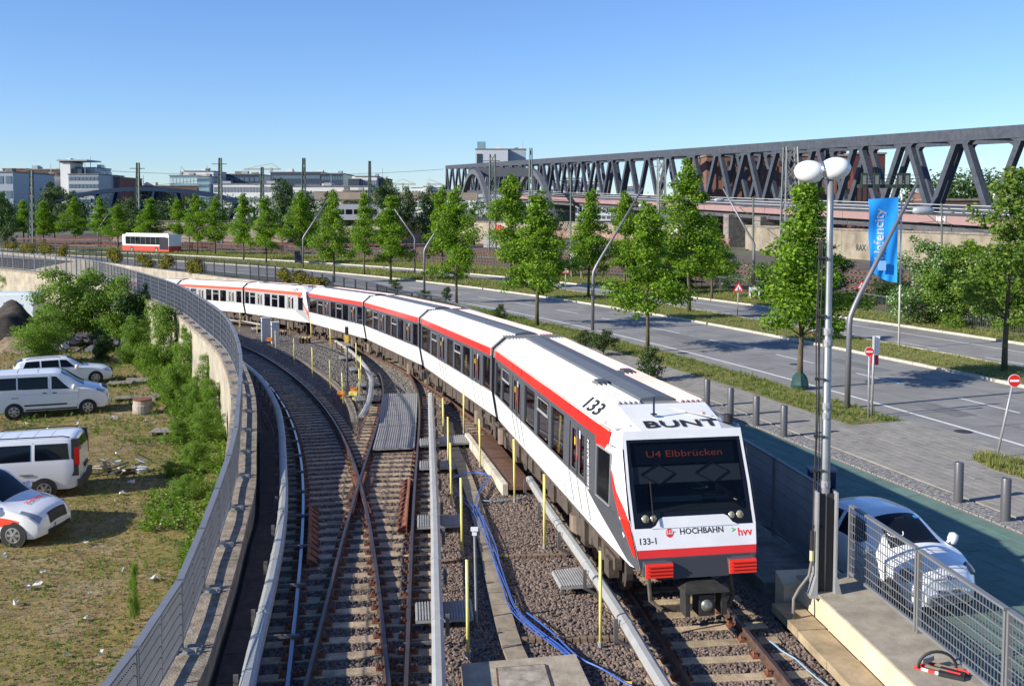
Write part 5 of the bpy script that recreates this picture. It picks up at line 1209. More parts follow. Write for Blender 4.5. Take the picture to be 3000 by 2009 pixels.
# --- small white electric hatchback on the right
FIA = Car(3.63, [(0, .52), (.05, .72), (.18, .84), (.72, 1.02), (.92, 1.08), (1.55, 1.44), (1.9, 1.515), (2.6, 1.50), (3.15, 1.34), (3.5, .98), (3.63, .70)], [(0, .26), (.25, .20), (3.4, .24), (3.63, .36)], [(0, .48), (.08, .62), (.35, .77), (.8, .84), (2.9, .845), (3.35, .76), (3.63, .60)], [(0, .42), (.3, .58), (.8, .62), (1.5, .55), (2.8, .54), (3.3, .58), (3.63, .5)], [(0, .5), (.35, .75), (1.0, .95), (3.0, 1.0), (3.63, .72)], .07)
def fia_extra(root, sub, C):
    for sd in (-1, 1):
        c = C.S(.30, sd*.64); k = MB(); k.lathe(c+C.N(.30, sd*.64)*.0, [(.13, -.03), (.135, .012), (.10, .02), (.02, .028)], 20, C.N(.30, sd*.64)); sub('headlight', k, mat('headlight_grey', (.10, .10, .11), .12, .6), True)
        k = MB(); k.lathe(C.S(.11, sd*.80), [(.07, -.02), (.072, .01), (.02, .014)], 16, C.N(.16, sd*.80)); sub('daytime_lamp', k, lampc, True)
        mirror(sub, C, 1.12, 1.02, sd, car_white); seam(sub, C, [(1.05, .76), (1.08, .96)], sd); seam(sub, C, [(2.30, .53), (2.32, .76), (2.2, .96)], sd)
        k = MB(); k.box((.10, sd*.55, .36), (.08, .14, .10)); sub('fog_recess', k, plast)
    k = C.patch(lambda t, u: .70+.006*t, lambda t, u: -.46+.92*u, .006, 1, 10); sub('bonnet_seam', k, plast)
    k = C.patch(lambda t, u: .20+.008*t, lambda t, u: -.42+.84*u, .006, 1, 10); sub('bonnet_seam', k, plast)
    k = MB(); k.box((.01, 0, .35), (.06, .82, .13)); sub('lower_grille', k, mat('grille_mesh', (.12, .12, .12), .6, var=.9, vscale=60))
    k = MB(); k.box((-.0, 0, .735), (.05, .62, .012)); k.lathe((.0, 0, .74), [(.055, -.02), (.05, .01), (.0, .014)], 14, (-1, 0, .4)); sub('chrome_bar', k, mat('chrome', (.3, .3, .32), .15, .9))
    tm = plate(sub, C, 'WI-L 9609E', .50); link('plate_text', tm, root)
    # interior seen through the glass: steering wheel, inside mirror, sticker
    c = C.S(1.20, .24)+C.N(1.2, .24)*.012; k = MB(); k.tube([c+Vector((.05*cos(t_)*0-.08*sin(t_)*0, .17*cos(t_), .0))+Vector((-.10*sin(t_), 0, -.06*sin(t_))) for t_ in [pi*i/10 for i in range(11)]], .012, 6); sub('steering_wheel', k, white)
    c = C.S(1.45, 0)+C.N(1.45, 0)*.012; k = MB(); k.beam(c+Vector((0, -.10, 0)), c+Vector((0, .10, 0)), .02, .05); sub('inside_mirror', k, plast)
    c = C.S(1.50, -.36)+C.N(1.5, -.36)*.012; k = MB(); k.lathe(c, [(.05, -.002), (.05, .002), (.0, .003)], 12, C.N(1.5, -.36)); sub('sticker', k, mat('sticker_blue', (.03, .30, .70), .4))
    k = MB(); a = C.S(1.0, -.40)+C.N(1.0, -.4)*.015; b = C.S(.97, .10)+C.N(1., .1)*.015; k.beam(a, b, .02, .02); sub('wiper', k, plast)
fp = P(2790, 1832, ZS); fa = atan2(P(2470, 1520, ZS).y-fp.y, P(2470, 1520, ZS).x-fp.x)
fdir = Vector((-.28, .96, 0)); fa = atan2(fdir.y, fdir.x)
FL = Vector((7.90, 18.1, ZS))
vehicle('small_white_car', 'small rounded white hatchback parked on green paving behind the wire fence', FL, fa, FIA, (.62, 2.92), .30,
    [(1.25, 2.22, 1.62, 2.24, .735, .54), (2.34, 3.0, 2.34, 2.85, .73, .54)], (.94, 1.62, .45), (3.1, 3.45, .40), extra=fia_extra)
# --- dark car beyond the train, near the bollards
p_ = P(2052, 1190, ZS)
cr_dark = mat('car_black_blue', (.012, .018, .035), .2, coat=1.)
vehicle('dark_car', 'dark blue car parked on the pavement beyond the train, only roof and flank showing', Vector((5.55, 31.6, ZS)), atan2(.955, -.30), EST, (.88, 3.65), .325,
    [(1.80, 2.52, 2.25, 2.56, .735, .54), (2.60, 3.42, 2.62, 3.42, .735, .54), (3.50, 4.28, 3.50, 4.12, .735, .54)], (1.42, 2.18, .44), (4.25, 4.62, .40), paint=cr_dark)
# --- articulated style city bus on the near carriageway's far lane
def bus():
    a = P(358, 738, ZS); b = P(512, 740, ZS); d_ = (b-a); d_.z = 0; L_ = 12.; d_.normalize()
    dr_ = -ROAD.dir(ROAD.nearest(a)); root = thing('city_bus', 'white city bus with red lower edge and dark windows driving among the far street trees', 'bus', (a.x, a.y, ZS), atan2(dr_.y, dr_.x))
    def sub(nm, k, m_, par=None): return link(nm, k.mesh(nm, m_), par or root)
    B = MB(); B.prism([(0, .1), (.25, 0), (L_, 0), (L_, 2.5), (.25, 2.5), (0, 2.4)], 1.15, 3.0); body = sub('body', B, white)
    B = MB(); B.prism([(-.01, .1), (.25, -.01), (L_+.01, -.01), (L_+.01, 2.51), (.25, 2.51), (-.01, 2.4)], .3, 1.16); sub('skirt', B, mat('bus_red', (.62, .05, .03), .45))
    B = MB(); B.box((L_/2, 1.25, 3.1), (L_*.9, 1.8, .22)); sub('roof_unit', B, white)
    x = .9
    while x < L_-1.5:
        B = MB(); B.box((x+.66, -.012, 2.02), (1.24, .02, 1.3)); sub('window', B, car_glass); x += 1.30
    B = MB(); B.box((-.012, 1.25, 1.9), (.02, 2.1, 1.6)); sub('windscreen', B, car_glass)
    for x in (2.6, 8.9): B = MB(); B.tube([(x, -.03, .48), (x, .25, .48)], .48, 20); w = sub('wheel', B, tyre); B = MB(); B.tube([(x, -.04, .48), (x, -.02, .48)], .27, 14); sub('rim', B, rim_m, w)
    B = MB(); B.box((L_-1.2, -.014, 1.6), (2.2, .02, 2.0)); sub('rear_panel', B, mat('dark_panel', (.02, .02, .03), .3))
bus()
# ================================================================== street furniture
def bollard(mk_):
    k = MB(); k.lathe((0, 0, 0), [(.115, 0), (.115, 1.0), (.105, 1.02), (.095, 1.02), (.09, 1.012), (.0, 1.012)], 20); return k
bm = mat('bollard_grey', (.115, .115, .125), .4, .3); bme = bollard(0).mesh('bollard', bm, (0, 0, 0), True); bme.set_sharp_from_angle(angle=radians(35)) if hasattr(bme, 'set_sharp_from_angle') else None
for (x, y, lab) in ((2807, 1470, 'grey steel bollard on the pavement, second from the right edge'), (2945, 1524, 'grey steel bollard nearest the right edge of the view'), (2296, 1278, 'grey steel bollard standing left of the tall white lamp pole'), (2215, 1246, 'grey steel bollard half hidden in shadow, third from the dark car'), (2140, 1218, 'grey steel bollard with its lower half in shadow beside the train roof'), (2071, 1190, 'grey steel bollard next to the dark blue car')):
    p_ = P(x, y, ZS); o = link('bollard', bme, None, p_); tag(o, lab, 'bollard', 'bollards along the paved drive')
lamp_m = mat('lamp_post_grey', (.20, .20, .21), .45, .4); lum_m = mat('luminaire', (.42, .44, .46), .35, .3)
def street_lamp(bx, by, tx, ty, lab, side=1, hbend=.44, z0=ZS):
    b = P(bx, by, z0); Y = b.y
    t = PY(tx, ty, Y+1.0); root = thing('street_lamp', lab, 'street lamp', b, 0, 'leaning street lamps along the road')
    H = t.z-b.z; kz = b.z+H*hbend; kx = b.x+.05
    p0 = Vector((b.x, b.y, b.z)); p1 = Vector((b.x+.02, b.y, kz-.6)); 
    arc = [p0, p1, Vector((b.x+.05, b.y, kz-.25)), Vector((b.x+.05+(t.x-b.x)*.06, b.y+.05, kz+.15)), Vector((b.x+(t.x-b.x)*.16, b.y+.13, kz+.60)), Vector((b.x+(t.x-b.x)*.30, b.y+.28, kz+.60+(H-(kz-b.z)-.6)*.167)), t]
    k = MB(); k.tube(arc, [.11, .10, .10, .095, .09, .085, .055], 10); obj('post', k, lamp_m, root, True)
    k = MB(); q_ = p0.lerp(t, .0); at = arc[-2].lerp(t, .72); dr = Vector((1, 0, 0))*side*.0+(Vector((.5*side, .1, -.02)))
    k.tube([at, at+dr*.5], .03, 6); obj('lamp_arm', k, lamp_m, root)
    k = MB(); c = at+dr+Vector((.25*side, 0, -.05)); k.lathe(c, [(0, -.42), (.10, -.38), (.16, -.2), (.17, 0), (.16, .2), (.10, .38), (0, .42)], 12, (1, .1, 0)); o = obj('lamp_head', k, lum_m, root, True); 
    return root
for a in ((2482, 1195, 2687, 538, 'nearest leaning grey street lamp, its arm crossing the blue flag'), (1736, 967, 1883, 552, 'leaning grey street lamp between two trees right of the train roof'), (1243, 853, 1352, 560, 'leaning grey street lamp behind the third car of the train'), (888, 789, 972, 568, 'leaning grey street lamp behind the second train\'s cab'),
          (555, 744, 624, 578, 'leaning grey street lamp just right of the bus'), (289, 725, 340, 594, 'leaning grey street lamp just left of the bus'), (8, 707, 59, 586, 'leaning grey street lamp nearest the left edge of the view')): street_lamp(*a)
street_lamp(2206, 880, 2118, 552, 'grey street lamp leaning left with the portrait poster at its foot', -1, .52)
street_lamp(1215, 800, 1140, 590, 'thin street lamp leaning left on the far verge behind the trees', -1, .5)
# tall pole with two egg shaped heads
def tall_pole():
    b = P(2412, 1735, .40); Y = b.y; root = thing('antenna_pole', 'tall silver pole with two white egg shaped heads rising from the cream wall', 'pole', b); t = PY(2434, 505, Y)
    zs = [.40, 2.2, 3.6, 3.62, 4.9, 4.92, 6.5, t.z]; rs = [.080, .080, .078, .070, .068, .061, .058, .054]
    pole = mat('silver_pole', (.30, .31, .32), .4, .5, var=.12, vscale=4)
    k = MB(); L_ = lambda z: b.lerp(Vector((t.x, t.y, t.z)), (z-.40)/(t.z-.40)); k.tube([L_(z) for z in zs], rs, 16); pm = obj('pole', k, pole, root, True)
    for z in (3.55, 3.72, 4.82, 5.02, 2.35):
        k = MB(); k.tube([L_(z-.06), L_(z+.06)], .088, 16); k.box(L_(z)+Vector((-.02, -.095, 0)), (.06, .05, .06)); obj('sleeve_clamp', k, galv, root)
    k = MB()
    for z in (1.6, 2.6, 3.2, 4.2, 5.3, 6.3): k.tube([L_(z)+Vector((-.18, -.05, 0)), L_(z)+Vector((-.05, -.10, 0))], .02, 6); k.box(L_(z)+Vector((-.19, -.05, 0)), (.07, .05, .045))
    obj('cable_clip', k, plast, root)
    for j, dx in enumerate((-.175, -.205, -.145)):
        k = MB(); k.tube([L_(z)+Vector((dx+.012*sin(z*2+j), -.05, 0)) for z in [.9+i*.3 for i in range(20)]], .011, 5); obj('cable', k, plast, root)
    for sd, px, py in ((-1, 2372, 503), (1, 2447, 494)):
        c = PY(px, py, Y-.05*sd); k = MB(); ax = Vector((sd*.90, -.34*(1 if sd > 0 else -.6), .06 if sd < 0 else .10)).normalized(); a_, r_ = .265, .195
        k.lathe(c, [(r_*sqrt(max(0, 1-(q/8)**2)), a_*q/8) for q in range(-8, 9)], 20, ax); obj('white_head', k, mat('egg_white', (.82, .82, .80), .25, coat=.5), root, True)
    k = MB(); c = PY(2412, 500, Y); k.lathe(c, [(.12, -.06), (.155, -.03), (.155, .03), (.12, .06)], 20, (.95, -.1, .05)); obj('silver_collar', k, mat('collar', (.6, .6, .6), .2, .9), root, True)
    # H beam stump beside the pole
    k = MB(); c = P(2412, 1738, .40)+Vector((0, -.02, 0))
    for s_ in (-1, 1): k.box(c+Vector((s_*.165, -.02, .92)), (.03, .26, 1.84))
    k.mi = 1; k.box(c+Vector((0, .0, .90)), (.30, .02, 1.78)); k.mi = 0
    for s_ in (-1, 1): k.hexa([c+Vector((s_*.18+q_[0]*s_, q_[1], q_[2])) for q_ in ((0, -.15, 0), (.10, -.15, 0), (.10, .11, 0), (0, .11, 0), (0, -.15, .35), (.01, -.15, .35), (.01, .11, .35), (0, .11, .35))])
    k.box(c+Vector((0, 0, .012)), (.6, .42, .025)); obj('beam_stand', k, [galv, plast], root)
    k = MB(); q0 = c+Vector((-.24, -.06, 0)); k.tube([q0+Vector((0, 0, 1.1)), q0+Vector((.0, 0, .6)), q0+Vector((-.04, 0, .35)), q0+Vector((-.22, -.02, .12)), q0+Vector((-.33, -.1, -.02)), q0+Vector((-.34, -.12, -.5))], .028, 8); obj('conduit', k, mat('grey_conduit', (.16, .15, .14), .6), root, True)
    k = MB(); k.tube([q0+Vector((0, 0, .62)), q0+Vector((0, 0, 1.15))], .035, 8); k.mi = 1; k.tube([q0+Vector((0, 0, .62)), q0+Vector((0, 0, .80))], .038, 8); obj('cable_joint', k, [plast, mat('yellow_joint', (.6, .5, .25), .5)], root)
tall_pole()
# flag
def flag():
    b = P(2633, 1021, ZS); t = PY(2642, 568, b.y); root = thing('flag', 'tall blue banner flag with white sideways lettering on a white pole', 'flag', b)
    k = MB(); k.tube([b, t], [.055, .04], 10); obj('flag_pole', k, mat('pole_white', (.62, .62, .60), .4), root, True)
    px = [(2543.5, 584), (2632, 578), (2628, 818), (2549, 792)]; Y = b.y-.15
    c = [PY(x, y, Y) for x, y in px]; k = MB(); nu, nv = 16, 40; g = []
    for j in range(nv+1):
        for i in range(nu+1):
            u, v = i/nu, j/nv; p_ = (c[0].lerp(c[1], u)).lerp(c[3].lerp(c[2], u), v)
            sag = (1-u)*v*v*.15; wv = .09*sin(3+v*9+u*4)*(1-u)**.5+.035*sin(u*17+v*6)*v; g.append((p_.x-sag*.2, p_.y+wv, p_.z-.25*sin(u*2.4)*v**6))
    k.v = g; n = nu+1; k.f = [(j*n+i, j*n+i+1, (j+1)*n+i+1, (j+1)*n+i) for j in range(nv) for i in range(nu)]; k.m = [0]*len(k.f)
    fl = mat('flag_blue', (.012, .30, .85), .7); 
    cl = obj('banner_cloth', k, fl, root, True)
    me = text_mesh('Hafencity', .70, white, extrude=.004, bold=.01, align='LEFT'); 
    cx = c[0].lerp(c[1], .50); 
    lt = place(me, 'lettering', PY(2578, 762, Y-.16), (0, .0, 1), (-1, 0, 0), root); ox = origin(root)
    for v_ in lt.data.vertices:
        w_ = v_.co+ox; best = min(g, key=lambda q_: (q_[0]-w_.x)**2+(q_[2]-w_.z)**2); v_.co.y = best[1]-.02-ox.y
    k = MB(); q_ = PY(2584, 778, Y-.14); k.box(q_, (.42, .02, .5)); obj('logo_square', k, mat('logo_pale_blue', (.25, .50, .80), .6), root)
flag()
# signs
def sign_post(name, lab, bx, by, tx, ty, r=.035, z=ZS, cat='road sign', grp=None):
    b = P(bx, by, z); t = PY(tx, ty, b.y); root = thing(name, lab, cat, b, 0, grp); k = MB(); k.tube([b, t], r, 8); obj('post', k, galv, root, True); return root, b, t
sred = mat('sign_red', (.72, .015, .012), .35); syel = mat('sign_yellow', (.8, .55, .03), .4)
def no_entry(lab, bx, by, sx_, sy_, R):
    root, b, t = sign_post('no_entry_sign', lab, bx, by, sx_, sy_-14, grp='no entry signs'); c = PY(sx_, sy_, b.y-.06)
    d_ = Vector((0, -1, .02)); k = MB(); k.lathe(c, [(R, -.01), (R, .0), (0.01, .001)], 28, d_); obj('sign_plate', k, white, root)
    k = MB(); k.lathe(c+d_*.006, [(R*.93, -.002), (R*.93, .0), (0.01, .001)], 28, d_); obj('red_disc', k, sred, root)
    k = MB(); k.box(c+d_*.012, (R*1.45, .004, R*.34)); obj('white_bar', k, white, root)
no_entry('round no entry sign on the verge tip beside the nearest street lamp', 2544, 1226, 2547, 1030, .165)
no_entry('round no entry sign on a leaning post near the right edge', 2920, 1339, 2972, 1115, .19)
root, b, t = sign_post('info_sign', 'white plate with a red cloth strip seen from behind, beside the no entry sign', 2553, 1218, 2562, 985, .045, cat='sign')
k = MB(); k.box(PY(2567, 1010, b.y+.08), (.26, .015, .64)); obj('sign_plate', k, white, root)
k = MB(); c = PY(2562, 1054, b.y+.08); k.box(c, (.28, .03, .36)); obj('cloth_strip', k, mat('red_cloth', (.62, .03, .05), .8), root)
def tri(lab, bx, by, sx_, sy_, R, fig='works'):
    root, b, t = sign_post('warning_sign', lab, bx, by, sx_, sy_-10, grp='triangular warning signs'); c = PY(sx_, sy_, b.y-.06)
    def T(r, m_, o, nm):
        k = MB(); pts = [c+Vector((r*sin(q), o, r*cos(q)-.0)) for q in (0, 2*pi/3, 4*pi/3)]; k.poly(pts); k.poly([p_+Vector((0, .012, 0)) for p_ in pts[::-1]]); obj(nm, k, m_, root)
    T(R, sred, -.004, 'sign_plate'); T(R*.66, white, -.012, 'white_field')
    k = MB()
    if fig == 'works':
        k.beam(c+Vector((-.10*R, -.018, .15*R)), c+Vector((-.05*R, -.018, -.12*R)), .01, .09*R); k.beam(c+Vector((-.05*R, -.018, -.1*R)), c+Vector((-.16*R, -.018, -.30*R)), .01, .06*R); k.beam(c+Vector((-.05*R, -.018, -.1*R)), c+Vector((.05*R, -.018, -.30*R)), .01, .06*R); k.beam(c+Vector((-.08*R, -.018, .08*R)), c+Vector((.14*R, -.018, -.1*R)), .01, .04*R); k.poly([c+Vector((x*R, -.018, z*R)) for x, z in ((.1, -.3), (.4, -.3), (.25, -.12))]); k.lathe(c+Vector((-.10*R, -.018, .22*R)), [(.05*R, -.005), (.05*R, .005)], 8, (0, 1, 0))
    else: k.box(c+Vector((0, -.018, .02*R)), (.10*R, .008, .42*R)); k.box(c+Vector((0, -.018, -.28*R)), (.10*R, .008, .08*R))
    obj('symbol', k, black, root)
tri('triangular roadworks sign standing on the median left of the poster', 2160, 931, 2163.5, 845, .45)
tri('triangular roadworks sign half behind the leaning lamp on the far verge', 2512, 912, 2524, 838, .42)
tri('triangular warning sign on the median below the big direction board', 1656, 860, 1658, 793, .50, 'bang')
b = P(1671, 819, ZS); root = thing('direction_board', 'white direction board with blue and yellow panels on two posts', 'road sign', b)
for x in (1674, 1703): k = MB(); q_ = P(x, 819, ZS); k.tube([q_, PY(x, 742, q_.y)], .07, 8); obj('post', k, galv, root)
Yb = b.y-.12; a_, c_ = PY(1669, 783, Yb), PY(1703, 739, Yb); ce = (a_+c_)/2; wd, hg = c_.x-a_.x, c_.z-a_.z
k = MB(); k.box(ce, (wd, .04, hg)); obj('board', k, white, root)
k = MB(); k.box(ce+Vector((.06*wd, -.03, -.22*hg)), (wd*.6, .01, hg*.12)); obj('blue_panel', k, mat('sign_blue', (.02, .08, .45), .4), root)
k = MB(); k.box(ce+Vector((.06*wd, -.03, -.37*hg)), (wd*.6, .01, hg*.10)); obj('yellow_panel', k, syel, root)
k = MB(); k.beam(ce+Vector((-.34*wd, -.03, .05*hg)), ce+Vector((-.34*wd, -.03, .38*hg)), .02, .06); k.poly([ce+Vector((-.34*wd+dx, -.035, .38*hg+dz)) for dx, dz in ((-.12, 0), (.12, 0), (0, .18))]); obj('arrow', k, black, root)
place(text_mesh('Centrum', .26, black, extrude=.002), 'lettering', ce+Vector((.1*wd, -.03, .28*hg)), (1, 0, 0), (0, 0, 1), root); place(text_mesh('Hafencity', .24, black, extrude=.002), 'lettering', ce+Vector((.1*wd, -.03, .08*hg)), (1, 0, 0), (0, 0, 1), root)
# poster on the lamp post (plain stand-in portrait)
b = P(2206, 880, ZS); Yb = b.y-.18; ce = PY(2210, 861, Yb); root = thing('poster', 'white poster with a dark haired portrait and pink shoulders on the lamp post', 'poster', ce)
k = MB(); k.box(ce, (.86, .03, 1.13)); obj('poster_board', k, white, root)
k = MB(); k.lathe(ce+Vector((0, -.022, .05)), [(.30, -.003), (.30, .003), (0.01, .004)], 20, (0, -1, 0)); k.box(ce+Vector((0, -.024, -.15)), (.56, .008, .42)); obj('hair_shape', k, mat('print_dark', (.03, .03, .03), .6), root)
k = MB(); k.lathe(ce+Vector((0, -.032, .02)), [(.16, -.003), (.16, .003), (0.01, .004)], 20, (0, -1, 0)); obj('face_shape', k, mat('print_grey', (.42, .42, .42), .6), root)
k = MB(); k.box(ce+Vector((0, -.036, -.44)), (.70, .006, .16)); obj('shoulder_shape', k, mat('print_pink', (.55, .05, .18), .6), root)
# dark machine behind the pole
b = P(2403, 1600, ZS); root = thing('parking_machine', 'dark blue upright machine behind the silver pole on the paving', 'parking machine', b)
k = MB(); k.prism([(b.x-.27, b.y-.14), (b.x+.27, b.y-.14), (b.x+.27, b.y+.14), (b.x-.27, b.y+.14)], ZS, 1.45); obj('cabinet', k, mat('machine_blue', (.012, .018, .05), .35), root)
k = MB(); k.box((b.x, b.y, 1.47), (.60, .34, .05)); obj('cap', k, steel_g, root); k = MB(); k.box((b.x, b.y-.15, 1.1), (.30, .01, .25)); obj('display', k, mat('screen_grey', (.10, .12, .15), .2), root)
# cabinet on the far median + tarpaulin
b = P(875, 770, ZS); k = MB(); k.box((b.x, b.y, ZS+.82), (1.0, .5, 1.6)); root = tag(obj('switch_cabinet', k, mat('navy_box', (.015, .022, .05), .4), loc=b), 'dark navy cabinet on the median beside a lamp post', 'cabinet')
b = P(2395, 988, ZS); root = thing('tarpaulin_bundle', 'crumpled silver and dark bundle with red base on the median grass', 'bundle', b)
k = MB(); k.lathe((b.x, b.y, ZS+.15), [(.34, 0), (.42, .25), (.30, .6), (.38, .8), (.22, 1.05), (0.02, 1.1)], 9); obj('cover', k, mat('tarp_silver', (.25, .29, .33), .35, var=.8, vscale=3, col2=(.01, .012, .02)), root)
k = MB(); k.box((b.x, b.y, ZS+.12), (.8, .55, .2)); obj('base', k, mat('base_red', (.28, .06, .05), .7), root)
# tree watering bag is built with its tree below
# bundle of red and white staves on the wall top (lower right)
b = P(2730, 1975, .42); root = thing('stave_bundle', 'bundle of red and white marker staves with a black hose lying on the cream wall', 'marker staves', b)
rw = [mat('stave_red', (.70, .04, .03), .5), white, mat('stave_brown', (.18, .14, .10), .6)]
for i in range(5):
    a_ = b+Vector((-.20+.075*i, .13+.03*i, .05+.03*(i % 2))); e_ = a_+Vector((.46, -.34, .0)); k = MB(); n_ = 6
    for j in range(n_): k.mi = (j+i) % 2 if i in (0, 4) else (0 if j in (0, 4, 5) else 2); k.tube([a_.lerp(e_, j/n_), a_.lerp(e_, (j+1)/n_)], .024, 7)
    obj('stave', k, rw, root)
k = MB(); k.tube([b+Vector((.10+.26*cos(t_), .02+.02*t_, .10+.22*sin(t_))) for t_ in [-.6+i*.28 for i in range(15)]], .022, 7); obj('hose', k, plast, root, True)
k = MB(); k.box(b+Vector((.25, -.10, .05)), (.34, .24, .08), (1, -.6, 0)); obj('bag', k, plast, root)
k = MB(); k.box(b+Vector((.0, .16, .16)), (.18, .08, .07), (1, .5, .2)); obj('clamp', k, galv, root)
# ================================================================== trackside things
def marker(lab, bx, by, tx, ty, r=.026):
    b = PR(bx, by, -.18); t = PY(tx, ty, b.y); root = thing('marker_post', lab, 'marker post', b, 0, 'yellow marker posts between the tracks')
    k = MB(); k.tube([b, t], r, 8); k.tube([t, t+Vector((0, 0, .01))], r*1.15, 8); obj('post', k, yellowp, root, True); k = MB(); k.tube([b, b+Vector((0, 0, .10))], .04, 8); obj('socket', k, galv, root)
for a in (('yellow marker post by the top left corner of the concrete slab, nearest the camera', 1371, 1927, 1368, 1641), ('yellow marker post in front of the rightmost third rail cover, below the train nose', 1759, 1896, 1759, 1615), ('yellow marker post left of the grey slim post with white head', 1354, 1625, 1350, 1401), ('yellow marker post at the brown ballast beside the small side grating', 1595, 1607, 1594, 1390),
          ('yellow marker post at the lower end of the brown walkway', 1508, 1471, 1505, 1287), ('yellow marker post next to the loop of blue cables', 1323, 1486, 1319, 1298), ('taller yellow marker post just left of the blue cable loop', 1314, 1380, 1312, 1222), ('yellow marker post at the left edge of the brown walkway', 1407, 1370, 1404, 1228), ('yellow marker post by the far end of the straight third rail cover', 1300, 1277, 1297, 1166), ('yellow marker post before the rusty rail under the second car joint', 1359, 1270, 1358, 1138),
          ('yellow marker post left of the orange boxes at the signal foot', 1006, 1184, 1001, 1084), ('yellow marker post fourth along the trough line, up from the signal', 969, 1147, 965, 1051), ('yellow marker post in the middle of the grey ballast beside the trough covers', 916, 1108, 914, 1018), ('yellow marker post right of the short white cabinet, on the trough line', 862, 1070, 860, 990), ('yellow marker post just in front of the short white cabinet', 808, 1039, 806, 969), ('yellow marker post left of the tall white cabinet', 754, 1008, 753, 951), ('yellow marker post at the left end of the grey ballast, in the shade line', 702, 992, 701, 936),
          ('yellow marker post right of the signal boxes, nearest the short curved cover tip', 1053, 1187, 1052, 1080), ('yellow marker post between the signal and the curved cover', 1058, 1135, 1056, 1044), ('yellow marker post on the curved cover above the signal boxes', 1044, 1084, 1043, 1005), ('yellow marker post close behind the signal head', 1012, 1055, 1011, 979), ('yellow marker post beside the rusty rail behind the signal', 969, 1025, 966, 958), ('yellow marker post right of the cable pots, beside the train', 912, 1001, 910, 938), ('yellow marker post behind the cable pots, below the rear train cab', 850, 979, 848, 925), ('yellow marker post in front of the rear train, above the tall cabinet', 778, 940, 778, 911), ('yellow marker post with orange top left of the cabinets', 705, 956, 702, 903)): marker(*a)
# slim post with white head
b = PR(1396, 1826, -.2); t = PY(1390, 1548, b.y); root = thing('slim_post', 'slim galvanised post with a small white box on top, in the middle ballast', 'post', b)
k = MB(); k.tube([b, t], .022, 8); obj('post', k, galv, root); k = MB(); k.box(t+Vector((0, -.02, .0)), (.13, .07, .06)); k.box(t+Vector((.0, -.02, -.08)), (.08, .05, .06)); obj('white_head', k, white, root)
# signal
b = PR(1018, 1163, -.2); root = thing('signal_post', 'small railway signal on a grey post with a black and yellow head', 'railway signal', b); t = PY(1016, 957, b.y)
k = MB(); k.tube([b, t], .045, 8); obj('post', k, mat('signal_grey', (.10, .11, .13), .5), root, True)
k = MB(); q_ = t+Vector((0, -.04, -.17)); k.box(q_, (.14, .12, .34)); obj('signal_head', k, plast, root)
k = MB(); k.box(q_+Vector((0, 0, -.36)), (.15, .13, .34)); obj('yellow_housing', k, mat('signal_yellow', (.75, .42, .02), .5), root)
k = MB(); k.box(q_+Vector((0, -.02, -.60)), (.30, .06, .13)); obj('number_board', k, galv, root)
for z in (.06, -.06): k = MB(); k.lathe(q_+Vector((0, -.07, z)), [(.04, 0), (.045, .03), (.03, .03)], 10, (0, -1, 0)); obj('lens', k, plast, root)
k = MB(); k.box(b+Vector((0, 0, .12)), (.35, .3, .25)); k.box(b+Vector((.0, 0, .35)), (.16, .14, .3)); obj('foot', k, galv_d, root)
ob_ = mat('signal_orange', (.80, .25, .02), .5)
for i, (x, y, s_) in enumerate(((1033, 1141, 1), (1000, 1150, .8), (1035, 1152, .9))):
    c = PR(x, y, .12); k = MB(); k.box(c, (.40*s_, .26, .16*s_)); k.box(c+Vector((0, 0, -.2)), (.1, .1, .25)); tag(obj('junction_box', k, ob_ if i < 2 else yellowp), ('bright orange junction box right of the signal foot', 'flat orange junction box left of the signal foot', 'pale yellow junction box below the bright orange one')[i], 'junction box')
# white cabinets
cabm = mat('cabinet_white', (.62, .64, .64), .5, var=.06)
for i, (x0, x1, yb, yt, lab) in enumerate(((764, 790, 1003, 932, 'taller white trackside cabinet, left one of the pair'), (793, 816, 1011, 945, 'shorter white trackside cabinet, right one of the pair'))):
    b = PR((x0+x1)/2, yb, -.2); s_ = FOC/b.y; w = (x1-x0)/s_; root = thing('white_cabinet', lab, 'cabinet', b); h = (yb-yt)/s_
    k = MB(); k.box(b+Vector((0, .2, h/2)), (w*.95, .45, h), (.9, .35, 0)); obj('cabinet_body', k, cabm, root); k = MB(); k.box(b+Vector((0, .2, h+.02)), (w*1.05, .52, .05), (.9, .35, 0)); obj('cabinet_lid', k, cabm, root)
    k = MB(); k.box(b+Vector((0, .2, .04)), (w*1.02, .50, .08), (.9, .35, 0)); obj('plinth', k, concrete_d, root)
c = PR(790, 994, .3); k = MB(); k.box(c, (.32, .3, .22)); tag(obj('orange_box', k, ob_), 'small orange box fixed between the two white cabinets', 'box')
for i, (x, y, lab) in enumerate(((893, 1008, 'larger cluster of cable pots with tan caps on the grey ballast'), (828, 984, 'smaller cluster of cable pots with tan caps beside the short white cabinet'))):
    b = PR(x, y, -.2); root = thing('cable_pots', lab, 'cable pots', b); s_ = 1-.25*i
    for j in range(4):
        k = MB(); q_ = b+Vector(((-.35+.22*j)*s_, .1*(j % 2), 0)); k.tube([q_, q_+Vector((0, 0, .38*s_))], .085*s_, 10); obj('pot', k, rust_d if j % 2 == 0 else plast, root)
        k = MB(); k.lathe(q_+Vector((0, 0, .38*s_)), [(.10*s_, 0), (.12*s_, .06), (.08*s_, .12), (0.01, .13)], 10); obj('cap', k, mat('tan_cap', (.45, .34, .16), .7), root, True)
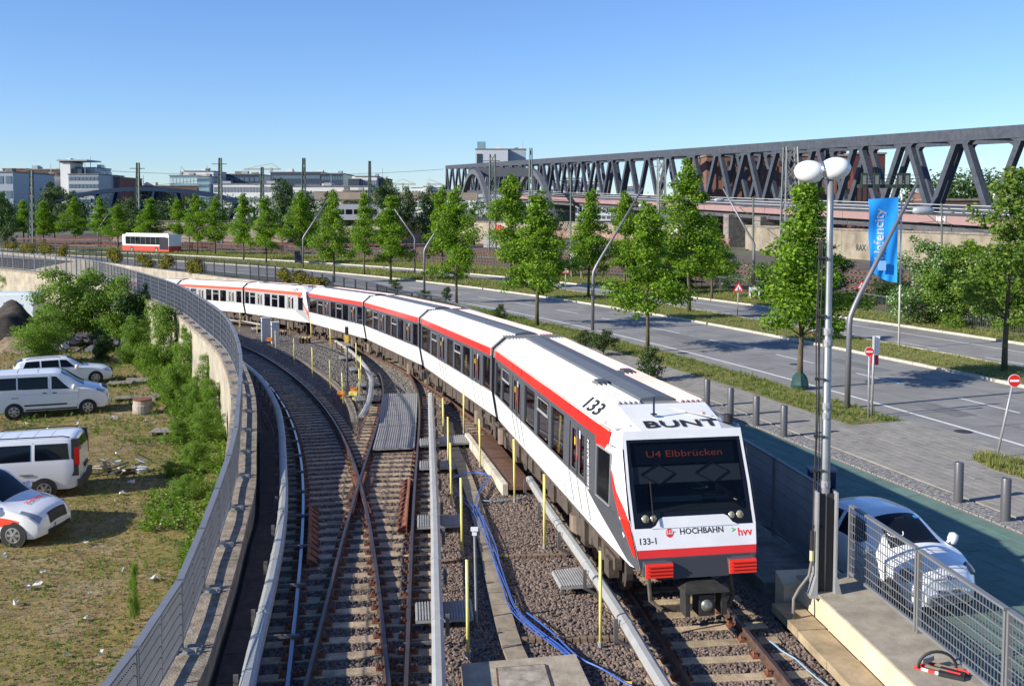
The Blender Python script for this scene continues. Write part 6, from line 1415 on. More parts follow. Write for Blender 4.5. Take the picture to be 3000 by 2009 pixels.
# trough cover lines
def trough(lab, pts, w=.34):
    pa = Path([PR(x, y, -.14) for x, y in pts]); root = thing('trough_line', lab, 'cable trough', pa.p[0]); d_ = 0
    while d_ < pa.L-.3:
        k = MB(); v = pa.dir(d_+.3); a = pa.off(d_, 0); b_ = pa.off(min(pa.L, d_+.58), 0); zj = random.uniform(-.008, .008); k.beam(a+Vector((0, 0, zj)), b_+Vector((0, 0, zj)), w, .07); obj('trough_cover', k, mat('trough_cover', (.27, .225, .16), .9, var=.35, vscale=3, bump=.4), root); d_ += .6
trough('ochre trough cover line left of the train, leading down to the concrete slab', [(1520,1940),(1492,1871),(1451,1716),(1420,1571.5),(1368,1406),(1327,1308),(1312,1235)])
trough('narrow line of trough covers through the grey ballast, left of the signal', [(1040,1238),(1027,1187),(1006,1152.7),(961.6,1108),(886,1060),(830.7,1034)], .26)
for i, (x0, y0, x1, y1) in enumerate(((1405, 1631, 1660, 1626), (1525, 1873, 1850, 1868), (1245, 1652, 1400, 1632))):
    a, b_ = PR(x0, y0, -.15), PR(x1, y1, -.15); k = MB(); n_ = int((b_-a).length/.12)
    for j in range(n_): k.box(a.lerp(b_, (j+.5)/n_), (.10, .13, .06), b_-a)
    tag(obj('ribbed_duct', k, mat('ribbed_duct', (.20, .14, .09), .85, var=.3)), ('ribbed cable duct crossing the brown ballast by the slim post', 'ribbed cable duct crossing the ballast above the concrete slab', 'short ribbed duct under the straight third rail cover')[i], 'cable duct')
# gratings
grat = mat('grating_steel', (.34, .335, .32), .85, .0, var=.2, vscale=4)
def grating(lab, q_, z=.02, ribs=16, along=True, m_=None, frame=.05):
    pts = [PR(x, y, z) for x, y in q_]; root = thing('walkway_plate', lab, 'walkway plate', pts[0])
    k = MB(); k.hexa([p_+Vector((0, 0, -.06)) for p_ in (pts[3], pts[2], pts[1], pts[0])]+[p_+Vector((0, 0, -.012)) for p_ in (pts[3], pts[2], pts[1], pts[0])]); obj('plate', k, m_ or grat, root)
    k = MB()
    for i in range(ribs):
        t = (i+.5)/ribs
        a, b_ = (pts[0].lerp(pts[1], t), pts[3].lerp(pts[2], t)) if along else (pts[0].lerp(pts[3], t), pts[1].lerp(pts[2], t))
        w = ((pts[1]-pts[0]).length if along else (pts[3]-pts[0]).length)/ribs*.5; k.beam(a, b_, w, .025)
    obj('rib', k, m_ or grat, root, kind='stuff')
    k = MB()
    for p_ in (pts[0]*.9+pts[2]*.1, pts[1]*.9+pts[3]*.1, pts[2]*.9+pts[0]*.1, pts[3]*.9+pts[1]*.1): k.box(p_+Vector((0, 0, -.14)), (.06, .06, .18))
    obj('foot', k, galv_d, root)
C_ = lambda l: [(1100+x/1.938, 1200+y/1.938) for x, y in l]; A2 = lambda l: [(600+x/2.904, 860+y/2.904) for x, y in l]
grating('ribbed steel step plate under the straight cover, nearest the camera', C_([(225,1095),(545,1075),(558,1178),(228,1195)]), ribs=20)
grating('ribbed steel step plate under the straight cover, second from the camera', C_([(237,600),(480,592),(482,652),(237,664)]), ribs=18)
grating('ribbed steel step plate under the straight cover, third from the camera', C_([(250,290),(440,288),(455,325),(250,330)]), ribs=16)
grating('long ribbed steel step plate under the straight cover, farthest, meeting the brown walkway', C_([(250,165),(520,140),(532,185),(253,203)]), ribs=24)
grating('ribbed steel plate with rusty edge left of the rightmost third rail cover', C_([(1000,915),(1190,890),(1258,990),(1050,1003)]), ribs=14)
grating('small step plate at the tip of the short curved cover', A2([(1268,872),(1488,862),(1492,900),(1280,912)]), ribs=14)
grating('small step plate midway along the short curved cover', A2([(1290,765),(1478,742),(1484,775),(1296,790)]), ribs=12)
grating('small light step plate by the signal pole', A2([(1230,630),(1300,625),(1306,650),(1240,655)]), ribs=6)
grating('small light step plate near the far end of the short curved cover', A2([(1140,532),(1262,522),(1270,548),(1152,555)]), ribs=8)
grating('large ribbed walkway plate between the middle track rails, upper half', A2([(1515,852),(1812,848),(1802,1100),(1480,1125)]), .0, 18, True)
grating('large ribbed walkway plate between the middle track rails, lower half', A2([(1478,1130),(1801,1104),(1786,1305),(1428,1318)]), .0, 18, True)
grating('small light step plate behind the tall white cabinet', [(735,959),(762,957),(766,963),(741,966)], ribs=6)
# brown walkway beside the train
brn = mat('brown_board', (.13, .062, .035), .6, var=.35, vscale=3); q_ = C_([(640,138),(770,138),(898,440),(770,440)]); q2 = C_([(530,140),(640,138),(770,440),(762,455)])
P_ = [PR(x, y, .08) for x, y in ((1377,1272),(1440,1272),(1566,1424),(1492,1424))]; root = thing('board_walkway', 'rusty brown walkway boards with grey concrete edge beside the train', 'walkway', P_[0])
for i in range(3):
    t0, t1 = i/3+.004, (i+1)/3-.004; k = MB(); c_ = [P_[0].lerp(P_[3], t0), P_[1].lerp(P_[2], t0), P_[1].lerp(P_[2], t1), P_[0].lerp(P_[3], t1)]
    k.hexa([p_+Vector((0, 0, -.10)) for p_ in c_[::-1]]+[p_ for p_ in c_[::-1]]); obj('board', k, brn, root)
for i in range(4):
    t0, t1 = i/4+.003, (i+1)/4-.003; k = MB(); a, b_ = P_[0].lerp(P_[3], t0), P_[0].lerp(P_[3], t1); k.beam(a+Vector((-.10, 0, -.10)), b_+Vector((-.10, 0, -.10)), .14, .30); obj('concrete_edge', k, concrete_l, root)
# concrete slab with hatch at the bottom centre
q_ = C_([(488,1440),(1135,1385),(1235,1600),(505,1640)]); pts = [PR(x, y, -.02) for x, y in q_]; root = thing('concrete_slab', 'concrete chamber slab with hatch plate at the bottom centre', 'slab', pts[0])
k = MB(); k.hexa([p_+Vector((0, 0, -.3)) for p_ in pts[::-1]]+pts[::-1]); obj('slab', k, mat('slab_concrete', (.36, .31, .23), .9, var=.3, vscale=3, bump=.4), root)
pts = [PR(x, y, .0) for x, y in C_([(683,1462),(968,1440),(1016,1600),(700,1620)])]; k = MB(); k.hexa([p_+Vector((0, 0, -.05)) for p_ in pts[::-1]]+pts[::-1]); obj('hatch_frame', k, rust_d, root)
cx_ = sum(pts, Vector())/4; p2 = [cx_+(p_-cx_)*.93+Vector((0, 0, .008)) for p_ in pts]; k = MB(); k.hexa([p_+Vector((0, 0, -.05)) for p_ in p2[::-1]]+p2[::-1]); obj('hatch_plate', k, mat('hatch_concrete', (.34, .30, .24), .85, var=.5, vscale=5), root)
# blue cables
CLB = ['blue cable on the left side of the bundle, looping over the trough', 'blue cable second from left, without the loop at its upper end', 'blue cable in the middle of the bundle, with the loop', 'blue cable second from right, without the loop at its upper end', 'rightmost blue cable of the bundle, widest at the loop']
bl = mat('blue_cable_bright', (.035, .10, .38), .4)
base_pts = [(440,385),(500,362),(560,355),(625,365),(640,392),(605,440),(575,500),(572,560),(600,620),(640,720),(665,790),(690,870),(740,1010),(790,1130),(900,1240),(1020,1330),(1100,1400),(1165,1490),(1220,1600)]
for j in range(5):
    pts = []
    for i, (x, y) in enumerate(base_pts):
        if j in (1, 3) and i < 7: continue
        o = (j-2)*9*(1 if i > 6 else .35)+6*sin(i*1.3+j*2); pts.append(C_([(x+o, y+4*sin(i+j*1.7))])[0])
    if j in (1, 3): pts = C_([(438+j*3, 420+j*12), (480, 470+j*8), (540, 520+j*14), (575, 575+j*8)])+pts
    pa = Path([PR(x, y, -.055-.015*(j % 2)) for x, y in pts], .12); k = MB(); k.tube(pa.p, .0115, 6)
    tag(obj('blue_cable', k, bl, None, True), CLB[j], 'cable', 'bundle of blue cables in the ballast')
k = MB(); pa = Path([PR(x, y, -.07) for x, y in C_([(860,1150),(1000,1260),(1150,1400),(1290,1470),(1410,1545),(1480,1580)])], .15); k.tube(pa.p, .015, 6); k.mi = 1; c = PR(*C_([(1418, 1549)])[0], -.10); k.tube([c, c+Vector((.10, -.02, 0))], .03, 8)
tag(obj('blue_cable', k, [bl, mat('connector_yellow', (.8, .45, .02), .5)]), 'single blue cable with an orange yellow connector at the bottom edge', 'cable')
k = MB(); pa = Path([PR(x, y, -.12) for x, y in C_([(585,512),(680,518),(760,508),(840,500),(900,478)])], .15); k.tube(pa.p, .011, 5); tag(obj('pale_cable', k, mat('pale_blue_cable', (.25, .42, .60), .4)), 'thin pale blue cable running from the blue loop to the train track', 'cable')
# ================================================================== vegetation
lf_tree = leafmat('street_tree_leaves', [(.038, .095, .007), (.080, .17, .010), (.14, .25, .014), (.20, .33, .024), (.28, .41, .045)], tl=.45)
lf_light = leafmat('young_tree_leaves', [(.06, .12, .012), (.10, .18, .02), (.15, .23, .03), (.20, .27, .05)], tl=.4)
lf_shrub = leafmat('shrub_leaves', [(.06, .12, .012), (.11, .21, .02), (.17, .29, .035), (.25, .34, .08)], tl=.4)
lf_dark = leafmat('dark_bush_leaves', [(.012, .03, .008), (.025, .06, .012), (.05, .10, .02), (.16, .17, .05)], tl=.25)
lf_vine = leafmat('vine_leaves', [(.09, .09, .012), (.16, .15, .02), (.24, .21, .03), (.10, .13, .02)], tl=.35)
lf_far = leafmat('far_tree_leaves', [(.03, .065, .015), (.05, .10, .022), (.08, .13, .035)], tl=.2)
lf_elder = leafmat('elder_leaves', [(.02, .05, .010), (.035, .09, .015), (.06, .12, .025)], tl=.3)
bark = mat('bark', (.10, .085, .05), .95, var=.4, vscale=9, bump=.8, bscale=30)
def leaf_cloud(rg, blobs, n, size, flat=.3, fray=1.25):
    """blobs: (centre, radii) ; leaves sit mostly in the outer shell of each"""
    vs_ = []; fs_ = []; wt = [b_[1][0]*b_[1][1]+b_[1][2]*b_[1][0] for b_ in blobs]; tot = sum(wt)
    for (c, r), w_ in zip(blobs, wt):
        for _ in range(int(n*w_/tot)):
            d_ = Vector((rg.gauss(0, 1), rg.gauss(0, 1), rg.gauss(0, 1))).normalized(); q_ = rg.random()**.45*fray if rg.random() < .12 else rg.random()**.42
            p_ = Vector((c[0]+d_.x*r[0]*q_, c[1]+d_.y*r[1]*q_, c[2]+d_.z*r[2]*q_))
            u = Vector((rg.gauss(0, 1), rg.gauss(0, 1), rg.gauss(0, .6))).normalized(); w = (d_+Vector((0, 0, .5))+Vector((rg.gauss(0, .7), rg.gauss(0, .7), rg.gauss(0, .7)))).normalized(); u = (u-w*u.dot(w)).normalized(); t = w.cross(u); s_ = size*rg.uniform(.6, 1.3)
            i = len(vs_); vs_ += [p_-u*s_*.5, p_-t*s_*.32+w*s_*.06, p_+u*s_*.5-w*s_*.10, p_+t*s_*.32+w*s_*.06]; fs_.append((i, i+1, i+2, i+3))
    return vs_, fs_
def tree_meshes(seed, H, R, trunk_h, kind, n, size, shape='cone'):
    rg = random.Random(seed); t = MB(); lean = rg.uniform(-.15, .15)
    top = Vector((lean, rg.uniform(-.1, .1), H*.93)); tp = [Vector((0, 0, -.1)), Vector((0, 0, trunk_h*.5)), Vector((lean*.3, 0, trunk_h)), top*.6+Vector((0, 0, trunk_h*.15)), top]; r0 = .020*H*.42+.035
    t.tube(tp, [r0*1.25, r0, r0*.85, r0*.45, .02], 8); blobs = []
    nb = 24 if shape == 'cone' else 17; ex_ = rg.uniform(.5, 1.05); lo_ = rg.uniform(.4, .85); sp_ = rg.uniform(2.5, 6)
    for i in range(nb):
        f_ = (i+rg.random())/nb; z = trunk_h+(H-trunk_h)*(.0+.97*f_)
        if shape == 'cone': env = R*((1-f_)**ex_)*(lo_+(1.15-lo_)*min(1, f_*sp_))*1.12
        else: env = R*sqrt(max(.05, 1-(2*f_-.85)**2*.8))
        env *= rg.choice((.45, .75, .9, 1.0, 1.2)); a = i*2.4+rg.uniform(-.7, .7); rr = env*rg.uniform(.55, .85); c = Vector((cos(a)*rr+lean*f_, sin(a)*rr, z+rg.uniform(-.2, .2))); br_ = (env*.18+R*.17)*rg.uniform(.75, 1.15)+.05
        blobs.append((c, (br_*1.1, br_*1.1, br_*rg.uniform(.5, .8)))); z0 = Vector((lean*.5*f_, 0, max(trunk_h*.95, z-rr*.9))); t.tube([z0, z0.lerp(c, .55)+Vector((0, 0, .08)), c], [r0*.32*(1-f_*.6), r0*.18, .012], 5)
        if rg.random() < .7: c2 = Vector((c.x*.5, c.y*.5, c.z+rg.uniform(-.1, .3))); blobs.append((c2, (br_*.9, br_*.9, br_*.7)))
        for _ in range(2):
            d_ = Vector((rg.gauss(0, 1), rg.gauss(0, 1), rg.gauss(.3, .5))).normalized()*br_*1.15; t.tube([c, c+d_], [.018, .005], 4)
            if rg.random() < .55: blobs.append((c+d_, (.28, .28, .2)))
    blobs.append((Vector((lean, 0, trunk_h+(H-trunk_h)*.5)), (R*.2, R*.2, (H-trunk_h)*.33)))
    v, f = leaf_cloud(rg, blobs, n, size)
    me = bpy.data.meshes.new('crown'); me.from_pydata(v, [], f); me.materials.append(kind); return t.mesh('trunk', bark, (0, 0, 0), True), me
PROTO = {}
def proto(key, *a, **k):
    if key not in PROTO: PROTO[key] = tree_meshes(*a, **k)
    return PROTO[key]
def put_tree(key, loc, H, R, H0, R0, lab, name='street_tree', cat='tree', grp=None, rz=None):
    root = thing(name, lab, cat, loc, random.uniform(0, 6.28) if rz is None else rz, grp); tr, cw = PROTO[key]; s_ = (R/R0, R/R0, H/H0)
    a = link('trunk', tr, root); a.scale = s_; b = link('crown', cw, root); b.scale = s_; return root
for i in range(9): PROTO['t%d' % i] = tree_meshes(11+i*3, 8, 2.3, 2.2, lf_tree, 11500, .165)
for i in range(2): PROTO['y%d' % i] = tree_meshes(31+i, 8, 2.3, 2.2, lf_light, 5200, .20)
for i in range(2): PROTO['r%d' % i] = tree_meshes(41+i, 8, 3.6, 1.2, lf_far, 7000, .28, 'round')
G = 'young street trees along the road'
TI = [0]
def tree_px(key, bx, by, ty, hwpx, lab, grp=G, z=ZS, name='street_tree', H0=8, R0=2.3):
    TI[0] += 1
    if key[0] == 't': key = 't%d' % ((TI[0]*4) % 9)
    b = P(bx, by, z); s_ = FOC/b.y; H = (by-ty)/s_; put_tree(key, b, H, hwpx/s_*(1.14 if key[0] == 't' else 1), H0, R0, lab, name, 'tree', grp)
for a in (('t0', 2343, 1140, 530, 160, 'nearest street tree with a watering bag, behind the tall silver pole'), ('t1', 1897, 1030, 590, 112, 'street tree on the near verge, right of the lamp between two trees'), ('t2', 1573, 955, 560, 112, 'street tree behind the ribbed roof of the second car'), ('t3', 1337, 889, 560, 80, 'street tree behind the third car of the train'), ('t4', 1145, 826, 575, 66, 'street tree on the median right of the front of the second train'),
          ('t0', 979, 828, 560, 58, 'street tree left of the lamp behind the joint of both trains'), ('t1', 2018, 918, 495, 112, 'tall street tree on the median left of the roadworks sign'), ('y0', 2942, 1092, 492, 175, 'light green street tree with sparse crown at the right edge'), ('t2', 1498, 845, 510, 88, 'tall street tree on the median in front of the arch bridge'), ('t3', 1724, 874, 560, 76, 'street tree on the median near the direction board'), ('t4', 1296, 825, 545, 58, 'slender street tree on the median behind the one at the third car'),
          ('t0', 1067, 807, 560, 48, 'street tree on the median with a clipped waist, right of the distant mast'), ('t1', 884, 776, 565, 56, 'street tree by the lamp left of the navy cabinet'), ('t2', 780, 775, 580, 52, 'street tree above the vine fence, left of the navy cabinet'), ('t3', 714, 764, 570, 46, 'street tree third to the right of the bus'), ('t4', 631, 749, 585, 48, 'street tree second to the right of the bus'), ('t0', 578, 748, 568, 40, 'street tree directly right of the lamp by the bus'),
          ('t1', 522, 737, 578, 38, 'street tree at the rear of the bus'), ('t2', 438, 736, 582, 50, 'street tree in front of the middle of the bus'), ('t3', 346, 730, 600, 45, 'street tree at the front of the bus'), ('t4', 296, 724, 577, 34, 'street tree behind the lamp left of the bus'), ('t0', 221, 721, 583, 40, 'bright street tree at the end of the blue bridge'), ('t1', 128, 718, 592, 44, 'street tree second from the left lamp'), ('t2', 70, 716, 588, 44, 'street tree beside the leftmost lamp'), ('t3', 12, 716, 570, 40, 'dark street tree at the left edge of the view'),
          ('t4', 2843, 958, 700, 95, 'tree on the far verge behind the flag'), ('t2', 1830, 858, 560, 70, 'street tree on the far verge behind the one by the lamp'), ('t3', 2085, 880, 640, 70, 'low tree with white blossom on the far verge left of the poster'), ('y1', 3010, 1020, 560, 120, 'light tree beyond the right edge on the far verge')):
    tree_px(*a)
# watering bag
b = P(2343, 1140, ZS); k = MB(); k.lathe(b+Vector((0, 0, .05)), [(.34, 0), (.36, .15), (.30, .45), (.17, .62), (.12, .60)], 10); tag(obj('watering_bag', k, mat('bag_green', (.015, .055, .05), .5, var=.5, vscale=8), loc=b), 'dark green watering bag round the foot of the nearest street tree', 'bag')
# verge bushes (magnolia like, dark glossy)
for i in range(3): PROTO['b%d' % i] = tree_meshes(61+i, 2, 1.1, .2, lf_dark, 2600, .13, 'round')
for i in range(3): PROTO['s%d' % i] = tree_meshes(71+i, 4, 2.2, .3, lf_shrub, 14000, .12, 'round')
lf_bloom = leafmat('blossoming_leaves', [(.03, .08, .01), (.06, .14, .02), (.09, .19, .03), (.12, .22, .04), (.14, .24, .05), (.75, .74, .62)], tl=.3)
for i in range(2): PROTO['w%d' % i] = tree_meshes(91+i, 4, 2.2, .3, lf_bloom, 12000, .13, 'round')
for i in range(2): PROTO['e%d' % i] = tree_meshes(81+i, 4, 2.3, .2, lf_elder, 11000, .16, 'round')
def bush_px(key, bx, by, ty, hwpx, lab, z=ZS, H0=2., R0=1.1, name='bush', grp=None):
    b = P(bx, by, z); s_ = FOC/b.y; put_tree(key, b, (by-ty)/s_, hwpx/s_, H0, R0, lab, name, 'bush', grp)
for a in (('b0', 1905, 1112, 1020, 46, 'dark glossy bush beside the train roof, left of the dark car'), ('b1', 1768, 1040, 970, 42, 'broad leafed bush above the ribbed roof at the street lamp foot'), ('b2', 1715, 1015, 968, 36, 'low leafed bush left of the lamp foot bush'), ('b0', 1464, 935, 893, 24, 'small bush on the verge between two tree trunks, above the second car'), ('b1', 1243, 878, 851, 20, 'small bush at the lamp foot behind the third car'), ('b2', 1308, 885, 840, 17, 'thin sapling bush on the roadside behind the third car'), ('b0', 1158, 858, 820, 22, 'small bush at the right end of the vine fence')): bush_px(*a)
for a in (('w0', 2720, 955, 715, 125, 'large rounded bush with white blossoms right of the flag pole'), ('w1', 2890, 965, 745, 110, 'large bush behind the fence near the right edge'), ('w0', 2130, 850, 740, 60, 'blossoming bush behind the fence, right of the tall median tree'), ('e1', 1870, 832, 720, 60, 'dark bush behind the fence by the direction board'), ('e0', 2400, 885, 740, 100, 'bush behind the fence under the big lattice mast'), ('s2', 2790, 962, 730, 110, 'wide bush between the two big blossoming bushes at the right'), ('s0', 2980, 985, 770, 90, 'bush behind the railing at the very right edge'), ('e1', 1990, 850, 700, 70, 'bush behind the tall median tree trunk'), ('s1', 1620, 815, 700, 60, 'green bush left of the direction board'), ('w1', 2230, 868, 770, 60, 'bush with pale blossom right of the poster'), ('e1', 2620, 905, 800, 70, 'dark bush behind the fence under the flag')): bush_px(*a[:5], a[5], ZS, 4., 2.25)
# waste ground shrubs
def shrub(key, bx, by, ty, hwpx, lab, H0=4., R0=2.25, hz=ZW): bush_px(key, bx, by, ty, hwpx, lab, hz, H0, R0, 'shrub')
for a in (('s0', 180, 1010, 795, 110, 'tall bright feathery shrub left of the big shrub by the wall'), ('s1', 275, 1000, 790, 105, 'tall feathery shrub behind the estate car, centre'), ('s2', 355, 1010, 815, 100, 'broad feathery shrub right against the left fence'), ('e0', 420, 1010, 845, 85, 'dark shrub in the angle of the curving fence'), ('s0', 140, 1068, 915, 90, 'yellow green shrub directly behind the estate car'), ('s1', 480, 1075, 885, 75, 'bright shrub leaning against the concrete wall'), ('s2', 395, 1065, 930, 60, 'shrub between the rubble heap and the wall'), ('e1', 298, 1060, 965, 35, 'small dark shrub in front of the asphalt rubble'), ('s1', 25, 880, 800, 45, 'small leafy shrub behind the pale panel van'), ('s2', 545, 1120, 960, 45, 'shrub hugging the concrete wall below the fence brackets'), ('s0', 610, 1180, 1040, 45, 'leafy shrub at the wall foot near the fence tip'), ('s1', 520, 1180, 1060, 60, 'wide bright shrub in front of the wall, right of the pallets')): shrub(*a)
for i, a in enumerate(((600, 1300, 1180, 55), (575, 1380, 1290, 60), (545, 1470, 1390, 60), (620, 1230, 1110, 40), (520, 1300, 1230, 45), (575, 1200, 1100, 40), (500, 1400, 1350, 35))):
    shrub('s%d' % (i % 3), *a, ('low weeds bush against the wall beside the curved fence tip', 'weed bush at the wall foot, level with the dark rear van', 'lowest weed bush at the wall foot before the open ground', 'narrow weed bush right under the wall, upper end', 'low weed clump left of the wall bushes', 'weed clump near the white litter by the wall', 'small weed clump at the edge of the open ground')[i])
shrub('s1', 395, 1822, 1640, 20, 'single thin sapling beside the near fence panels')
# vines on the ramp fence
VL = ['vine clump on the ramp fence at the very left edge', 'vine clump on the ramp fence just right of the leftmost lamp', 'widest yellow vine clump on the ramp fence left of the bus', 'narrow vine tail on the ramp fence ending below the bus front', 'small vine clump on the ramp fence below the bus front wheel', 'vine clump on the ramp fence below the middle of the bus', 'small vine clump on the ramp fence below the bus tail', 'long ragged vine clump on the fence below the lamp right of the bus', 'bushy vine clump on the ramp fence right of the lamp foot', 'vine clump hanging lowest on the ramp fence above the rear train', 'vine clump on the ramp fence above the rear train cab', 'broad low vine clump above the front end of the rear train', 'rightmost vine clump on the ramp fence, above the fourth car roof']
for i, (x0, x1, y0, y1) in enumerate(((0, 60, 712, 738), (55, 130, 712, 745), (110, 180, 714, 752), (185, 222, 718, 755), (312, 336, 738, 770), (346, 395, 732, 770), (398, 430, 738, 765), (430, 505, 738, 785), (508, 562, 745, 790), (585, 655, 748, 805), (870, 925, 790, 830), (925, 1000, 800, 838), (985, 1075, 812, 842))):
    z = .95; c = P((x0+x1)/2, (y0+y1)/2, z); s_ = FOC/c.y; rg = random.Random(i); bl_ = []
    dd = RWALL.nearest(c); cc_ = RWALL.off(dd, 0)
    for j in range(6): q_ = RWALL.off(dd+((x1-x0)/s_)*(j/5-.5)*1.15*-1, -.05); bl_.append((Vector((q_.x, q_.y, .05+rg.uniform(.6, 1.5))), ((x1-x0)/s_*.21+.15, .34, (y1-y0)/s_*.34*rg.uniform(.6, 1.3))))
    v, f = leaf_cloud(rg, bl_, 1800, .2); me = bpy.data.meshes.new('fence_vine'); o = Vector(cc_); me.from_pydata([tuple(Vector(p_)-o) for p_ in v], [], f); me.materials.append(lf_vine)
    tag(link('fence_vine', me, None, o), VL[i], 'vine', 'vine clumps on the ramp fence')
# grass
g_blade = leafmat('grass_blades', [(.10, .15, .02), (.17, .22, .04), (.25, .25, .08), (.32, .28, .12)], .8, .3)
g_green = leafmat('green_grass', [(.05, .12, .012), (.09, .18, .02), (.14, .24, .03)], .7, .35)
g_dry = leafmat('dry_grass', [(.27, .22, .06), (.33, .26, .10), (.20, .19, .04), (.38, .30, .14)], .85, .25)
def road_strip(o0, o1, y0, y1, z):
    A = []; B = []
    for i in range(60):
        d_ = s_at_y(ROAD, y0)+(s_at_y(ROAD, y1)-s_at_y(ROAD, y0))*i/59; a, b_ = ROAD.off(d_, rz_(d_, *o0)), ROAD.off(d_, rz_(d_, *o1)); A.append((a.x, a.y)); B.append((b_.x, b_.y))
    return host_strip(A, B, lambda x, y: z, 2)
gn_scatter('median_grass', road_strip((.2,), (3.6, 5.9), 34, 95, ZS+.10), g_blade, 34, 'grass', (.08, .20), 11)
gn_scatter('median_grass', road_strip((.2,), (3.6, 5.9), 95, 170, ZS+.10), g_blade, 8, 'grass', (.3, .45), 12)
gn_scatter('verge_grass', road_strip((10.7,), (16.0, 21), 48, 95, ZS+.10), g_blade, 22, 'grass', (.14, .28), 13)
gn_scatter('verge_grass', road_strip((10.7,), (16.0, 21), 95, 170, ZS+.10), g_blade, 6, 'grass', (.3, .5), 14)
gn_scatter('verge_grass', host_strip([(q_.x, q_.y) for q_ in vlo], [(q_.x, q_.y) for q_ in vup], lambda x, y: ZS+.01, 2), g_blade, 55, 'grass', (.07, .19), 15)
gn_scatter('verge_weeds', host_strip([(q_.x, q_.y) for q_ in vlo], [(q_.x, q_.y) for q_ in vup], lambda x, y: ZS+.01, 2), g_green, 24, 'leafy', (.10, .20), 16, mask=(.6, .42, .6))
me = bpy.data.meshes.new('corner'); me.from_pydata([(q_.x, q_.y, ZS+.015) for q_ in v2], [], [tuple(range(len(v2)))]); gn_scatter('verge_grass', me, g_blade, 80, 'grass', (.12, .26), 17)
wm = waste.data.copy()
def crop(me, fn):
    bm = bmesh.new(); bm.from_mesh(me); bmesh.ops.delete(bm, geom=[f for f in bm.faces if not fn(f.calc_center_median())], context='FACES'); m2 = bpy.data.meshes.new('area'); bm.to_mesh(m2); bm.free(); return m2
fr_ = lambda c: c.y > 10 and c.y < 75 and -.56 < c.x/c.y
near_w = crop(wm, lambda c: fr_(c) and c.y < 38); far_w = crop(wm, lambda c: fr_(c) and c.y >= 38)
gn_scatter('dry_grass', near_w, g_dry, 46, 'grass', (.05, .12), 21, mask=(.35, .40, .56))
gn_scatter('green_grass', near_w, g_green, 60, 'leafy', (.05, .13), 22, mask=(.45, .47, .66))
gn_scatter('dry_grass', far_w, g_dry, 14, 'grass', (.10, .22), 23, mask=(.35, .40, .58))
gn_scatter('green_grass', far_w, g_green, 20, 'leafy', (.10, .24), 24, mask=(.45, .45, .62))
gn_scatter('soil_crumbs', crop(wm, lambda c: fr_(c) and c.y < 40), mat('crumb', (.13, .10, .07), .95, island=.5, var=.5, vscale=2), 22, 'stone', (.015, .04), 25, mask=(.5, .42, .6))
def wdist(c):
    d_ = min((c.x-p_.x)**2+(c.y-p_.y)**2 for p_ in WALL.p[::6]); return sqrt(d_)
ww = crop(wm, lambda c: fr_(c) and 14 < c.y and wdist(c) < (.8 if c.y < 21 else (1.5 if c.y < 28 else 2.6))); gn_scatter('wall_foot_weeds', ww, lf_shrub, 34, 'leafy', (.14, .42), 26, mask=(.8, .36, .52))
# rubble, soil heap, pallets, well ring, litter
def heap(name, lab, cat, cpx, r, h, m_, n=26, seed=1, sy=.7):
    c = P(*cpx, ZW); k = MB(); rg = random.Random(seed); g = []
    for j in range(n+1):
        for i in range(n+1):
            u, v = i/n*2-1, j/n*2-1; d_ = min(1, hypot(u, v)); hh = h*(1-d_**1.6)*(.8+.5*noise.noise(Vector((u*2.3, v*2.3, seed))))+.12*noise.noise(Vector((u*9, v*9, seed))) if d_ < 1 else -.1; g.append((c.x+u*r, c.y+v*r*sy, ZW+max(-.1, hh)))
    k.v = g; N2 = n+1; k.f = [(j*N2+i, j*N2+i+1, (j+1)*N2+i+1, (j+1)*N2+i) for j in range(n) for i in range(n)]; k.m = [0]*len(k.f); return tag(obj(name, k, m_, None, True, loc=c), lab, cat)
heap('soil_heap', 'dark brown soil heap at the left edge in front of the pale van', 'soil heap', (12, 1010), 4.6, 3.0, mat('dark_soil', (.05, .04, .032), .95, var=.6, vscale=3, bump=1, bscale=12), seed=3)
heap('earth_mound', 'low tan earth mound with stones left of the yellow green shrub', 'mound', (52, 1030), 2.6, 1.1, mat('tan_soil', (.24, .18, .11), .95, var=.5, vscale=3, bump=1, bscale=12), seed=5)
ch = mat('asphalt_chunk', (.075, .075, .085), .95, var=.5, vscale=3, bump=.8); 
c0_ = P(240, 1030, ZW); root = thing('rubble_heap', 'heap of broken dark asphalt slabs and stones behind the estate car', 'rubble heap', c0_); rg = random.Random(4)
for i in range(70):
    a, r_ = rg.uniform(0, 6.28), rg.random()**.7; p_ = c0_+Vector((cos(a)*r_*3.4, sin(a)*r_*1.6+.6, .95*(1-r_)+.08)); s_ = rg.uniform(.18, .5); k = MB(); q_ = [Vector((cos(t_)*s_*rg.uniform(.7, 1.1), sin(t_)*s_*rg.uniform(.7, 1.1), 0)) for t_ in [j*2*pi/6 for j in range(6)]]
    R_ = Matrix.Rotation(rg.uniform(-.7, .7), 3, 'X') @ Matrix.Rotation(rg.uniform(-.7, .7), 3, 'Y'); th = rg.uniform(.05, .14); lo = [R_ @ v+p_ for v in q_]; hi = [R_ @ (v*.92+Vector((0, 0, th)))+p_ for v in q_]
    k.add(lo+hi, [tuple(range(5, -1, -1)), tuple(range(6, 12))]+[(j, (j+1) % 6, 6+(j+1) % 6, 6+j) for j in range(6)]); obj('slab_piece' if i % 9 else 'pale_stone', k, ch if i % 9 else mat('pale_stone', (.40, .38, .34), .9), root)
wood = mat('weathered_wood', (.27, .24, .20), .9, var=.35, vscale=6, bump=.4)
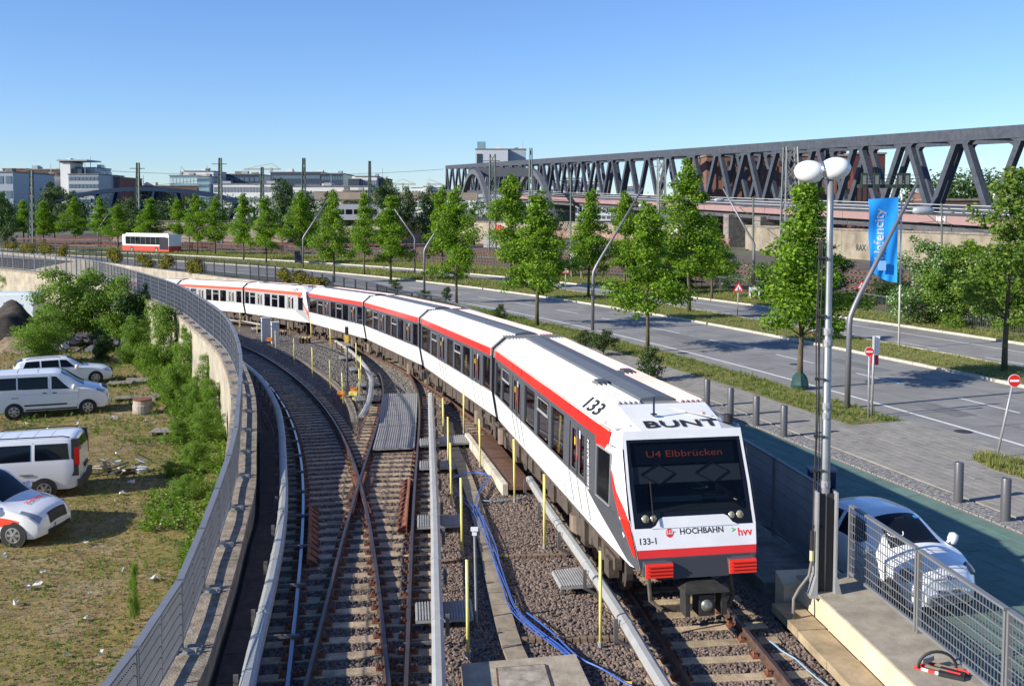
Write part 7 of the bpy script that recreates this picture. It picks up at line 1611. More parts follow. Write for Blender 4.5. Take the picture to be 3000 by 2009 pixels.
def pallet(lab, px, py, rz, tilt=0.):
    c = P(px, py, ZW); root = thing('pallet', lab, 'pallet', c+Vector((0, 0, .02)), rz); root.rotation_euler = (tilt, 0, rz)
    for i in range(7): k = MB(); k.box((0, -.36+i*.12, .13), (1.2, .09, .02)); link('plank', k.mesh('plank', wood), root)
    for x in (-.53, 0, .53): k = MB(); k.box((x, 0, .065), (.09, .78, .10)); link('bearer', k.mesh('bearer', wood), root)
for a in (('wooden pallet lying right of the estate car, nearer the car', 352, 1128, .2), ('wooden pallet with pale slats overlapping toward the wall side', 405, 1120, .25, .1), ('dark pallet in the shade right of the long white minibus', 376, 1172, .3), ('half buried pallet near the well ring and the weeds', 460, 1168, 1.2), ('clean single pallet on the open ground above the debris pile', 490, 1270, .05)): pallet(*a)
c = P(418, 1212, ZW); root = thing('well_ring', 'round concrete well ring with a rusty lid among the grass', 'well ring', c); k = MB(); k.lathe(c, [(.42, 0), (.42, .42), (.40, .44), (.40, .62), (.0, .62)], 20); obj('ring', k, concrete, root); k = MB(); k.lathe(c+Vector((0, 0, .625)), [(.41, 0), (.41, .05), (.0, .055)], 20); obj('lid', k, rust, root)
c = P(345, 1390, ZW); root = thing('debris_pile', 'pile of dark broken boards and pale scraps on the open ground', 'debris', c); rg = random.Random(9)
for i in range(26):
    a = rg.uniform(0, 6.28); p_ = c+Vector((rg.gauss(0, .55), rg.gauss(.1, .35), rg.uniform(.05, .4))); k = MB(); k.box(p_, (rg.uniform(.2, .8), rg.uniform(.06, .25), .03), (cos(a), sin(a), rg.uniform(-.5, .5))); obj('scrap' if i % 5 == 0 else 'board', k, wood if i % 3 == 0 else (mat('pale_scrap', (.5, .5, .48), .7) if i % 5 == 0 else mat('dark_board', (.05, .04, .03), .9)), root)
k = MB(); p_ = P(412, 1382, ZW); k.lathe(p_, [(.2, 0), (.24, .15), (.0, .16)], 14); tag(obj('white_bucket', k, white, loc=p_), 'white bucket lid lying right of the debris pile', 'bucket')
lit = [(400,1066,.28),(450,1072,.22),(340,1225,.2),(325,1230,.12),(528,1218,.14),(548,1210,.1),(225,1242,.12),(75,1243,.18),(142,1256,.12),(93,1264,.1),(345,1330,.12),(385,1415,.16),(360,1448,.14),(300,1350,.1),(342,1470,.1),(470,1545,.08),(250,1592,.12),(450,1697,.2),(362,1675,.07),(128,1680,.1),(15,1632,.14),(300,1925,.14),(195,1925,.1),(370,1950,.12),(262,1745,.08),(80,1725,.12),(52,1770,.12),(110,1718,.14),(190,1790,.1),(250,1815,.08),(508,1228,.2),(425,1235,.12),(440,1243,.1),(490,1205,.1)]
k = MB(); rg = random.Random(3)
for x, y, s_ in lit:
    p_ = P(x, y, ZW+.04); n_ = 7; k.poly([p_+Vector((cos(t_)*s_*rg.uniform(.5, 1), sin(t_)*s_*rg.uniform(.4, .9), rg.uniform(0, .12))) for t_ in [j*2*pi/n_ for j in range(n_)]])
    k.poly([p_+Vector((cos(t_)*s_*rg.uniform(.2, .5), sin(t_)*s_*rg.uniform(.2, .5), rg.uniform(.05, .16))) for t_ in [j*2*pi/5 for j in range(5)]])
o = obj('litter', k, mat('litter_white', (.62, .62, .60), .7, var=.3, vscale=3), kind='stuff')
# ================================================================== beyond the road: railings, rail yard, bridges, town
FZ = ZS
# metal railing behind the far verge
def fence_off(y): return float(np.interp(y, [56, 62, 73, 86, 131, 171], [13.0, 13.6, 15.8, 16.8, 21.4, 24.5]))
root = thing('verge_railing', 'long grey metal railing with thin bars between the far verge and the railway', 'railing', ROAD.off(s_at_y(ROAD, 60), 13.5)); d_ = s_at_y(ROAD, 48); i = 0
rail_grey = mat('railing_grey', (.13, .135, .14), .5, .3); bars = MB()
while ROAD.at(d_).y < 215 and d_ < ROAD.L-6:
    a = ROAD.off(d_, fence_off(ROAD.at(d_).y), .1); b = ROAD.off(d_+2.5, fence_off(ROAD.at(d_+2.5).y), .1); up = Vector((0, 0, 1)); w_ = 1 if a.y < 110 else 1.8
    k = MB(); k.beam(a+up*1.25, b+up*1.25, .05*w_, .05*w_); obj('top_rail', k, rail_grey, root); k = MB(); k.beam(a+up*.12, b+up*.12, .04*w_, .04*w_); obj('bottom_rail', k, rail_grey, root)
    k = MB(); k.box(a+up*.65, (.07*w_, .07*w_, 1.35)); obj('post', k, rail_grey, root)
    n_ = 18 if a.y < 110 else 9
    for j in range(1, n_): c = a.lerp(b, j/n_); bars.box(c+up*.68, (.018*w_, .018*w_, 1.12))
    d_ += 2.5; i += 1
obj('bars', bars, rail_grey, root, kind='stuff')
# rail yard ground and tracks: run parallel to the railing, farther out
yard_m = mat('yard_ballast', (.14, .115, .095), .95, var=.45, vscale=.8, bump=.6, bscale=10, col2=(.075, .055, .042))
U = Vector((-.2736, .962, 0)); V = Vector((.962, .2736, 0)); TO = Vector((68.5, 137., 0))     # bridge axis
def B(u, v, z=0.): q = TO+U*u+V*v; return Vector((q.x, q.y, z))
k = MB(); A_, B_ = [], []
for i in range(80):
    d_ = s_at_y(ROAD, 30)+i*(ROAD.L-s_at_y(ROAD, 30)-2)/79; y_ = ROAD.at(d_).y; o = fence_off(y_)+.6; a = ROAD.off(d_, o); b = ROAD.off(d_, 60+.25*max(0, y_-60)); A_.append((a.x, a.y)); B_.append((b.x, b.y))
strip(k, A_, B_, 3, lambda x, y: FZ-.03); struct('rail_yard', k, yard_m)
for j, o in enumerate((4.5, 9.5, 14.5, 20, 26, 32)):
    d0 = s_at_y(ROAD, 34); pts = [ROAD.off(d0+i*5, fence_off(ROAD.at(d0+i*5).y)+o) for i in range(int((ROAD.L-d0-6)/5))]; pa = Path(pts, 2.); c0_ = pa.p[0]
    root = thing('yard_track', ('railway yard track nearest the railing', 'second railway yard track from the railing', 'third railway yard track from the railing', 'fourth railway yard track from the railing', 'fifth railway yard track, near the graffiti wall', 'farthest railway yard track, along the graffiti wall')[j], 'railway track', c0_)
    for s_ in (-.75, .75): k = MB(); k.sweep([q_+Vector((0, 0, .18)) for q_ in pa.pts(0, pa.L, 3, s_)], [(-.05, -.15), (.05, -.15), (.05, 0), (-.05, 0)]); obj('rail', k, rust_d, root)
    k = MB(); dd = 0
    while dd < min(pa.L, 150): p_ = pa.off(dd, 0); k.box(p_+Vector((0, 0, .01)), (2.5, .26, .12), pa.right(dd)); dd += .65
    obj('sleepers', k, mat('yard_sleeper', (.13, .10, .08), .95, var=.4, vscale=5), root, kind='stuff')
# graffiti wall behind the yard
gw_m = mat('old_wall_concrete', (.31, .27, .20), .9, var=.35, vscale=.35, col2=(.14, .12, .09), detail=10)
wl = [P(2990, 775, 0), P(2700, 768, 0), P(2450, 762, 0), P(2060, 758, 0)]
wl = [B(-30, 8), B(0, 8), B(60, 4), B(78, 2)]
def wallseg(name, lab, pts, z0, z1, th=.6, m_=gw_m, step=9.):
    pa = Path(pts, 2.); root = thing(name, lab, 'wall', pa.p[0]); dd = 0
    while dd < pa.L-1: k = MB(); e = min(pa.L, dd+step); k.sweep(pa.pts(dd, e-.05, 3), [(0, z0), (th, z0), (th, z1), (0, z1)]); obj('wall_panel', k, m_, root); dd = e
    k = MB(); k.sweep(pa.pts(0, pa.L, 4), [(-.15, z1+.003), (th+.1, z1+.003), (th+.1, z1+.25), (-.15, z1+.25)]); obj('wall_cap', k, concrete_d, root)
    return root, pa
gr, gpa = wallseg('graffiti_wall', 'long pale old wall with graffiti under the pink bridge deck', [B(-60, -12), B(-20, -14), B(20, -14), B(52, -13)], -.3, 3.9)
g2, gpa2 = wallseg('graffiti_wall', 'pale wall stretch left of the dark underpass, with dark graffiti letters', [B(66, -14), B(90, -16), B(130, -22), B(175, -34)], -.3, 3.6)
g3, gpa3 = wallseg('quay_wall', 'sunlit cream wall seen between the distant street trees', [P(1560, 712, 0), P(1250, 708, 0), P(1000, 706, 0), P(700, 706, 0), P(330, 706, 0)], -.3, 4.2, m_=mat('cream_wall', (.42, .37, .28), .9, var=.3, vscale=.3))
gcol = {'b': mat('graffiti_blue', (.12, .18, .55), .7), 'w': mat('graffiti_white', (.70, .70, .68), .7), 'k': mat('graffiti_black', (.05, .05, .05), .7), 'g': mat('graffiti_green', (.10, .40, .35), .7), 'r': mat('graffiti_red', (.60, .10, .06), .7)}
for root, pa, items in ((gr, gpa, ((24, 'SKOR', 1.7, 'b', 2.2), (9, 'OSK', 1.1, 'w', 1.0), (38, 'TAG', 1.0, 'g', .9), (52, '161', 1.1, 'g', 1.4), (60, 'SOE', 1.1, 'k', 1.6), (76, 'RAX', 1.2, 'k', 1.4))), (g2, gpa2, ((4, 'DSF', 1.3, 'k', 1.1), (12, 'GES', 1.6, 'w', 2.4), (19, 'KLP', 1.4, 'w', 2.4), (25, 'P', 2.0, 'w', 2.2), (38, 'ROT', 1.2, 'r', 1.0)))):
    for dd, s_, sz, c_, z_ in items:
        p_ = pa.off(dd, -.02, 0); d2 = -pa.dir(dd); place(text_mesh(s_, sz, gcol[c_], 'graffiti', extrude=.005, bold=.05), 'graffiti', (p_.x, p_.y, z_), d2, (0, 0, 1), root)
# red lattice railing in front of the walls
redp = mat('faded_red_steel', (.30, .10, .085), .7, var=.3, vscale=1)
def lattice_rail(lab, pts, h=1.2, z=0.3, w=.09, step=1.6):
    pa = Path(pts, 2.); root = thing('lattice_railing', lab, 'railing', pa.p[0]); k = MB(); up = Vector((0, 0, 1)); dd = 0
    k.sweep(pa.pts(0, pa.L, 3, 0, z+h), [(-w, -w), (w, -w), (w, w), (-w, w)]); obj('top_rail', k, redp, root); k = MB(); k.sweep(pa.pts(0, pa.L, 3, 0, z), [(-w, -w), (w, -w), (w, w), (-w, w)]); obj('bottom_rail', k, redp, root)
    k = MB()
    while dd < pa.L-step: a, b = pa.off(dd, 0, z), pa.off(dd+step, 0, z); k.beam(a, a+up*h, w, w); k.beam(a, b+up*h, w*.7, w*.7); k.beam(a+up*h, b, w*.7, w*.7); dd += step
    obj('lattice', k, redp, root, kind='stuff')
lattice_rail('faded red lattice railing along the foot of the wall, right of the arch bridge', [B(50, -17), B(70, -17), B(95, -20), B(150, -32)], 1.3)
lattice_rail('red lattice railing along the distant cream wall, seen between the trees', [P(1700, 722, 0), P(1450, 722, 0), P(1250, 722, 0), P(1000, 722, 0), P(620, 722, 0), P(320, 722, 0), P(60, 722, 0)], 1.2, w=.08, step=2.6)
# pink girder bridge deck with white railing
pink = mat('faded_pink_girder', (.30, .19, .18), .8, var=.35, vscale=.5, col2=(.25, .16, .15)); girder_d = mat('dark_girder', (.085, .085, .09), .7, var=.3, vscale=.6)
root = thing('girder_bridge', 'low railway bridge deck with faded pink girder and white railing in front of the truss', 'bridge', B(-40, -9, 5))
def zb_(u): return 6.0+.0255*u
for a in range(-44, 232, 12):
    k = MB(); p0, p1 = B(a, -9, zb_(a)), B(a+11.9, -9, zb_(a+11.9)); k.beam(p0+Vector((0, 0, -.55)), p1+Vector((0, 0, -.55)), .4, 1.1); obj('pink_girder', k, pink, root)
    k = MB(); k.beam(p0+V*1.5+Vector((0, 0, -1.7)), p1+V*1.5+Vector((0, 0, -1.7)), 1.6, 1.0); obj('lower_girder', k, girder_d, root)
    k = MB(); k.beam(p0+V*4+Vector((0, 0, -.35)), p1+V*4+Vector((0, 0, -.35)), 7.4, .3); obj('deck', k, girder_d, root)
wr = mat('white_railing', (.62, .62, .60), .5)
for a in range(-44, 232, 12):
    k = MB(); 
    for hz_ in (.5, 1.0, 1.5): k.beam(B(a, -9.1, zb_(a)+hz_), B(a+12, -9.1, zb_(a+12)+hz_), .06, .06)
    obj('railing', k, wr, root)
    for j in range(5): k = MB(); u_ = a+j*2.4; k.beam(B(u_, -9.1, zb_(u_)), B(u_, -9.1, zb_(u_)+1.5), .12, .12); obj('railing_post', k, wr, root)
for a in (-20, 54, 66, 120, 180): k = MB(); p_ = B(a, -5, 0); k.box(p_+Vector((0, 0, (zb_(a)-2)/2)), (9, 2.2, zb_(a)-2+.5), V); obj('pier', k, concrete_d, root)
place(text_mesh('TE', .9, gcol['w'], extrude=.005, bold=.04), 'graffiti', B(17.5, -9.24, zb_(17)-.5), -U, (0, 0, 1), root); place(text_mesh('NEH', .9, gcol['w'], extrude=.005, bold=.04), 'graffiti', B(5, -9.24, zb_(5)-.5), -U, (0, 0, 1), root)
# the great truss
tr_m = mat('truss_grey', (.050, .059, .076), .7, .0, var=.3, vscale=1.2, detail=10); root = thing('truss_bridge', 'huge dark grey steel truss bridge with V shaped diagonals crossing the right half', 'bridge', B(0, 0, 6))
HT = 11.6; BAY = 12.55; N0, N1 = -2, 29; GR = .0248
def tz(u): return 6.6+GR*u
for side, v_ in ((0, 0.), (1, 11.)):
    for i in range(N0, N1):
        u0, u1 = i*BAY, (i+1)*BAY; up = Vector((0, 0, 1))
        k = MB(); k.beam(B(u0+.04, v_, tz(u0)+HT-.8), B(u1-.04, v_, tz(u1)+HT-.8), 1.0, 1.7); k.box(B(u0, v_, tz(u0)+HT-.8), (.5, 1.03, 1.5), U); obj('top_chord', k, tr_m, root)
        k = MB(); k.beam(B(u0, v_, tz(u0)-.3), B(u1, v_, tz(u1)-.3), 1.0, 1.3); obj('bottom_chord', k, tr_m, root)
        um = u0+BAY*.5; t0 = B(u0, v_, tz(u0)+HT-1.3); bm_ = B(um, v_, tz(um)-.2); t1 = B(u1, v_, tz(u1)+HT-1.3)
        for sgn, a, b in ((1, t0+U*.75, bm_-U*.45), (-1, t1-U*.75, bm_+U*.45)):
            k = MB(); k.beam(a, b, .85, .95, V if False else (0, 0, 1)); obj('diagonal', k, tr_m, root)
        # curved gussets under the top node and over the foot
        k = MB()
        for sg in (1, -1):
            tt = (t0 if sg == 1 else t0)+Vector((0, 0, 0)); 
            c = B(u0+sg*1.15, v_, tz(u0)+HT-1.62); pts = [c, c+U*sg*1.5+up*.02, c+U*sg*.75-up*.35, c+U*sg*.45-up*.95]
            k.add([p_-V*.42 for p_ in pts]+[p_+V*.42 for p_ in pts], [(0, 1, 2, 3), (7, 6, 5, 4), (0, 4, 5, 1), (1, 5, 6, 2), (2, 6, 7, 3), (3, 7, 4, 0)])
        k.box(B(u0, v_, tz(u0)+HT-1.75), (1.9, .9, .7), U); k.box(B(um, v_, tz(um)+.35), (2.2, .9, .9), U); obj('gusset', k, tr_m, root)
for i in range(N0, N1+1):
    u0 = i*BAY; k = MB(); k.beam(B(u0, .5, tz(u0)+HT-1.0), B(u0, 10.5, tz(u0)+HT-1.0), 1.0, .9); obj('cross_beam', k, tr_m, root)
    k = MB(); k.beam(B(u0+BAY*.5, .5, tz(u0)-.5), B(u0+BAY*.5, 10.5, tz(u0)-.5), .8, .9); obj('floor_beam', k, tr_m, root)
k = MB()
for i in range(N0, N1): k.beam(B(i*BAY, 5.5, tz(i*BAY)+.1), B((i+1)*BAY, 5.5, tz((i+1)*BAY)+.1), 9.6, .3)
obj('deck', k, girder_d, root)
ue = N1*BAY
for v_ in (0, 11): k = MB(); k.beam(B(ue, v_, tz(ue)-.6), B(ue-1, v_, tz(ue)+HT-.4), .9, 1.0); obj('end_post', k, tr_m, root)
# signal gantry, dark green, in front of the bridge
gg = mat('gantry_green', (.035, .055, .04), .6, .3); b = P(2662, 752, 0); root = thing('signal_gantry', 'dark green signal gantry with cage platforms on a lattice column behind the flag', 'signal gantry', b); zt_ = PY(2662, 548, b.y).z
k = MB()
for dx, dy in ((-.6, -.4), (.6, -.4), (.6, .4), (-.6, .4)): k.beam(b+Vector((dx, dy, 0)), Vector((b.x+dx, b.y+dy, zt_)), .16, .16)
k.mi = 0
for i in range(12): z = zt_*i/12; k.beam((b.x-.6, b.y-.4, z), (b.x+.6, b.y-.4, z+zt_/12), .08, .08); k.beam((b.x+.6, b.y-.4, z), (b.x-.6, b.y-.4, z+zt_/12), .08, .08); k.box((b.x, b.y, z+.5), (1.1, .6, .1))
obj('column', k, gg, root)
x0, x1 = PY(2515, 560, b.y).x, PY(2688, 560, b.y).x; k = MB(); k.box(((x0+x1)/2, b.y, zt_+.1), (x1-x0, 1.4, .5)); obj('platform', k, gg, root)
k = MB(); n_ = 12
for hz_ in (.7, 1.2, 1.7): k.beam((x0, b.y-.65, zt_+hz_), (x1, b.y-.65, zt_+hz_), .07, .07)
for i in range(n_+1): x = x0+(x1-x0)*i/n_; k.beam((x, b.y-.65, zt_), (x, b.y-.65, zt_+1.7), .07, .07)
obj('cage_rail', k, gg, root, kind='stuff')
for x in (.06, .27, .66, .78): k = MB(); xx = x0+(x1-x0)*x; k.box((xx, b.y-.9, zt_+.9), (.9, .3, 2.2)); obj('signal_box', k, gg, root); k = MB(); k.box((xx, b.y-1.07, zt_+1.0), (.5, .05, 1.3)); obj('signal_face', k, mat('face_grey', (.16, .17, .17), .6), root)
# lattice masts
mast_m = mat('mast_green', (.12, .15, .125), .6, .3); mast_g = mat('mast_grey', (.22, .23, .22), .55, .4)
def mast(lab, x, yb, yt, w=1.1, Y=None, arms=True, m_=mast_m, z0=.0, taper=.45, xt=None):
    b = P(x, yb, z0) if Y is None else Vector((PY(x, yb, Y).x, Y, z0)); t = PY(xt or x, yt, b.y); root = thing('catenary_mast', lab, 'catenary mast', b, 0, 'lattice masts over the railway'); H = t.z-z0; n_ = max(6, int(H/1.5)); k = MB(); th = max(.09, b.y*.0007)
    def cnr(z, i): s_ = w/2*(1-(1-taper)*z/H); dx, dy = ((-1, -1), (1, -1), (1, 1), (-1, 1))[i]; return Vector((b.x+dx*s_+(t.x-b.x)*z/H, b.y+dy*s_, z0+z))
    for i in range(4): k.beam(cnr(0, i), cnr(H, i), th*1.4, th*1.4)
    obj('legs', k, m_, root); k = MB()
    for j in range(n_):
        za, zb2 = H*j/n_, H*(j+1)/n_
        for i in range(4): k.beam(cnr(za, i), cnr(zb2, (i+1) % 4), th*.8, th*.8)
        for i in (0, 2): k.beam(cnr(za, (i+1) % 4), cnr(zb2, i), th*.8, th*.8)
    obj('lattice', k, m_, root, kind='stuff')
    if arms:
        k = MB()
        for zz, l in ((H*.93, 1.6), (H*.55, 2.6)): k.beam((t.x-l, b.y, z0+zz), (t.x+l*.8, b.y, z0+zz), th, th)
        obj('cross_arm', k, m_, root)
    return root
for a in (('lattice mast right of the light tower building, above the bus', 404, 700, 477, .9, 200), ('short lattice mast at the far left among the roofs', 92, 700, 500, .9, 200), ('lattice mast with cross arms left of the round dark tree', 645, 700, 463, .85, 200), ('lattice mast in front of the round dark tree', 768, 700, 490, .8, 205), ('tall lattice mast with bare top, right of the dark tree', 890, 700, 463, .85, 200), ('slim tall mast between the white office and the loose trees', 1083, 700, 472, .6, 200)):
    mast(*a[:5], Y=a[5], arms=('cross' in a[0] or 'bus' in a[0]))
mast('lattice mast in front of the left arch of the grey arch bridge', 1443, 735, 452, 1.1, Y=175, arms=True, taper=.8)
mast('slim green mast rising above the truss left end', 1555, 745, 434, .7, Y=165, arms=False)
mast('big grey lattice mast behind the tall silver pole', 2316, 850, 431, 1.9, Y=100, m_=mast_g, arms=False, taper=.55)
mast('lattice mast in front of the truss, middle of the right half', 1938, 800, 466, 1.0, Y=130, m_=mast_g, taper=.9)
for x, yb, yt, Y, lab in ((1672, 760, 505, 150, 'thin mast behind the warning sign tree'), (2207, 770, 577, 118, 'thin dark mast over the leaning left lamp'), (2759, 790, 596, 112, 'thin green mast right of the signal gantry'), (2290, 790, 640, 115, 'plain mast left of the big lattice mast')):
    b = Vector((PY(x, yb, Y).x, Y, 0)); t = PY(x, yt, Y); k = MB(); k.tube([b, t], .11, 8); k.beam(t+Vector((-1.6, 0, -1.2)), t+Vector((1.4, 0, -1.0)), .07, .07); k.beam(t+Vector((-1.6, 0, -1.2)), t+Vector((0, 0, -2.4)), .06, .06); tag(obj('catenary_mast', k, mast_m, loc=b), lab, 'catenary mast', 'thin masts over the railway')
# overhead wires
k = MB()
for (xa, ya, Ya, xb, yb, Yb) in ((300, 500, 170, 1300, 496, 200), (-80, 560, 190, 645, 520, 165), (645, 520, 165, 1083, 560, 170), (1083, 560, 170, 1443, 590, 175), (1443, 590, 175, 1938, 612, 130), (1938, 612, 130, 2759, 648, 112), (1443, 560, 175, 1938, 574, 130), (1938, 574, 130, 2759, 604, 112), (2759, 604, 112, 3200, 640, 100), (2759, 648, 112, 3200, 680, 100), (1555, 600, 165, 2207, 640, 118), (1555, 574, 165, 2207, 590, 118)):
    a, b = PY(xa, ya, Ya), PY(xb, yb, Yb); n_ = 14; k.tube([a.lerp(b, i/n_)-Vector((0, 0, 1.0*(1-(2*i/n_-1)**2))) for i in range(n_+1)], .028, 4)
tag(obj('overhead_wires', k, plast), 'thin overhead wires strung between the railway masts', 'wires')
# grey arch bridge (two ribs, cross braces, hangers)
ar_m = mat('arch_grey', (.10, .105, .115), .6, var=.15, vscale=.4); root = thing('arch_bridge', 'grey tied arch railway bridge with two tall ribs, left of the truss', 'bridge', PY(1480, 660, 300))
ribs = []
for (xn, xf, nm) in ((1446, 1345, 0), (1630, 1500, 1)):
    Yn, Yf = 262, 352; A0 = PY(xn, 668, Yn); A1 = PY(xf, 640, Yf); A0.z = 2.0; A1.z = 2.0; pts = []
    for i in range(25): t = i/24; q_ = A0.lerp(A1, t); pts.append(Vector((q_.x, q_.y, 2.0+16.0*(1-(2*t-1)**2))))
    ribs.append(pts); k = MB()
    for a, b in zip(pts, pts[1:]): k.beam(a, b, 1.3, 1.5)
    obj('arch_rib', k, ar_m, root)
    k = MB(); k.beam(A0+Vector((0, 0, 1.5)), A1+Vector((0, 0, 1.5)), 1.2, 1.8); obj('tie_girder', k, ar_m, root)
    for i in range(3, 22): k = MB(); k.beam(pts[i], Vector((pts[i].x, pts[i].y, 3.5)), .22, .22); obj('hanger', k, ar_m, root)
for i in (10, 13): k = MB(); k.beam(ribs[0][i], ribs[1][i], 1.6, 2.6); obj('cross_brace', k, ar_m, root)
k = MB(); k.add([ribs[0][0]+Vector((0, 0, 1.2)), ribs[1][0]+Vector((0, 0, 1.2)), ribs[1][-1]+Vector((0, 0, 1.2)), ribs[0][-1]+Vector((0, 0, 1.2))], [(0, 1, 2, 3)]); obj('deck', k, girder_d, root)
# red parapet bridge coming towards the yard under the arch
k = MB(); a, b = PY(1380, 652, 250), PY(1475, 690, 205); a.z = 3.4; b.z = 1.9; root = thing('red_parapet_bridge', 'short bridge with bright red parapet below the left arch', 'bridge', b); k.beam(a+Vector((0, 0, .9)), b+Vector((0, 0, .9)), .3, 1.4); obj('parapet', k, mat('parapet_red', (.45, .04, .04), .6), root)
k = MB(); k.beam(a+Vector((0, 0, -.6)), b+Vector((0, 0, -.6)), 1.0, 1.4); obj('girder', k, girder_d, root)
# white block stack
b = PY(1455, 720, 185); root = thing('block_stack', 'stack of white blocks at the foot of the arch bridge mast', 'blocks', Vector((b.x, b.y, 0)))
for i in range(5):
    for j in range(6): k = MB(); k.box((b.x-2.+j*.8, b.y, .3+i*.5), (.72, .8, .42)); obj('block', k, mat('block_white', (.55, .54, .50), .8), root)
# blue bowstring bridge on the left
bl_m = mat('bridge_blue', (.004, .016, .045), .8, .0, spec=.15, var=.15, vscale=.4); root = thing('blue_arch_bridge', 'dark blue bowstring bridge with slanted struts behind the left trees', 'bridge', PY(430, 640, 300))
for Yo, dx in ((290, 0), (301, 5)):
    pts = []
    for i in range(21): t = i/20; x = 130+dx+t*(720-130); y = 596-42*(1-(2*t-1)**2); pts.append(PY(x, y, Yo-30*t))
    k = MB()
    for a, b in zip(pts, pts[1:]): k.beam(a, b, .9, 1.1)
    obj('top_chord', k, bl_m, root); lo = [Vector((p_.x, p_.y, 2.2)) for p_ in pts]; k = MB(); k.beam(lo[0]+Vector((3, 0, 0)), lo[-1], 1.0, 1.6); obj('bottom_chord', k, bl_m, root)
    for i in range(2, 20, 4):
        for j in (i-1, i+1): k = MB(); k.beam(lo[i], pts[max(0, min(20, j))], .6, .8); obj('strut', k, bl_m, root)
# distant commuter train
b = PY(1060, 640, 215); root = thing('commuter_train', 'distant silver grey commuter train between the trees left of the arch bridge', 'train', Vector((b.x, b.y, 2)))
x0, x1 = PY(985, 640, 215).x, PY(1122, 640, 215).x; k = MB(); k.box(((x0+x1)/2, 215, 6.2), (x1-x0, 3, 3.0)); obj('car_body', k, mat('train_silver', (.42, .43, .44), .4, .3), root); k = MB(); k.box(((x0+x1)/2, 215, 7.85), (x1-x0-.6, 2.6, .3)); obj('roof', k, galv, root)
for i in range(5): k = MB(); k.box((x0+1.2+i*(x1-x0-2)/4.6, 213.46, 6.4), (1.3, .04, 1.0)); obj('window', k, car_glass, root)
k = MB(); k.beam(PY(700, 652, 218), PY(1560, 650, 218), 5, 1.6); k2 = tag(obj('viaduct', k, girder_d), 'dark railway viaduct carrying the distant commuter train', 'viaduct')
k = MB(); k.beam(PY(925, 572, 300), PY(1400, 576, 300), 5, 2.2); tag(obj('viaduct', k, mat('tan_viaduct', (.30, .25, .19), .85, var=.2, vscale=.2)), 'tan flat viaduct in front of the long white low building', 'viaduct')
# ---------------------------------------------------------------- buildings
wdark = mat('window_dark', (.03, .04, .05), .12); wblue = mat('window_blue', (.10, .15, .20), .1)
def bldg(lab, x0, x1, yt, Y, D, wall, floors=0, cols=0, wm=wdark, name='office_building', ybase=640, win=(.7, .5), top=None, rz=0., extra=None, skip=0, band=False):
    a, b = PY(x0, yt, Y), PY(x1, yt, Y); h = a.z+.3; cx, w = (a.x+b.x)/2, b.x-a.x; root = thing(name, lab, 'building', (cx, Y, -.3), rz)
    def lb(nm, c, s_, m_, par=None): k = MB(); k.box(c, s_); return link(nm, k.mesh(nm, m_), par or root)
    lb('wall', (0, D/2, h/2), (w, D, h), wall); lb('roof', (0, D/2, h+.2), (w+.5, D+.5, .4), top or concrete_d)
    rg = random.Random(lab)
    for _ in range(min(5, 1+int(w/10))): lb('roof_plant', (rg.uniform(-.42, .42)*w, rg.uniform(2, D*.6), h+.9), (rg.uniform(.04, .12)*w+1, 3, rg.uniform(.8, 1.9)), rg.choice((gry, wht, concrete_d)))
    if rg.random() < .5: lb('roof_mast', (rg.uniform(-.4, .4)*w, 3, h+2.5), (.18, .18, 4.5), gry)
    if floors:
        fh = h/floors; 
        if band:
            me = None
            for f_ in range(skip, floors): o = lb('window_band', (0, -.05, fh*(f_+.5)), (w*.94, .2, fh*win[1]), wm)
        else:
            k = MB(); ww = w/cols*win[0]; wh = fh*win[1]; k.box((0, 0, 0), (ww, .24, wh)); me = k.mesh('window', wm)
            for f_ in range(skip, floors):
                for c_ in range(cols): o = link('window', me, root, (-w/2+w*(c_+.5)/cols, 0, fh*(f_+.5)))
        # side facing left or right towards the camera
    return root, lb, h, w
brick = mat('brick_dark', (.20, .085, .065), .85, var=.2, vscale=.3); brick2 = mat('brick_brown', (.13, .075, .06), .85, var=.2, vscale=.3); metalg = mat('facade_metal', (.30, .34, .38), .5, .2); wht = mat('facade_white', (.66, .66, .64), .7); glassf = mat('facade_glass', (.24, .36, .40), .15, .2, var=.25, vscale=.15); darkf = mat('facade_dark', (.055, .07, .095), .3, .1); gry = mat('facade_grey', (.34, .36, .38), .6)
FB = 420
bldg('blue grey metal clad building at the left edge of the skyline', -60, 37, 505, 330, 30, metalg, 4, 4, wblue)
bldg('dark red brick block behind the metal clad building', 8, 76, 496, FB, 30, brick, 5, 7)
bldg('long brown brick building left of the light tower', 76, 176, 498, FB, 30, brick2, 5, 9, win=(.6, .55))
bldg('grey curved low block in front of the brown brick building', 88, 152, 516, 400, 20, gry)
r_, lb, h, w = bldg('pale tower with a thin overhanging roof, highest on the left skyline', 176, 205, 476, 400, 12, wht); lb('roof_plate', (3, 6, h+.8), (w+8, 14, .5), gry); lb('stair_glass', (w/2+2, 6, h*.45), (4, 10, h*.9), darkf)
bldg('grey glass office with rounded front right of the tower', 200, 288, 512, 395, 26, gry, 7, 8, wblue, win=(.8, .5)); bldg('stepped roof storey of the grey glass office', 222, 278, 493, 405, 16, metalg)
bldg('brick building with white window grid right of the glass office', 288, 350, 521, 410, 25, brick, 4, 7, wblue, win=(.7, .7))
bldg('long low brown building behind the blue bridge', 350, 582, 546, 430, 30, brick2, 2, 22)
bldg('pale glass building left part of the white office group', 497, 578, 516, 440, 30, glassf, 5, 8, mat('window_pale', (.45, .55, .56), .15), win=(.85, .55))
bldg('rounded glass stair tower beside the pale glass building', 578, 612, 518, 430, 20, glassf, 8, 3, wblue, win=(.9, .45)); bldg('flat roof plate and plant storey of the white office group', 540, 625, 503, 450, 20, wht)
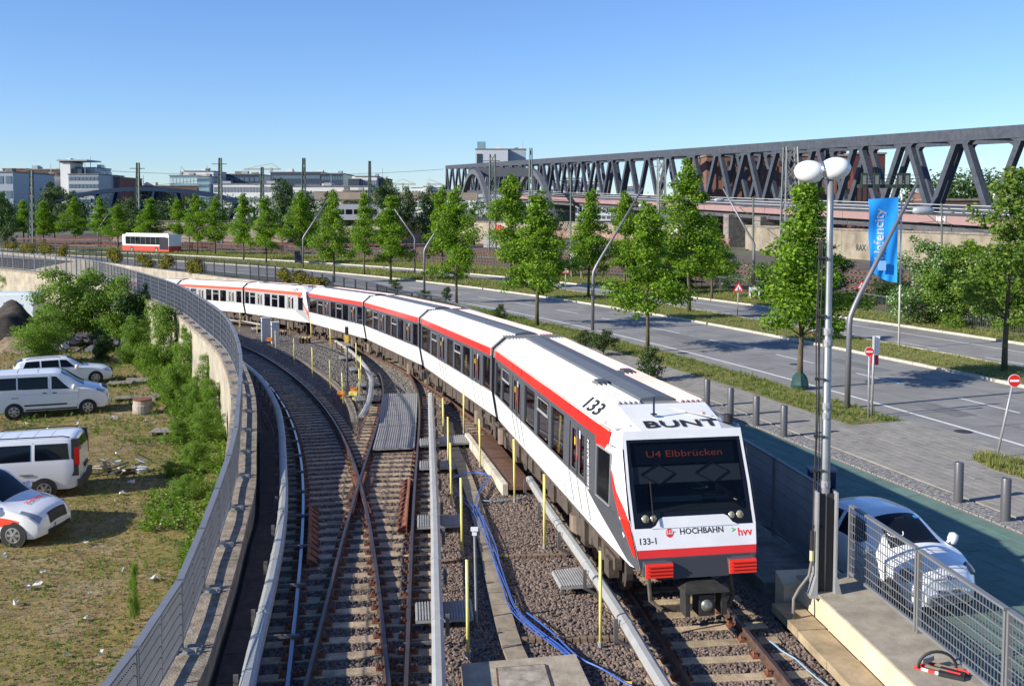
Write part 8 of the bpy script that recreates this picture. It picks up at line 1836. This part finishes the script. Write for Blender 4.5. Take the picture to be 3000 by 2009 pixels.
bldg('dark upper storeys behind the white striped office', 612, 760, 512, 470, 30, darkf, 5, 10, wblue, win=(.8, .4))
bldg('long white office with rows of grey windows', 625, 812, 540, 425, 25, wht, 4, 20, mat('window_mid', (.20, .21, .22), .3), win=(.72, .5))
bldg('large dark blue glass office with horizontal bands', 792, 942, 506, 450, 40, darkf, 6, 1, wblue, band=True, win=(1, .42)); bldg('right wing of the dark blue glass office', 942, 1005, 510, 440, 30, darkf, 6, 8, wblue, win=(.8, .4))
bldg('long low white building with ribbon windows', 858, 1086, 547, 400, 20, wht, 2, 22, mat('window_mid', (.20, .21, .22), .3), win=(.85, .45)); bldg('red panel section of the long low building', 1005, 1086, 560, 392, 6, mat('panel_red', (.42, .07, .06), .6), 1, 10)
bldg('white boxy office with square windows behind the slim mast', 1040, 1104, 518, 430, 25, wht, 4, 10, mat('window_mid', (.20, .21, .22), .3), win=(.6, .45)); bldg('dark left corner block of the white boxy office', 1020, 1052, 526, 425, 22, darkf); bldg('dark right corner block of the white boxy office', 1104, 1133, 525, 435, 20, darkf)
bldg('far white blocks left of the truss end', 1205, 1300, 551, 600, 20, wht, 3, 10, wblue); bldg('far white block just left of the truss', 1240, 1262, 547, 590, 20, wht)
r_, lb, h, w = bldg('tall windowless pale grey block behind the truss left end', 1393, 1488, 438, 520, 34, mat('silo_pale', (.50, .53, .56), .6, var=.08, vscale=.1)); lb('lift_head', (-w*.32, 4, h+1.8), (w*.26, 6, 4.4), glassf); lb('window', (-w*.38, -.1, h*.86), (2.6, .3, 6), wdark)
bldg('right darker half of the tall windowless block', 1488, 1541, 438, 524, 30, mat('silo_grey', (.33, .36, .40), .6, var=.08, vscale=.1))
for x0, x1, yt, lab in ((1600, 1640, 530, 'distant white apartment block seen through the truss, left'), (1650, 1700, 523, 'distant white apartment block seen through the truss, middle'), (1705, 1790, 534, 'distant pale apartment block seen through the truss, right'), (1820, 1875, 548, 'distant grey hall seen through the truss')): bldg(lab, x0, x1, yt, 620, 20, wht if 'grey' not in lab else gry, 6, 6, wblue)
# brick warehouse behind the truss
wb = mat('warehouse_brick', (.20, .095, .07), .9, var=.3, vscale=.15, col2=(.13, .075, .06)); r_, lb, h, w = bldg('large brown brick warehouse with small windows behind the truss', 2070, 2500, 458, 240, 30, wb, 6, 17, wdark, 'brick_warehouse', win=(.22, .36), skip=1)
for x in (-.36, -.30, -.12, .10, .22, .40): lb('roof_house', (w*x, 8, h+1.0), (3.4, 8, 2.0), brick2)
for c_ in range(1, 17): k = MB(); k.box((0, 0, 0), (.5, .3, h*.9)); lb('pilaster', (-w/2+w*c_/17, -.12, h*.45), (.45, .26, h*.88), wb)
bldg('dark red metal clad corner block of the warehouse', 2500, 2594, 452, 238, 28, mat('cladding_red', (.11, .035, .032), .6, var=.3, vscale=.6), 1, 6, wdark, win=(.3, .7)); bldg('brown tower part on the warehouse roof', 2430, 2480, 438, 245, 10, wb)
bldg('low brown building with white windows at the right edge', 2740, 3100, 588, 210, 15, brick2, 1, 16, wht, win=(.4, .5)); bldg('small brick house with white windows in front of the hill', 2700, 2742, 566, 300, 10, wb, 2, 4, wht)
# cranes
def crane(lab, x, yt, x0, x1, Y, m_=mat('crane_yellow', (.35, .32, .25), .6)):
    t = PY(x, yt, Y); root = thing('tower_crane', lab, 'crane', (t.x, Y, 0)); k = MB(); k.box((t.x, Y, t.z/2), (1.2, 1.2, t.z)); obj('tower', k, m_, root); k = MB(); a, b = PY(x0, yt+4, Y), PY(x1, yt+4, Y); k.beam(a, b, .8, .9); k.tube([a, t+Vector((0, 0, 3)), b], .15, 4); obj('jib', k, m_, root)
crane('tower crane with long jib above the white striped office', 795, 492, 715, 822, 700); crane('small distant tower crane left of the loose trees', 1180, 536, 1150, 1218, 800); crane('small distant tower crane left of the truss', 1256, 536, 1250, 1296, 800); crane('thin aerial crane over the pale glass building', 531, 503, 528, 548, 600)
# far trees
for a in (('r0', 828, 690, 523, 58, 'round dark green tree behind the masts, left of centre', 175), ('r1', 160, 680, 537, 62, 'wide olive green tree below the left towers', 240), ('r0', 215, 680, 560, 40, 'smaller tree right of the wide olive tree', 230), ('r1', 1130, 690, 530, 62, 'loose light green trees right of the slim mast', 190), ('r0', 1190, 690, 548, 45, 'tree beside the loose light green ones', 200), ('r1', 1262, 690, 552, 50, 'tree left of the grey arch bridge', 195), ('r0', 900, 690, 562, 40, 'tree right of the round dark one', 190), ('r0', 10, 690, 565, 40, 'dark tree at the left skyline edge', 170), ('r1', 965, 690, 566, 40, 'tree under the dark blue glass office', 195), ('r0', 385, 690, 580, 40, 'low tree behind the blue bridge', 200), ('r1', 1600, 740, 625, 60, 'bushy tree beneath the arch bridge right rib', 190)):
    Y = a[6]; b = Vector((PY(a[1], a[2], Y).x, Y, FZ)); t = PY(a[1], a[3], Y); put_tree(a[0], b, t.z-FZ, a[4]*Y/FOC, 8, 3.6, a[5], 'far_tree', 'tree', 'trees beyond the railway')
v_, f_ = [], []
rg = random.Random(77); bl_ = []
for i in range(46): x = 2660+i*12+rg.uniform(-5, 5); Y = 330+rg.uniform(-25, 25); y = 562-26*sin(min(1, (x-2650)/140)*1.57)*rg.uniform(.6, 1.1)+rg.uniform(-4, 6); c = PY(x, y+10, Y); bl_.append((c, (6, 6, 5.5)))
for i in range(46): c = bl_[i][0].copy(); c.z -= 6; bl_.append((c, (7, 6, 6)))
v_, f_ = leaf_cloud(rg, bl_, 16000, 1.1); me = bpy.data.meshes.new('far_wood'); me.from_pydata(v_, [], f_); me.materials.append(lf_far); o = link('far_wood', me); o['kind'] = 'stuff'
bl_ = []
for i in range(120): x = -100+i*28+rg.uniform(-10, 10); Y = 380+rg.uniform(-20, 20); c = PY(x, 604+rg.uniform(-9, 4), Y); bl_.append((c, (5, 5, 3.5)))
for i in range(90): x = -60+i*19+rg.uniform(-9, 9); Y = 262+rg.uniform(-15, 15); c = PY(x, 640+rg.uniform(-26, 10), Y); bl_.append((c, (3.4, 3.4, 2.8)))
v_, f_ = leaf_cloud(rg, bl_, 24000, .8); me = bpy.data.meshes.new('far_hedge'); me.from_pydata(v_, [], f_); me.materials.append(lf_far); o = link('far_hedge', me); o['kind'] = 'stuff'
